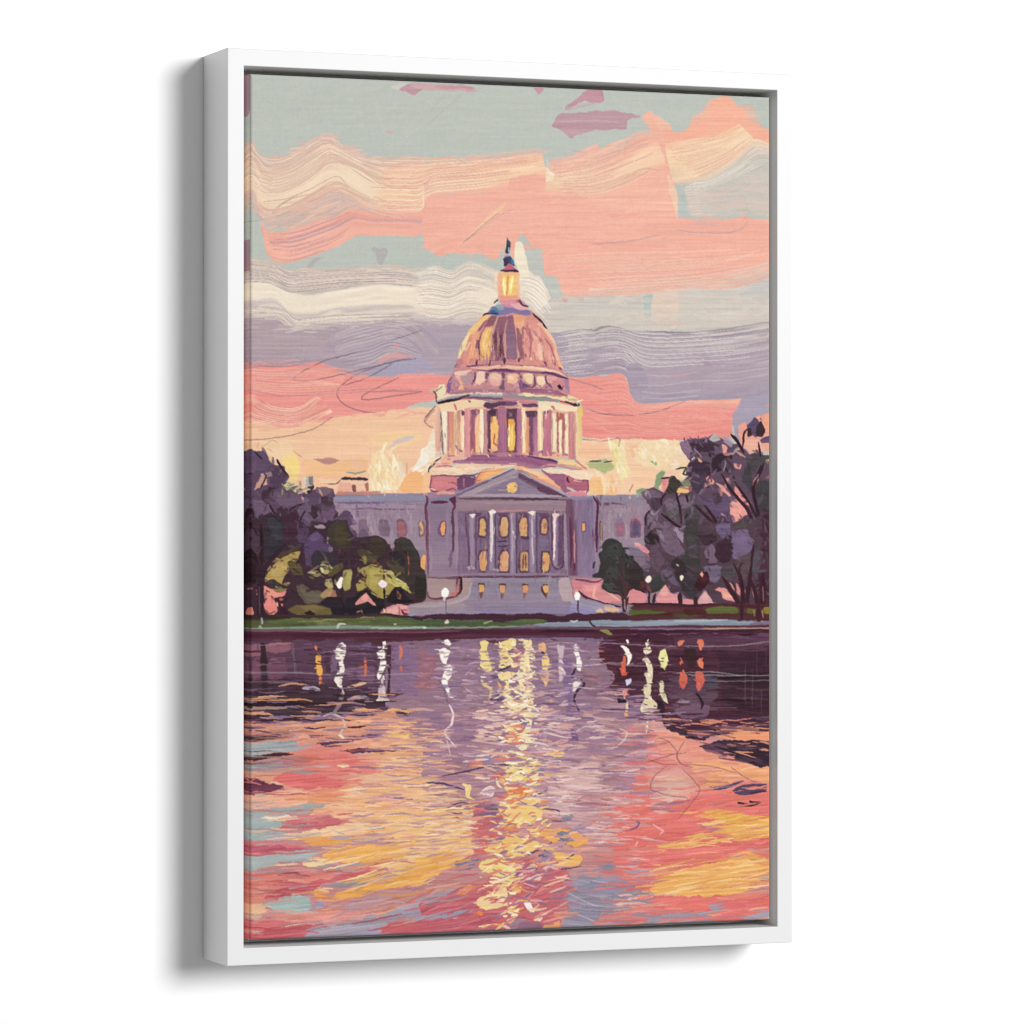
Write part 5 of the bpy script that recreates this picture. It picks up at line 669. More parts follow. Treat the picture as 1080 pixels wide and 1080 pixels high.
# dusky transition left: dark and orange bars
for q,c,w in (('O 0,440 150,450 350,440 420,450','#c98a5a',1.8),('O 220,360 300,345 400,355','#c08a72',1.6),('O 630,370 700,350 745,340','#d3a48a',2),('O 0,500 150,490 270,490','#a8857c',3),('O 30,540 100,520 190,540','#d79a7a',4),('O 0,580 200,560 400,570','#3a2030',4),('O 100,610 250,600 500,620','#d58f74',3),('O 360,375 420,370 465,380','#a89cb4',3),('O 630,440 720,425 760,435','#9c869c',3.4),('O 660,510 740,500 830,490','#e0a06c',3),('O 720,480 780,490 850,480','#4a3040',2),('O 850,540 900,510 1000,525','#eeb878',5),('O 880,530 940,520 1000,540','#6a5070',2.6),('O 870,570 950,580 1030,572','#6a5080',2.6),('O 0,680 120,665 220,665','#2e1c2a',6),('O 0,470 200,465 400,470','#2c1a2a',5),('O 300,500 500,510 700,515','#3c2838',4),('O 0,630 80,640 160,655','#54303f',3)): S(c,q,w)
# broad sunset reflection
F('#dd9a80','O -20,690 300,690 420,580 860,520 1080,600 P 0,640 0,1080 O -20,1080',1.2,sk=6); F('#8d6f94','P 0,500 500,500 900,560 Q 0,560 300,600 330,800 200,1080 P 500,1080 0,1080 0,700',1.2,sk=6,c2='#b08495'); F('#e28b80','Q 350,560 420,560 600,670 720,690 1065,860 1065,1080 300,1080 330,800',1.2,sk=6)
dabs('O 20,560 440,580 640,600 600,720 330,700 60,640',90,'#dd8a78 #e39a80 #c9776c #7a4a60 #eeb48c #5a3a50 #d3937c',17,2,-.03,.06,7,.85)
F('#9aa6aa','O -20,730 100,705 320,685 325,745 200,760 -20,780',.6,sk=6,c2='#a8aeb0'); S('#b9babc','O 20,725 250,695',1.6); F('#3d2232','O -20,780 200,765 325,770 220,790 60,815 -20,830',.6); F('#5a3a58','O 440,720 500,680 640,660 860,640 760,680 600,700 480,720',.6); F('#553454','O 600,750 700,735 960,750 850,755 680,762',.5)
F('#e2857a','O 330,700 480,720 640,720 820,800 860,860 600,900 400,900 300,800',.9); F('#de6f6e','O 180,910 280,870 420,880 660,930 600,970 400,970 280,960',.7); F('#e07a76','O 480,780 640,780 700,840 560,860',.8); F('#e8a58c','O 600,700 840,680 860,740 700,740',.7,a=.8); F('#efc078','O 870,650 960,640 1040,670 960,685 880,675',.5); F('#ecb07c','O 850,720 1080,690 1080,800 900,820',.9); F('#efbd8c','O 820,780 1080,800 1080,1000 860,980',1,a=.9); F('#e8b89a','O 680,900 850,860 860,1000 700,1000',1,a=.8); F('#f3d8ae','O 560,840 600,828 650,840 600,850',.4); F('#f5dcb4','O 470,960 520,950 640,965 560,975',.4); F('#a98a98','O 60,830 240,800 430,820 300,850 120,880',.8,a=.8); F('#8d6e90','O 240,820 400,830 320,860',.7,a=.7); F('#9aa5a8','O -20,840 80,835 60,880 -20,890',.6); F('#6b3348','O -20,900 100,930 270,960 200,990 -20,995',.7); F('#e8b8a0','O 160,935 220,925 270,945 200,950',.5)
F('#f0b59a','R -20,90 200,90 330,80 330,130 100,160 -20,180',.8,a=.8); F('#e79a6c','R 330,100 500,60 660,50 660,90 500,130 350,150',.6); F('#eeb48c','R 560,100 1080,60 1080,330 800,290 600,260 400,220',1,sk=6); F('#efb78f','R 600,180 900,150 1080,180 1080,280 700,270',1,a=.8)
for q,c in (('R 100,185 180,155 300,165 420,150 575,148 420,185 240,200 150,195','#a9aaa8'),('R 15,215 110,200 270,210 220,255 60,260 15,250','#abb0ae'),('R 15,260 120,255 225,260 230,300 100,305 15,300','#a6b2b0'),('R 15,325 120,310 270,330 320,360 200,375 60,380 15,370','#a4b3b0'),('R 100,240 180,220 280,225 250,250','#f0d8b8'),('R 230,280 330,230 440,240 620,260 560,300 400,305 260,310','#cf6f72'),('R 250,240 400,215 560,215 480,240 300,245','#e08c84'),('R 280,345 420,310 600,290 700,340 500,360 330,370','#efc9a0'),('R 600,290 660,255 740,290 780,320 690,355 620,310','#eebfa0'),('R 690,240 800,250 790,280 740,270','#b9a8a2'),('R 680,370 780,340 830,370 760,380','#95a3ab'),('R 350,380 440,365 640,365 660,390 560,405 440,400','#eda65a'),('R 840,310 930,290 930,320 880,360 850,370','#eda862'),('R -20,400 100,375 280,390 440,430 240,445 60,470 -20,470','#d77f7e'),('R -20,410 200,410 420,428 300,440 60,440 -20,440','#b9586a'),('R 15,485 200,470 360,430 480,440 380,500 230,500 60,570 15,570','#a8b1ae'),('R 340,440 470,435 430,470 350,490','#a39db0'),('R 360,510 440,475 520,490 600,500 480,525 380,530','#efcf9c'),('R 470,470 560,420 720,410 900,400 1080,395 1080,440 920,450 800,500 640,500 520,495','#f0b460'),('R 660,450 740,430 830,430 800,490 720,495','#efa64c'),('R 380,540 600,515 760,500 640,550 480,560','#9fa2a6'),('R -20,580 240,575 420,545 600,560 400,640 100,680 -20,670','#d98076'),('R 120,700 350,650 560,600 780,510 830,520 820,550 740,590 520,630 420,690 240,720 130,730','#c85e66'),('R 200,580 410,545 400,565 260,585','#a9485a'),('R 480,650 700,610 900,560 980,570 800,630 600,660','#a59a9c'),('R 420,680 520,680 520,730 440,740','#eda45c'),('R 540,700 700,660 900,620 1000,540 1080,500 1080,640 900,660 740,700 600,740','#eeaa54'),('R 860,520 980,450 1080,440 1080,510 960,540','#eeb78a'),('R 700,740 900,690 1060,680 1060,720 860,780 720,800','#c98d84'),('R 720,730 880,690 980,670 960,710 780,750','#b08a92'),('R 130,760 200,730 400,715 420,780 280,815 220,800','#a3b5b0'),('R 430,760 490,745 480,800 440,800','#a39ab4'),('R 600,760 720,735 710,770 640,795','#9f95b2'),('R 490,780 600,760 600,790 520,800','#c98a80'),('R -20,690 130,690 120,760 60,780 -20,770','#df8c78'),('R -20,770 120,750 160,800 60,840 -20,830','#e0b08a'),('R 180,820 420,790 700,800 900,780 760,840 500,860 240,860','#e29486'),('R -20,850 160,840 420,880 560,880 420,920 260,960 100,990 -20,1000','#c86468'),('R 250,970 420,900 560,890 780,840 980,770 1080,740 1080,830 880,870 700,930 520,960 340,975','#a399a8'),('R 840,890 960,870 1080,850 1080,950 880,940 850,910','#c65f68'),('R 980,790 1060,760 1080,790 1060,820','#c06066'),('R 600,940 740,900 860,890 840,930 700,950','#ad9fb4')):
    F(c,q,.8,sk=8,ang=-.08)
smear('R 15,60 1060,40 1060,940 15,960',520,24,1.7,(15,3),lambda x,y: -.02-.25*max(0,(y-900)/100)*min(1,max(0,(x-300)/150)),.06,10,a=.75); smear('O 20,580 1060,560 1060,1060 20,1060',420,22,1.8,(15,3),-.02,.06,10,a=.75)
dabs('R 540,80 1060,60 1060,420 700,420',60,'#f3c79a #eeb07c #f5d2ac #e9a58c #d9a090',22,1.6,-.05,.06,6,.75); dabs('R 15,80 560,80 560,940 15,940',70,'#d97a72 #e8a890 #a9b0ae #f0cfa4 #b95a68 #e39a84',20,1.5,-.06,.08,7,.75); dabs('O 700,640 1080,620 1080,1060 700,1060',60,'#f2c48c #efb07a #f5d2a0 #c98a84 #e8a58a #8a6a80',20,1.6,0,.06,7,.75)
dabs('R 560,560 1080,440 1080,920 500,930',60,'#f0b060 #e39a88 #c9747a #a89aa8 #f3c890 #b98a94',24,1.7,-.3,.08,7,.75); L('#d9c9d4','R 700,920 780,900 870,875',1.3,.9); L('#f2c8bc','R 380,670 430,665',2,.9)
for q in ('R 560,320 640,350 690,360','R 690,250 760,295 800,315'): L('#8f9aa2',q,1.2,.8)
# centre column: lilac water with lights
dabs('P 0,480 900,480 Q 300,600 240,900 P 900,1080 60,1080 60,760',300,'#a5809a #8f6f92 #b98a98 #c79a9c #9a7896 #7d6288 #caa09e #b08090',20,1.8,.02,.07,8,.75)
dabs('P 0,640 120,700 80,860 200,1080 0,1080',50,'#f0c080 #eab47c #d9a090 #f3cf96 #b08a96',18,2,0,.06,7,.85); dabs('P 60,830 500,860 460,1080 60,1080',60,'#b98a92 #a0748e #c99a96 #8a6a92 #e0b08c #d49a8e',20,1.8,.04,.08,7,.8)
F('#eec088','R 900,170 1000,200 S 160,170 330,170 330,230 300,330 360,400 330,470 140,560 R 1000,600 860,560 960,400 850,300',1,sk=7,ang=-.15); F('#ecb062','S -20,470 140,440 340,440 180,540 80,620 -20,660',.9,sk=7,ang=-.25); F('#e9a84c','S -20,520 120,500 130,560 40,600 -20,620',.8,a=.9); dabs('S 0,130 330,150 320,460 140,540 0,600',120,'#f0c894 #eab27c #dca088 #f3d2a0 #d29a8c #e5b07a #b58a92 #efb56a',22,1.6,-.06,.07,7,.8)
F('#b07e8e','S 500,0 1080,-20 1080,420 900,330 820,220 740,100 560,60',1,sk=7,a=.5)
RB([(0,'#c9a2a8'),(.5,'#d2adb0'),(1,'#c299a2')],'P 850,900 1000,800 1080,780 Q 80,800','S 750,160 900,300 1080,360 T 60,350',br=9,edge=.06,fade=20,fade1=20); F('#a87482','S 905,180 960,120 1020,100 1080,80 1080,160 980,170',.7); dabs('S 740,60 1080,20 T 160,100 160,350 S 1080,420 900,310 830,190',110,'#d3aeb2 #c99fa8 #b98d9c #dfbcb8 #a9808f #e3c3bc',20,1.6,.03,.06,6,.75)
# red water lower middle
F('#c46a70','S 330,180 520,180 520,360 330,370',.8); F('#d86a62','S 320,370 420,360 420,460 330,440',.6); F('#c6696e','S -20,780 200,680 360,640 560,500 700,480 860,520 960,620 900,760 860,880 560,920 -20,960',1,sk=7,ang=-.25); F('#be5d66','S -20,820 300,700 380,700 330,780 100,830 -20,850',.7,ang=-.25); F('#b95a66','S -20,880 240,830 400,800 500,860 300,930 -20,960',.8,ang=-.2); F('#9e98a8','S -20,830 200,800 340,780 320,810 160,840 -20,860',.6); F('#a99aa4','S -20,730 160,680 280,640 330,640 200,700 0,780',.7,a=.9); F('#eda05a','S 210,690 300,645 345,655 280,700',.5); F('#e8884f','S 300,840 370,795 400,810 340,860',.5); F('#8a6080','S 320,170 480,150 500,250 420,210',.7); F('#6a506e','S 440,160 490,170 495,250 450,200',.5,a=.8); F('#7d7494','S 220,500 340,460 410,470 340,520 240,530',.6); F('#a3808e','S 560,870 620,840 740,880 740,915 560,920',.7); F('#8f6078','S 620,860 740,860 760,910 600,915',.7,a=.7); F('#8d8798','S 960,590 1080,600 T 100,500 220,600 160,700 0,880 S 1080,900 860,900 900,780 900,700 980,660',.8,sk=6,c2='#9a90a0',ang=.1); F('#e8a070','S 760,870 850,855 855,900 750,905',.5); F('#dd8a72','S 800,820 890,760 900,820 860,860',.5,a=.8)
dabs('S 0,700 340,600 560,520 900,540 880,860 560,900 0,940',170,'#d27a76 #b85a68 #e29a8c #a86a7c #c96e6e #f0b8a0 #9a7488 #d98a80',20,1.6,-.3,.15,8,.8); dabs('S 920,600 1080,620 T 150,560 200,620 0,860 S 900,880',60,'#a29cac #8a8298 #b3a8b0 #968ea8',24,1.5,.12,.1,6,.8)
# right: coral and gold
F('#e4776e','T 330,60 640,90 1065,40 1065,620 900,600 960,700 1065,720 1065,860 160,880 300,700 130,560 150,400 100,180',1,sk=6,ang=-.06,c2='#e07570'); F('#e67f74','Q 240,880 330,900 320,1060 240,1080 260,960',.7); F('#e9a08a','Q 350,560 430,580 560,680 700,720 800,800 540,820 400,760',1,a=.9); F('#f0a97a','Q 560,820 820,800 1065,860 1065,960 900,920 700,960',.9,sk=6); F('#dea49a','Q 380,880 500,840 580,880 630,970 560,1040 400,1020 350,960',.8); F('#e0b0a2','T 340,90 380,20 500,-20 620,60 560,120 420,170 350,170',.7,sk=5); F('#ef9c72','Q 730,620 1065,590 1065,690 850,690 720,660',.8); F('#e39080','Q 560,670 640,690 760,760 700,800 560,760',.8,a=.8)
F('#eab05a','T 600,220 760,190 1065,240 1065,370 900,360 760,330 640,270 760,300 800,280 660,240',.6,sk=9,ang=.05); F('#efb766','T 790,310 900,280 1065,280 1065,360 840,340',.6,sk=8); F('#e9b26a','T 360,400 500,380 640,330 780,330 620,370 560,410 500,430 400,430',.5,sk=8); F('#bb7484','T 640,290 720,285 795,300 760,320 680,320',.4); F('#e2746e','T 380,470 480,420 560,420 700,350 860,360 900,400 800,470 600,530 420,540',.7); F('#edb060','T 330,660 380,600 400,560 560,560 720,520 860,470 1030,520 1050,560 940,640 920,690 700,700 480,710 360,700',.7,sk=10,ang=-.12); F('#f0c074','T 320,550 380,530 450,540 400,570',.4); F('#e9a862','T 800,460 900,440 1020,460 1040,490 900,490',.5); F('#a79a9c','T 910,430 1060,420 1060,450 960,450',.5); F('#a9a0a4','T 960,590 1060,560 1060,600 980,610',.5); F('#9d93a0','T 340,830 500,810 700,800 720,860 400,880 240,890',.6,ang=-.05); F('#a09aa6','T 690,760 780,740 800,770 720,800',.5); F('#a79fac','T 860,850 1000,810 1065,800 1065,850',.5); F('#e47570','T 700,830 780,790 900,800 920,860 740,865',.6); F('#e87a70','T 440,740 640,720 700,740 690,800 520,815 420,800',.6); F('#e2736e','T 160,890 180,820 300,770 420,740 420,790 280,880',.6); F('#e5bba8','T 110,760 240,725 370,705 300,740 160,770',.5); F('#a9768a','T 340,190 430,160 540,140 560,155 440,190 360,200',.4); F('#e0736c','T 160,680 260,620 360,610 370,660 240,700',.6); F('#c77a86','T 300,560 380,570 340,600',.5,a=.8)
smear('T 180,60 1060,60 1060,860 180,880',330,24,1.6,(14,3),-.08,.07,10,a=.75); smear('Q 240,600 700,700 1060,860 1060,1070 260,1070',190,22,1.6,(14,3),-.06,.08,9,a=.75); smear('Q 0,540 330,600 280,1070 0,1070',150,20,1.6,(14,3),.02,.07,10,a=.75)
dabs('T 0,100 200,120 160,420 0,420',60,'#dfb9b4 #d39a96 #e8ccc0 #c98a8c #e3a496',18,1.6,.02,.06,6,.8); dabs('T 360,560 940,500 920,690 380,700',50,'#f0bc6c #e6a45a #f4c884 #d99468 #eab060',22,1.5,-.15,.08,6,.8); dabs('T 180,700 1060,620 1060,840 200,880',45,'#e07470 #ea9480 #d2686c #efae84',22,1.5,-.1,.08,6,.8); dabs('Q 560,780 1060,880 1060,960 600,900',26,'#f3b284 #e99a80 #f5bf94 #d98a86',20,1.6,-.05,.07,6,.8)
# dark ripples right
F('#33202e','Q 620,720 740,690 900,690 1065,710 1065,850 980,840 850,800 860,780 760,760',.8,sk=7); F('#6a4358','Q 640,720 760,700 860,760 760,790 680,750',.8,a=.7); dabs('Q 600,690 1065,690 1065,850 700,790',50,'#2a1a28 #3c2836 #6a4a5c #e09a78 #54364a #a8706a',18,1.5,.12,.1,5,.85); F('#412739','Q 420,540 560,640 640,680 760,620 1065,570 1065,600 800,640 640,690 560,670 440,620',.8); dabs('Q 420,560 1065,540 1065,620 560,680',60,'#3a2234 #54364a #7a5568 #c98870 #e8a074 #4a2c40',20,1.5,.02,.08,5,.85); F('#2e1a2a','Q 560,660 630,660 600,675',.4); F('#e79a70','Q 730,610 860,600 1000,605 940,660 760,680',.8,a=.6)
for q,w in (('Q 700,970 780,970 900,930',3.4),('Q 840,990 920,960 1040,950',4),('Q 850,1000 950,1000 1040,980',4),('Q 870,975 960,990 1040,965',2.6)): S('#54425c',q,w,w*.5)
S('#2a2024','T 870,150 940,165 1005,150',3,1.2); S('#2a2024','T 940,140 960,150 1000,145',1.4); S('#3c3040','Q 940,1000 1040,990',1.2); S('#7c6a84','Q 720,975 860,955',1)
dabs('Q 100,330 400,480 420,540 330,560 100,480',50,'#a07c92 #8a6680 #54344a #b98e9a #7a5874',16,1.6,0,.06,6,.85); dabs('Q 0,540 330,560 300,800 0,800',80,'#b38a94 #c99b9c #9a7688 #d8afa6 #a58090 #8a6880',18,1.5,.03,.07,6,.8); F('#e08a84','Q 330,740 400,730 430,790 330,800',.7,a=.8); F('#dd7770','Q 240,900 330,890 330,1080 240,1080',.8,a=.6)
smear('P 0,560 1080,560 Q 700,700 1060,860 T 1060,860 S 0,900 R 60,940 20,60 O 20,600',700,17,1.5,(9,3),-.04,.09,7,a=.7); smear('T 0,0 330,0 330,900 0,900',160,16,1.6,(16,4),0,.06,7,a=.8); smear('S 240,100 560,100 560,560 240,560',90,13,1.5,(14,5),-.1,.1,8,a=.8)
tint('O 860,80 P 1080,80 Q 60,70 180,420 300,600 S 1080,300 500,200 0,100 O 860,480',(9,0,-7),.84); tint('O -20,80 860,80 860,480 -20,560',(2,-2,-6),.85); tint('Q 100,60 1080,40 1080,560 400,520 140,300',(2,-1,-4),.85)
# keep the clearest patches fresh on top
for q,c in (('O 15,715 110,700 320,688 322,742 200,756 15,772','#a3acae'),('O 180,912 280,872 420,882 640,930 600,965 400,968 280,958','#de7070'),('O 870,650 960,642 1040,670 960,683 880,675','#f0c27c'),('O 15,905 100,930 260,960 200,985 15,988','#6b3348'),('O 590,750 700,738 960,750 850,757 680,762','#54344f'),('O 440,720 500,685 640,662 850,642 760,680 600,700 480,718','#64435e'),('R 15,262 120,256 225,262 228,298 15,302','#a8b3b1'),('R 60,330 260,325 318,358 200,372 60,376','#a7b5b2'),('R 230,282 420,270 600,262 560,298 400,306 250,312','#cb6a70'),('R 350,380 440,366 640,366 655,388 560,403 440,398','#eda85e'),('R 15,415 200,415 420,428 300,442 15,462','#c06272'),('R 15,490 200,472 360,440 470,440 380,498 230,502 60,566 15,566','#aab2af'),('R 480,470 560,425 720,412 900,400 1000,400 900,450 800,494 640,498','#efb260'),('R 130,728 350,655 560,602 780,512 826,522 815,550 740,588 520,628 420,690 240,718','#c9626a'),('R 540,700 700,662 900,622 1000,548 1075,520 1075,630 900,655 740,700 600,738','#ecaa58'),('R 130,762 200,733 396,718 416,778 280,812 220,798','#a6b6b2'),('R 40,960 160,900 420,880 540,884 420,918 260,958 100,985','#c66268'),('R 250,968 420,905 560,892 780,842 980,772 1075,745 1075,825 880,866 700,926 520,956','#a59ba9'),('R 845,890 960,872 1075,855 1075,940 880,936','#c56068'),('R 490,780 720,738 960,690 940,712 720,790','#bb8f92'),
 ('S 10,530 120,505 130,558 40,598 10,612','#e9ab54'),('S 10,820 300,705 375,705 330,775 100,826','#c0606a'),('S 10,885 240,835 390,806 480,860 300,925 10,950','#bb5d68'),('T 345,655 400,600 420,565 560,562 720,522 860,472 1020,520 1040,560 940,636 900,686 700,698 480,706','#ecb064'),('T 800,315 900,285 1065,285 1065,355 850,338','#edb568'),('T 385,470 480,425 560,422 700,355 850,362 890,400 790,466 600,525 430,538','#e2766f')):
    F(c,q,1.0,sk=9,ang=-.12 if q[0]=='R' or q[0]=='S' else -.08,a=.86)
smear('R 15,60 1060,40 1060,940 15,960',190,30,1.2,(22,3),lambda x,y: -.03-.25*max(0,(y-900)/100)*min(1,max(0,(x-300)/150)),.06,9,a=.75); smear('S 0,500 500,480 500,940 0,960',60,26,1.2,(22,4),-.3,.08,9,a=.75); smear('T 200,60 1060,60 1060,860 200,880',130,30,1.2,(24,3),-.1,.06,9,a=.75); smear('O 20,580 1060,560 1060,1060 20,1060',130,30,1.2,(24,3),-.03,.05,9,a=.75)
smear('S 560,60 900,60 1080,700 300,760 300,300',150,12,1.5,(6,6),-.15,.25,10,a=.8)
# gold light column, broken flecks
dabs('P 480,90 700,90 700,470 480,470',46,'#f3dea0 #f8ecc8 #efd08c #e3b488 #f6e6b4',7,2.0,.1,.35,5,.9,.12); dabs('P 500,470 700,470 700,760 520,760',40,'#f5e2b8 #f8eed6 #e8b890 #dd9478 #eccfae',8,1.8,-.05,.35,5,.9,.12); dabs('P 470,760 770,760 760,1080 480,1080',40,'#f2d48c #eebf74 #e3905c #f6e4a4 #d9786a',10,2.4,-.1,.3,6,.9,.1)
DN = .45
# ---- lights on the water
def light(c,pts,n=0,pal='',ln=6,w=1.1):
    F(c,pts,.35,sk=2)
    if n: dabs(pts,n,pal,3.2,1.2,.8,.9,5,.9)
W1='#fbf4e6'; W2='#f3e8da'
light(W2,'O 600,100 625,130 620,180 605,210 618,260 600,320 600,380 575,365 550,330 560,290 585,270 580,220 565,190 560,150 580,110',14,'#fbf4e8 #d9c8c8 #efe4dc #b8a6b0'); light('#8a7078','O 600,380 615,410 590,480 550,530 540,520 570,450',8,'#c9b6b4 #7a6270 #e0d0c8'); S('#d5c2b4','O 490,540 540,525 600,560 615,600 590,640 610,670',1.6,a=.85); S('#efe0d0','O 580,650 610,672',1.2)
light(W1,'O 835,95 855,90 860,115 850,140 858,170 862,240 840,290 820,320 805,300 820,260 825,200 808,165 830,145 845,140',10,'#fdf8ee #e3d4d0 #f3e6da'); light('#cdb8bc','O 855,300 845,340 862,370 860,420 885,448 805,448 820,420 815,370 835,340 830,310',12,'#f3e8dc #b8a2ac #e9dcd2'); S('#f4e9da','O 805,446 885,446',1.4)
light('#f0ad54','O 440,190 455,160 478,175 475,230 480,290 460,300 438,280 445,230',6,'#f6c06c #e89a48'); light('#d97a42','O 455,300 480,300 475,345 460,355',3,'#e88a50'); S('#e07a4a','O 440,120 447,145',2); S('#d8704f','O 735,185 742,240 735,300',2.2); S('#d97a60','O 945,110 955,150 945,200',2.4); S('#c96a58','O 950,240 955,270',2); S('#dcae8c','O 690,355 740,340',2.4); 
light(W1,'P 160,85 180,75 205,95 195,115 170,112 160,100'); light(W1,'P 135,145 165,130 198,155 180,200 172,230 205,235 205,290 180,340 193,400 190,440 180,400 145,340 150,300 175,250 150,215',12,'#fdf7ec #f0e2d6 #e6d2cc'); S('#eadada','P 190,470 215,530 205,590 165,640 225,720',1.7,1.1); S('#d9c0c6','P 168,650 185,720 200,780',.8,.5,a=.7); S('#f5ece4','P 195,425 215,425',1.8); L('#4a3a50','P 80,310 130,330 160,380 180,460',1,.7)
dabs('P 275,170 315,170 315,440 270,480',14,'#c9a8b4 #d9b8b0 #b08ea8',6,1.6,0,.3,5,.9)
light('#f0d88c','P 370,95 400,85 430,100 415,130 440,230 440,275 410,275 375,240 385,190 365,150 385,130',16,'#f6e6a4 #e8c874 #dca090 #fbf0c0'); S('#dfc08c','P 400,285 390,340 440,380 430,440',2.2); dabs('P 370,290 480,290 520,450 380,460',22,'#e3c08c #a8808e #f0d6a0 #8a6a92 #5a4a70',9,1.6,0,.15,5,.9); F('#5a4676','P 430,440 500,415 525,450 440,460',.5)
light('#efd58c','P 490,110 560,75 590,80 590,120 540,150 580,220 520,250 480,250 500,200 485,150',22,'#f6e4a0 #e6c070 #fbf4d0 #d9a078'); light('#f2deae','P 640,85 685,85 690,140 670,180 685,240 680,290 620,280 610,210 650,150 630,110',20,'#f8ecc4 #efd08c #f7e3b4 #d99a80'); S('#4a3652','P 480,270 540,250 560,235',1.3); light('#efd798','P 480,290 540,270 600,280 560,310 550,360 560,440 520,430 500,400 540,350 490,320',16,'#f8e8b0 #efcf8a #e0b080'); light('#fbf6e6','P 545,325 590,315 590,340 550,340'); light('#f0dcae','P 600,280 700,270 690,310 640,330 680,370 660,430 610,440 640,390 610,350',20,'#f8ecc8 #edcf9c #f5dfa8 #c98a90')
light('#eab478','P 725,110 760,95 775,130 755,165 730,145',4,'#e88a5c #f0c080'); light('#f0ce86','P 745,180 775,160 790,210 775,275 745,255',8,'#f6de9c #e8b070'); light('#e3b088','P 725,280 790,275 770,370 755,330',5,'#f0c898 #c98a80'); S('#3a1c30','P 745,155 760,165',1.4); dabs('P 720,390 820,440 800,490 750,490',10,'#e0a080 #e8805c #eec8a4',6,1.8,-.2,.2,5,.95); S('#e8864e','P 735,520 775,535',3,2)
light('#cdb2bc','P 830,110 880,110 880,180 860,240 890,290 860,350 840,260 850,180',14,'#dcc4c8 #b89cb4 #e8d0cc'); dabs('P 830,340 890,340 890,620 840,600',20,'#d3b8bc #b898b0 #e3cac4',7,1.5,0,.3,5,.85)
light('#f8f2e8','P 930,115 950,105 985,240 980,275 960,260 945,180',6,'#fdf9f2 #e6dcd4'); S('#3a2240','P 950,250 925,300 935,320',1.4); light('#eadfd6','P 925,385 940,340 975,320 980,340 945,390'); S('#3f2644','P 980,320 1000,350 960,390 940,440 970,510',2.2,1.4); F('#54386a','P 920,600 960,640 965,690 920,680',.6,a=.7)
light('#f2dcae','P 510,470 560,440 600,460 700,430 690,470 640,490 560,500',20,'#f8ecca #e8c090 #d99a90'); light('#f5e8d0','P 510,520 550,500 580,520 530,535',5,'#fbf4e4'); light('#f3dfc4','P 510,580 560,560 580,590 545,620 520,610',6,'#fbf3de #efd6b0'); F('#dd8468','P 540,600 600,570 640,620 610,660 640,700 580,730 540,690 550,640',.5); dabs('P 530,570 650,570 650,740 540,740',24,'#e08a6a #d9806e #eab090 #d2786a',8,1.8,0,.1,5,.9); light('#f2e0ba','P 630,510 680,500 690,560 680,620 640,660 690,690 650,740 620,745 650,690 620,650 660,590 640,550',16,'#f8ecc8 #e6c49c #f4e0b8'); light('#e8c8c4','P 650,620 740,610 720,660 670,660',8,'#f0d8d0 #d9b0b4'); S('#b09aa8','P 750,600 765,650 755,710',2.6); S('#5a3a5a','P 620,570 670,580',1.4)
dabs('P 370,460 760,480 760,760 360,720',90,'#c9a4a8 #a07c98 #ddb8b0 #8a688c #e8cabc #b48a98',12,1.6,0,.18,6,.8); dabs('P 850,560 1080,560 1080,740 900,740',40,'#c8a6ac #9a7890 #e0c4bc #8a6884',13,1.5,-.1,.15,6,.85); L('#f0e0d4','P 940,640 1000,605 1060,600',1.4,.9); L('#e6d2cc','P 780,715 860,690',1.3,.9)
DN = .8
smear('O 420,90 1080,80 P 1080,80 Q 700,80 700,420 400,540 P 0,480 O 420,420',900,4.5,.9,(2.2,2.0),0,.12,6,a=.75)
dabs('P 360,300 760,280 760,760 480,760 360,480',90,'#f3dea8 #f8ecd2 #e3b894 #d99a8c #f0d0b0 #c99aa8 #fbf2e0',8,1.5,0,.3,5,.9,.1)
# gold and coral patches of the centre
F('#d9806c','P 310,810 380,790 390,830 310,850',.6); F('#dd8a68','P 480,790 560,780 550,800 490,805',.5); F('#efca80','P 540,830 620,810 680,850 670,890 560,880',.6); F('#f0d284','P 470,930 520,900 660,880 680,920 560,940 540,1000 500,930',.6); F('#e58f5c','P 660,920 760,900 740,940 680,940',.6); F('#e3805a','P 520,1010 560,960 700,960 690,1010 620,1040 510,1080',.6); F('#c9626a','P 440,900 520,870 510,910 450,920',.6); F('#f0b868','P 760,880 870,890 850,910 780,910',.5); F('#f3d07c','P 760,780 800,740 870,750 880,770 800,800',.5); F('#eecb8e','P 600,1060 640,1040 760,1020 750,1060',.5); F('#f0e6e0','P 365,1005 420,960 465,970 460,1020 400,1020',.5); F('#f2d99c','P 290,950 315,950 310,1010 290,1020',.4); F('#8a80a4','P 380,760 450,750 430,820 390,820',.6); F('#7d7494','P 700,850 760,830 770,880 720,890',.7,a=.8); S('#5a4260','P 150,900 300,870 480,830 560,840 660,880',1.4,1); S('#54406a','P 50,940 150,945 280,980',1.6,1); S('#6a5478','P 640,1030 740,1005',2); L('#5a4a58','P 420,680 430,640',1.2,.8); L('#5a4258','P 420,690 500,685',1.2,.8); S('#f2dcb0','P 270,950 310,975 300,1030',1.8); dabs('P 440,780 780,760 760,1080 480,1080',70,'#f0cc84 #e0946c #eab46e #d27a70 #f6e0a4 #a8809a #c98a88',11,1.7,-.05,.2,6,.85); dabs('P 740,760 900,740 880,920 760,920',26,'#f0c478 #b48aa0 #e09a78 #8a709a #d9a88c',11,1.6,-.05,.2,6,.85)
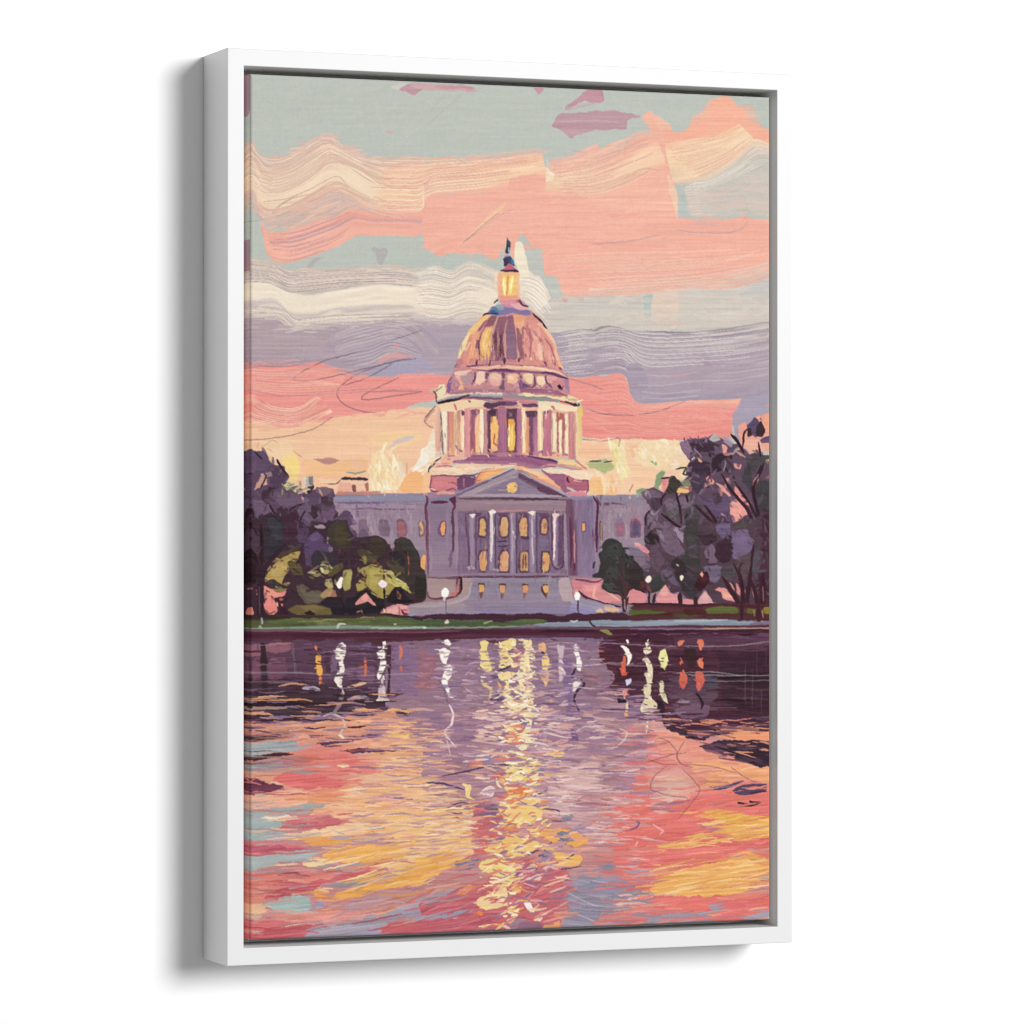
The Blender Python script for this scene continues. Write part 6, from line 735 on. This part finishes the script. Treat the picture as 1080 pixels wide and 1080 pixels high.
F('#e3824f','S 510,170 590,140 600,100 690,20 700,60 640,100 590,170 510,200',.5); F('#efc980','S 480,170 570,160 700,170 760,200 740,250 600,300 520,260 490,220',.6); F('#e6884e','S 510,280 590,250 600,330 530,360',.5); F('#eec078','S 640,130 760,110 740,145 620,155',.5); F('#efc47c','S 520,360 620,360 740,390 700,440 600,470 540,450 500,390',.6); F('#f0ce86','S 390,430 460,400 530,400 500,440 430,450',.5); F('#eda860','S 700,310 860,290 940,320 1040,380 960,420 860,400 720,350',.6); F('#eeb464','S 800,440 920,430 1000,480 960,530 860,540',.6); F('#f0d488','S 370,540 400,490 500,480 600,510 580,600 550,625 460,580',.6); F('#eebd78','S 560,640 620,640 620,690 560,700',.5); F('#efd09a','S 340,740 420,700 520,660 550,720 490,780 400,790',.6); F('#4f6a90','S 822,325 925,320 920,340 870,350 880,400 835,352',.8); dabs('S 780,300 940,300 940,420 780,420',10,'#efc080 #8a7c96 #e3a070 #5c7098',7,1.2,-.1,.3,5); F('#7a8a90','S 860,240 920,215 940,240 880,265',.5); F('#f6f0ea','S 640,750 655,735 680,750 705,805 670,800 650,780',.2); F('#e8c4bc','S 600,590 620,555 640,590 700,610 760,590 740,620 660,620',.4); F('#e3bfc0','S 740,540 780,490 800,500 770,555',.4); F('#7f6a80','S 640,560 700,520 720,550 690,580',.5); F('#6f5a78','S 720,470 780,440 800,460 760,500',.5); F('#e8c8b0','S 690,850 740,810 780,815 740,865',.4); F('#e6c0a4','S 530,860 600,820 610,830 560,875',.4); F('#e7c8bc','S 500,885 530,880 570,905 540,910',.3)
F('#e9c8c4','S 370,100 430,50 465,60 455,110',.4); S('#f2d48c','S 270,35 315,60 300,110 340,130',2); F('#d0a898','S 280,230 320,220 340,270 290,320',.5,a=.8); S('#8a5f74','S 205,235 250,245',1.8); S('#7d5a74','S 230,255 260,275',2); for_=[S('#6a4a60',q,1.2,.8) for q in ('S 170,185 240,155 300,150','S 175,200 240,215 270,210','S 660,460 725,435','S 760,440 805,385','S 890,490 950,450','S 810,260 920,255','S 720,185 840,195 850,230','S 860,550 980,530')]; F('#f0c87a','S 370,590 385,595 375,605',.2); L('#f0e0d8','S 480,305 510,270',2,.9); L('#f2d8c4','S 410,370 500,378',2,.8)
for q in ('S 900,690 1000,740 1080,770','S 960,820 1080,870','T 0,765 100,775','T 0,620 160,640'): L('#cfc2c4',q,1.0,.8)
dabs('S 480,170 760,180 800,460 600,700 380,780 400,480',90,'#f2d590 #e39a62 #eebc74 #f8e6b0 #d27a6a #a87e94 #e8b0a0',10,1.6,-.15,.3,6,.85); dabs('S 600,480 860,480 880,640 600,660',40,'#d9808a #e8b4ac #b86a7c #f0cabc #8f6a86',11,1.6,-.2,.3,6,.85)
# right hand lights
light(W1,'Q 195,85 210,80 215,100 205,110'); light(W1,'Q 170,115 205,130 235,180 215,230 198,240 205,190 185,150',4,'#fdf8ee #efe4d4'); light('#d2664e','Q 180,180 198,180 190,240 205,290 170,295 165,250',6,'#e8704a #c84a38'); light('#d5d0e2','Q 190,320 230,312 225,340 200,358'); light('#e07a70','Q 180,385 215,370 205,410 185,425',4,'#f0a08c'); S('#e8c8b0','Q 190,430 205,480 195,540',2); S('#efa860','Q 190,520 210,540',1.8); F('#2a1828','Q 145,430 200,430 200,450 150,455',.4)
light('#eadfc0','Q 310,95 330,85 340,105 320,115',3,'#f6f0da'); light('#eadcbc','Q 300,130 345,120 355,155 330,175 305,160',5,'#f4ecd0 #d8c8a8'); light('#e3d2b4','Q 290,210 320,180 345,210 358,270 350,350 325,350 310,290 330,260 315,220',14,'#f0e4c8 #cdb89c #f5ecd6'); light('#e0cfa8','Q 300,360 350,350 345,430 385,470 380,510 330,540 285,515 290,470 310,430',22,'#f0e4c0 #cbb890 #e8d8b4 #f6eed4'); S('#e8dcc0','Q 330,560 320,640',1.8)
light('#ece5a0','Q 430,128 448,190 435,270 410,245 395,200 400,165',5,'#f4eeb8 #dcd28c'); light('#d8d0a8','Q 395,340 425,325 430,390 450,430 455,470 425,450 400,390',8,'#e6e0c0 #bfb694'); 
light('#dd8062','Q 505,95 550,85 540,110 515,120',3,'#e8805c'); light('#db7a5e','Q 625,80 660,80 668,110 645,155 635,125',4,'#e87a54'); light('#d6725a','Q 525,180 540,230 525,225',2,'#e8704a'); light('#de7c60','Q 625,200 645,185 665,220 655,255 635,240',3,'#ea7c58'); light('#cf6a58','Q 520,300 545,250 570,300 560,350 540,385 520,350',10,'#e87058 #c8524a'); light('#cd685a','Q 615,270 655,270 670,330 640,395 615,360',12,'#e66c54 #c6504a'); F('#33201e','Q 545,130 620,130 615,240 560,240',.7,a=.75); S('#2c1626','Q 620,400 655,460 650,500',2); F('#4a4a5c','Q 680,290 750,300 740,380 680,370',.8,a=.5)
F('#2e1826','Q 370,430 430,460 430,560 400,520',.5); L('#b89aa8','Q 510,455 580,455',2.6,.9); L('#2c1826','Q 520,540 550,610 560,670',1.3,.9)
F('#7f8448','Q 45,30 90,25 120,50 80,48',.3)
DN = 1.
dabs('Q 180,560 420,600 420,1070 T 420,0 400,640 120,640 140,0 Q 140,1070',130,'#e07a76 #cfa0a2 #e49488 #b98a98 #e9b8a8 #d86f6e #dcb4b0',18,1.5,0,.06,7,.8)
dabs('T 40,520 330,560 330,880 40,880',34,'#9e96a6 #e07870 #b3a4ac #d0706e #8d8799',18,1.6,-.05,.1,6,.85)
dabs('S 480,860 720,860 900,700 900,560 600,600 360,760',44,'#c8626c #9a6a84 #e9b0a4 #d9857a #8a6f8a #efc8a0 #b3566a',12,1.8,-.3,.3,6,.85)
dabs('S 300,120 520,120 520,500 320,500',40,'#c46a72 #a5708a #d98a78 #e6b27c #7d6288 #d9716a',12,1.6,-.05,.2,6,.85)
# streaks that knit neighbouring passages together
dabs('O 700,560 1080,540 P 150,640 150,1080 O 760,1080',90,'#a07a94 #e6a88a #c08f98 #efc08a #8d6a8e #d99a8c #b58a98 #f0b884',20,1.3,0,.05,7,.8)
dabs('R 640,20 1080,0 S 330,150 330,460 R 1080,500 640,420',120,'#e9a98c #d99a90 #f3d0a0 #efb878 #c29aa2 #f5dcb4 #e5b48c #eeb06a #b08a98',22,1.2,-.06,.07,6,.8)
dabs('O 20,420 860,400 1060,520 700,640 20,640',80,'#3a2434 #c98a70 #6a4860 #e0a080 #8a7090 #2c1a28 #d9a07c #54384e #a8848c',18,1.2,-.01,.05,6,.85)
dabs('O 20,100 860,110 860,400 20,420',60,'#4a2a40 #6a4a62 #7d5a74 #38202e #8a6a80 #5a3a54',16,1.0,0,.04,5,.7)
dabs('Q 80,330 420,520 420,600 60,560',50,'#8a6884 #b98f98 #5a3a50 #a07a90 #cfa4a0 #6d4c66',16,1.2,0,.05,6,.8); dabs('Q 430,560 1060,530 1060,620 560,670',50,'#4a2c40 #8a5a68 #d98a74 #6a4458 #e5a07c #38222f',18,1.1,.03,.06,5,.85)
dabs('P 100,120 480,110 480,500 100,480',70,'#8d7094 #a98aa0 #7a6088 #b898a6 #96789a #c4a2aa',13,1.1,0,.06,6,.75); dabs('P 700,120 1080,100 1080,560 700,560',90,'#94769a #b090a4 #7d6288 #c6a4ac #a5839a #86688a #d4b4b2',13,1.1,0,.07,6,.75)
dabs('P 60,520 1080,520 Q 260,620 260,900 P 1080,900 60,800',150,'#c9a2a6 #b08a9c #dcbcb4 #9a7690 #e6cabc #a88096 #d3aaa6 #8a688a',15,1.1,.02,.1,6,.8)
for k,(x,y0,y1) in enumerate(((590,110,370),(830,130,430),(170,150,420))):
    dabs(f'O {x-45},{y0} {x+45},{y0} {x+45},{y1} {x-45},{y1}',9,'#5b3c58 #6a4c64',4,.7,0,.1,5,.7) if k < 2 else dabs(f'P {x-45},{y0} {x+45},{y0} {x+45},{y1} {x-45},{y1}',9,'#84688a #765a80',4,.7,0,.1,5,.7)
dabs('P 480,110 700,110 700,470 480,470',36,'#8a6a8a #b88a98 #c99aa0 #75587c',5,.9,0,.15,5,.75); dabs('Q 290,100 460,100 460,540 290,540',30,'#5a3a50 #6d4c60 #4a2c42',5,.8,0,.1,5,.75)
dabs('P 490,100 700,100 700,480 490,480',36,'#f8ecc8 #f3dc9c #fbf4e0 #efc890',4,1.0,.2,.5,5,.95)
dabs('S 470,0 720,0 780,260 720,420 620,520 640,760 520,900 400,900 400,700 480,480 480,200',120,'#f5e2a4 #f0cc80 #ecb068 #f8ecc4 #e58f64 #f2d890 #dd8070 #f6e0b0',8,1.8,-.2,.35,5,.9,.1)
dabs('S 470,0 760,0 800,260 620,520 640,800 400,860 480,400',40,'#a07090 #b8647a #8a7096 #d27a74',8,1.3,-.2,.3,5,.8,.1)
dabs('P 490,470 690,470 740,760 700,1080 500,1080 520,760',60,'#f6e6b0 #f8efd4 #f0cc88 #e8a070 #f3d8a0',8,1.7,-.05,.3,5,.9,.1)
dabs('S 560,20 1080,0 1080,360 820,240',40,'#d8b4b4 #c09aa6 #e8cec8 #b58a9a',18,1.4,.03,.07,5,.7)
dabs('S 680,280 1060,280 1040,560 760,560',60,'#efb868 #e3a27c #d99a8c #b58a9a #f3cc8c #c99098 #8f86a0 #e8b49c',12,1.6,-.12,.15,6,.85)
dabs('T 330,520 1040,460 1060,640 700,710 340,690',70,'#f3c27c #e9a860 #f0b870 #df9468 #f6cf90 #e7a05a #d98a74',24,1.2,-.14,.07,5,.85); dabs('T 600,220 1065,250 1065,370 400,430 640,330',40,'#f3c27c #e9a860 #e08a70 #f6cf90 #d97a70',22,1.2,-.1,.07,5,.85)
dabs('P 380,520 500,500 480,1060 360,1060',60,'#dba8a8 #eac4b4 #b58a9c #e3b094 #c9929c #f0d4b8',11,1.4,0,.12,6,.8); dabs('P 700,500 900,480 900,1060 760,1060',80,'#dcb0b0 #e9c8bc #b8909e #c9a0a8 #a57f98 #f0dccc #e0a898',12,1.4,0,.12,6,.8)
dabs('R 500,420 1080,380 S 300,440 0,640 R 900,660 600,600',60,'#f3c480 #e8a656 #f6d49c #e0987c #eeb468 #d9a88c',24,1.2,-.25,.08,5,.85); dabs('S 0,150 330,160 320,450 0,420',60,'#f3cc94 #e2a888 #d0989c #f0b878 #c08f98 #f6dcb4',20,1.2,-.04,.06,5,.8)
# long loose pencil lines
for q in ('Q 400,670 460,700 505,760 510,800 540,830 600,850','Q 550,690 505,770 520,820','Q 330,800 430,830 540,830 700,840 860,880','Q 440,840 370,900 345,970 400,1000 480,1020 T 560,120 570,150','Q 540,860 600,920 640,980 T 600,140 510,250','Q 830,845 900,900 980,940','Q 330,815 480,770 560,760','Q 80,790 140,790 210,760','T 200,320 260,300 280,270'): L('#7d4656',q,.75,.75)
for q in ('Q 160,615 205,640 190,680 155,715','Q 0,600 70,598','Q 330,700 370,690','T 270,380 255,410','T 360,280 420,320 400,340'): L('#f0ddd0',q,1.4,.9)
L('#5c4a80','T 260,265 280,270 260,300 225,310',1.6,.9)
# whole-print finish: a faint thread of the weave
def finish():
    """dry the picture: ragged paint edges, crisp ridges, and the grain of the cloth"""
    global img
    yy, xx = np.mgrid[0:NH, 0:NW].astype(np.float32)
    X = np.clip(xx+nz(9)*.4+nz(3.2)*.15, 0, NW-1.01); Y = np.clip(yy+nz(9)*.4+nz(3.2)*.15, 0, NH-1.01)
    xi = X.astype(int); yi = Y.astype(int); fx = (X-xi)[..., None]; fy = (Y-yi)[..., None]
    img = (img[yi, xi]*(1-fx)+img[yi, xi+1]*fx)*(1-fy)+(img[yi+1, xi]*(1-fx)+img[yi+1, xi+1]*fx)*fy
    m = img.mean(-1, keepdims=True); img = m+(img-m)*.985
    b = img
    for _ in range(3):
        b = blur(b)
    img = img+(img-b)*.55
    g = nz(2.2)*1.7+nz(4.5)*.8+rng.standard_normal((NH, NW))*1.5
    slub = (up(rng.standard_normal((NH//3, NW//26)), (NH, NW))+up(rng.standard_normal((NH//26, NW//3)), (NH, NW)))*.6
    img = img+(g+slub)[..., None]
finish()

# ---------------------------------------------------------------- scene
sc = bpy.context.scene
world = bpy.data.worlds.new("World"); sc.world = world; world.use_nodes = True
AMB = 0.29          # even studio fill
bg = world.node_tree.nodes['Background']; bg.inputs[0].default_value = (1, 1, 1, 1); bg.inputs[1].default_value = AMB
sc.view_settings.view_transform = 'Standard'; sc.view_settings.look = 'None'
sc.view_settings.exposure = 0; sc.view_settings.gamma = 1
C = sc.collection
sc.cycles.pixel_filter_type = 'BLACKMAN_HARRIS'; sc.cycles.filter_width = 1.15

# picture coordinates: x along the picture, y into the wall, z up; metres
W, H, D = .6816, 1.0, .0866
LIP, GAP, REC = .0190, .0081, .0025
TH, CX, CZ, CD, FOC, PITCH = .38158, .00636, .03126, 4.47818, 4215.79, .0058345

def mat(name, base, rough=.5, spec=.3):
    m = bpy.data.materials.new(name); m.use_nodes = True
    b = m.node_tree.nodes['Principled BSDF']
    b.inputs['Base Color'].default_value = (*base, 1); b.inputs['Roughness'].default_value = rough
    b.inputs['Specular IOR Level'].default_value = spec
    return m, m.node_tree, b

def noise_bump(nt, b, scale, strength, dist, var=0., base=None, sx=(1, 1, 1)):
    N = nt.nodes; K = nt.links.new
    tc = N.new('ShaderNodeTexCoord'); mp = N.new('ShaderNodeMapping'); mp.inputs['Scale'].default_value = sx
    nz_ = N.new('ShaderNodeTexNoise'); nz_.inputs['Scale'].default_value = scale; nz_.inputs['Detail'].default_value = 5
    bp = N.new('ShaderNodeBump'); bp.inputs['Strength'].default_value = strength; bp.inputs['Distance'].default_value = dist
    K(tc.outputs['Object'], mp.inputs[0]); K(mp.outputs[0], nz_.inputs['Vector']); K(nz_.outputs['Fac'], bp.inputs['Height']); K(bp.outputs[0], b.inputs['Normal'])
    if var:
        cr = N.new('ShaderNodeValToRGB')
        cr.color_ramp.elements[0].color = (*[c*(1-var) for c in base], 1); cr.color_ramp.elements[1].color = (*[min(1, c*(1+var)) for c in base], 1)
        K(nz_.outputs['Fac'], cr.inputs[0]); K(cr.outputs[0], b.inputs['Base Color'])

def link(name, me, m, parent=None):
    o = bpy.data.objects.new(name, me); C.objects.link(o)
    if m: me.materials.append(m)
    if parent: o.parent = parent
    return o

# the wall
mw, nt, b = mat('wall_paint', (.95, .95, .95), .9, .05); noise_bump(nt, b, 220, .05, .0005)
me = bpy.data.meshes.new('wall')
me.from_pydata([(-6, D+.0015, -5), (6, D+.0015, -5), (6, D+.0015, 5), (-6, D+.0015, 5)], [], [(0, 1, 2, 3)])
wall = link('wall', me, mw); wall['kind'] = 'structure'

root = bpy.data.objects.new('framed_picture', None); C.objects.link(root)
root['label'] = 'white framed canvas print of a domed capitol at pink sunset, hung on the wall'
root['category'] = 'framed picture'

# the frame: one L-shaped moulding swept round the four sides with mitred corners
mf, nt, b = mat('white_frame_lacquer', (.735, .735, .735), .42, .35); noise_bump(nt, b, 60, .03, .0004, .012, (.735, .735, .735))
bev = .0009
# profile (inset from the outer edge, depth)
prof = [(0, D), (0, bev), (bev*.3, bev*.3), (bev, 0), (LIP-bev, 0), (LIP-bev*.3, bev*.3), (LIP, bev), (LIP, D-.022), (LIP+.024, D-.022), (LIP+.024, D)]
mr, nt, b = mat('rebate_brightened', (.88, .88, .88), .6, .2); noise_bump(nt, b, 80, .03, .0003)  # same frame, inner faces coloured brighter to lighten the shaded gap
bm = bmesh.new(); rings = []
for s, d in prof:
    rings.append([bm.verts.new((sx*(W/2-s), d, sz*(H/2-s))) for sx, sz in ((-1, -1), (1, -1), (1, 1), (-1, 1))])
for i in range(len(prof)):
    a, c = rings[i], rings[(i+1) % len(prof)]
    for k in range(4):
        f = bm.faces.new((a[k], a[(k+1) % 4], c[(k+1) % 4], c[k])); f.material_index = int(i in (6, 7, 8))
bmesh.ops.recalc_face_normals(bm, faces=bm.faces)
me = bpy.data.meshes.new('frame'); bm.to_mesh(me); bm.free()
frame = link('frame', me, mf, root); me.materials.append(mr)

# backing board that closes the frame behind the canvas
mb, nt, b = mat('backing_board_grey', (.12, .12, .12), .8, .2); noise_bump(nt, b, 90, .1, .0004)
iw, ih = W/2-LIP-.0245, H/2-LIP-.0245
bm = bmesh.new(); bmesh.ops.create_cube(bm, size=1, matrix=Matrix.Translation((0, D-.006, 0)) @ Matrix.Diagonal((2*iw, .005, 2*ih, 1)))
me = bpy.data.meshes.new('backing_board'); bm.to_mesh(me); bm.free()
link('backing_board', me, mb, root)

# ---- the stretched canvas: a fine grid whose vertex colours carry the painting
cw, ch = W/2-LIP-GAP, H/2-LIP-GAP
def to_photo(x, y, z):
    """where a point of the picture falls on the drawing grid"""
    c, s = math.cos(TH), math.sin(TH)
    X = c*x-s*y+CX; Y = s*x+c*y+CD; Z = z+CZ
    cp, sp = math.cos(PITCH), math.sin(PITCH)
    Y, Z = cp*Y+sp*Z, -sp*Y+cp*Z
    return 540+FOC*X/Y, 540-FOC*Z/Y
def sample(px, py):
    x = np.clip((px-PX0)*RS-.5, 0, NW-1.01); y = np.clip((py-PY0)*RS-.5, 0, NH-1.01)
    xi = x.astype(int); yi = y.astype(int); fx = (x-xi)[..., None]; fy = (y-yi)[..., None]
    return (img[yi, xi]*(1-fx)+img[yi, xi+1]*fx)*(1-fy)+(img[yi+1, xi]*(1-fx)+img[yi+1, xi+1]*fx)*fy
NX, NZ, NS = 760, 1240, 14
DEPTH = .034; RAD = .0028
# columns run up the left side, over the rounded edge, across the face, down the right side
u = []
for t in np.linspace(1, 0, NS): u.append((-cw, REC+RAD+t*DEPTH))
for t in (.15, .3, .45, .6, .75, .9): u.append((-cw+RAD*(1-math.cos(t*math.pi/2)), REC+RAD*(1-math.sin(t*math.pi/2))))
for t in np.linspace(-cw+RAD, cw-RAD, NX): u.append((t, REC))
for t in (.9, .75, .6, .45, .3, .15): u.append((cw-RAD*(1-math.cos(t*math.pi/2)), REC+RAD*(1-math.sin(t*math.pi/2))))
for t in np.linspace(0, 1, 5): u.append((cw, REC+RAD+t*DEPTH))
u = np.array(u)
v = []
for t in np.linspace(1, 0, 4): v.append((ch, t*DEPTH+RAD))
for t in (.2, .4, .6, .8): v.append((ch-RAD*(1-math.cos(t*math.pi/2)), RAD*(1-math.sin(t*math.pi/2))))
for t in np.linspace(ch-RAD, -ch+RAD, NZ): v.append((t, 0))
for t in (.8, .6, .4, .2): v.append((-ch+RAD*(1-math.cos(t*math.pi/2)), RAD*(1-math.sin(t*math.pi/2))))
for t in np.linspace(0, 1, 4): v.append((-ch, t*DEPTH+RAD))
v = np.array(v)
nu, nv = len(u), len(v)
X = np.broadcast_to(u[None, :, 0], (nv, nu)).copy(); Z = np.broadcast_to(v[:, None, 0], (nv, nu)).copy()
Y = np.maximum(u[None, :, 1], REC+v[:, None, 1])
# colours: the sides carry on with the paint at the picture's edge
fx, fz = X.copy(), Z.copy()
side = np.maximum(0, u[:, 1]-REC-RAD)
left = np.arange(nu) < NS+6
fx[:, left] = -cw+.0008+side[left][None]*.25
px, py = to_photo(np.clip(fx, -cw+.0005, cw-.0005), REC, np.clip(fz, -ch+.0005, ch-.0005))
colr = np.clip(sample(px, py), 0, 255)/255
# the mauve that wraps over the left edge at the top
wr = (u[:, 1] > REC+RAD*.6) & left
g = np.clip(((Z > ch-.036-.010*np.sin(Y*90)) | ((Z > .258) & (Z < .292)))[:, wr], 0, 1)[..., None]*.85
colr[:, wr] = colr[:, wr]*(1-g)+g*np.array((.66, .52, .56))
lin = np.where(colr <= .04045, colr/12.92, ((colr+.055)/1.055)**2.4)
PRINT = 1/1.145     # print density against the light that falls on it
lin = np.clip(lin*PRINT, .002, .95)
light_lift = np.clip((u[:, 1]-REC-RAD*.5)/.002, 0, 1)*left
lin *= (1+.75*light_lift)[None, :, None]              # light in the gap, put into the wrapped side's colour
pale_edge = ((u[:, 1] > REC+RAD*.9) & ~left)[None, :] | (v[:, 1] > RAD*.9)[:, None]
lin[pale_edge] = (.72, .71, .69)                     # hidden edges made pale to bounce neutral light into the gap
verts = np.stack([X, Y, Z], -1).reshape(-1, 3).astype(np.float32)
ids = np.arange(nu*nv, dtype=np.int32).reshape(nv, nu)
quads = np.stack([ids[:-1, :-1], ids[1:, :-1], ids[1:, 1:], ids[:-1, 1:]], -1).reshape(-1, 4)
me = bpy.data.meshes.new('canvas')
me.vertices.add(len(verts)); me.vertices.foreach_set('co', verts.ravel())
me.loops.add(quads.size); me.loops.foreach_set('vertex_index', quads.ravel())
me.polygons.add(len(quads)); me.polygons.foreach_set('loop_start', np.arange(0, quads.size, 4, dtype=np.int32))
me.polygons.foreach_set('use_smooth', np.ones(len(quads), bool))
me.update(calc_edges=True)
at = me.color_attributes.new('paint', 'FLOAT_COLOR', 'POINT')
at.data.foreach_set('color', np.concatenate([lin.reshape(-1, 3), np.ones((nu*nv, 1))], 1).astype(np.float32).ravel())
mc, nt, b = mat('printed_canvas', (.5, .5, .5), .75, .15)
N = nt.nodes; K = nt.links.new
an = N.new('ShaderNodeAttribute'); an.attribute_name = 'paint'; K(an.outputs['Color'], b.inputs['Base Color'])
tc = N.new('ShaderNodeTexCoord')
w1 = N.new('ShaderNodeTexWave'); w1.bands_direction = 'X'; w1.inputs['Scale'].default_value = 420; w1.inputs['Distortion'].default_value = 1.2
w2 = N.new('ShaderNodeTexWave'); w2.bands_direction = 'Z'; w2.inputs['Scale'].default_value = 420; w2.inputs['Distortion'].default_value = 1.2
mu = N.new('ShaderNodeMath'); mu.operation = 'ADD'
K(tc.outputs['Object'], w1.inputs['Vector']); K(tc.outputs['Object'], w2.inputs['Vector']); K(w1.outputs['Fac'], mu.inputs[0]); K(w2.outputs['Fac'], mu.inputs[1])
bp = N.new('ShaderNodeBump'); bp.inputs['Strength'].default_value = .12; bp.inputs['Distance'].default_value = .0002
K(mu.outputs[0], bp.inputs['Height']); K(bp.outputs[0], b.inputs['Normal'])
canvas = link('canvas', me, mc, root)

# ---- key light: a big soft lamp up and to the right of the picture
la = bpy.data.lights.new('softbox', 'AREA'); la.shape = 'DISK'; la.size = 5.2; la.energy = 1830; la.color = (1, 1, 1)
lo = bpy.data.objects.new('softbox', la); C.objects.link(lo)
dirv = Vector((.42, -1, .24)).normalized()
lo.location = dirv*14
lo.rotation_euler = (-dirv).to_track_quat('-Z', 'Y').to_euler()

# ---- camera
cam = bpy.data.cameras.new('camera'); co = bpy.data.objects.new('camera', cam); C.objects.link(co)
cam.sensor_fit = 'HORIZONTAL'; cam.sensor_width = 36; cam.lens = 36*FOC/1080; cam.clip_end = 100; cam.clip_start = .05
# picture -> camera frame (x right, y forward, z up), then inverted
R1 = Matrix.Rotation(TH, 4, 'Z'); T1 = Matrix.Translation((CX, CD, CZ)); R2 = Matrix.Rotation(-PITCH, 4, 'X')
M = R2 @ T1 @ R1
co.matrix_world = M.inverted() @ Matrix.Rotation(math.pi/2, 4, 'X')
sc.camera = co
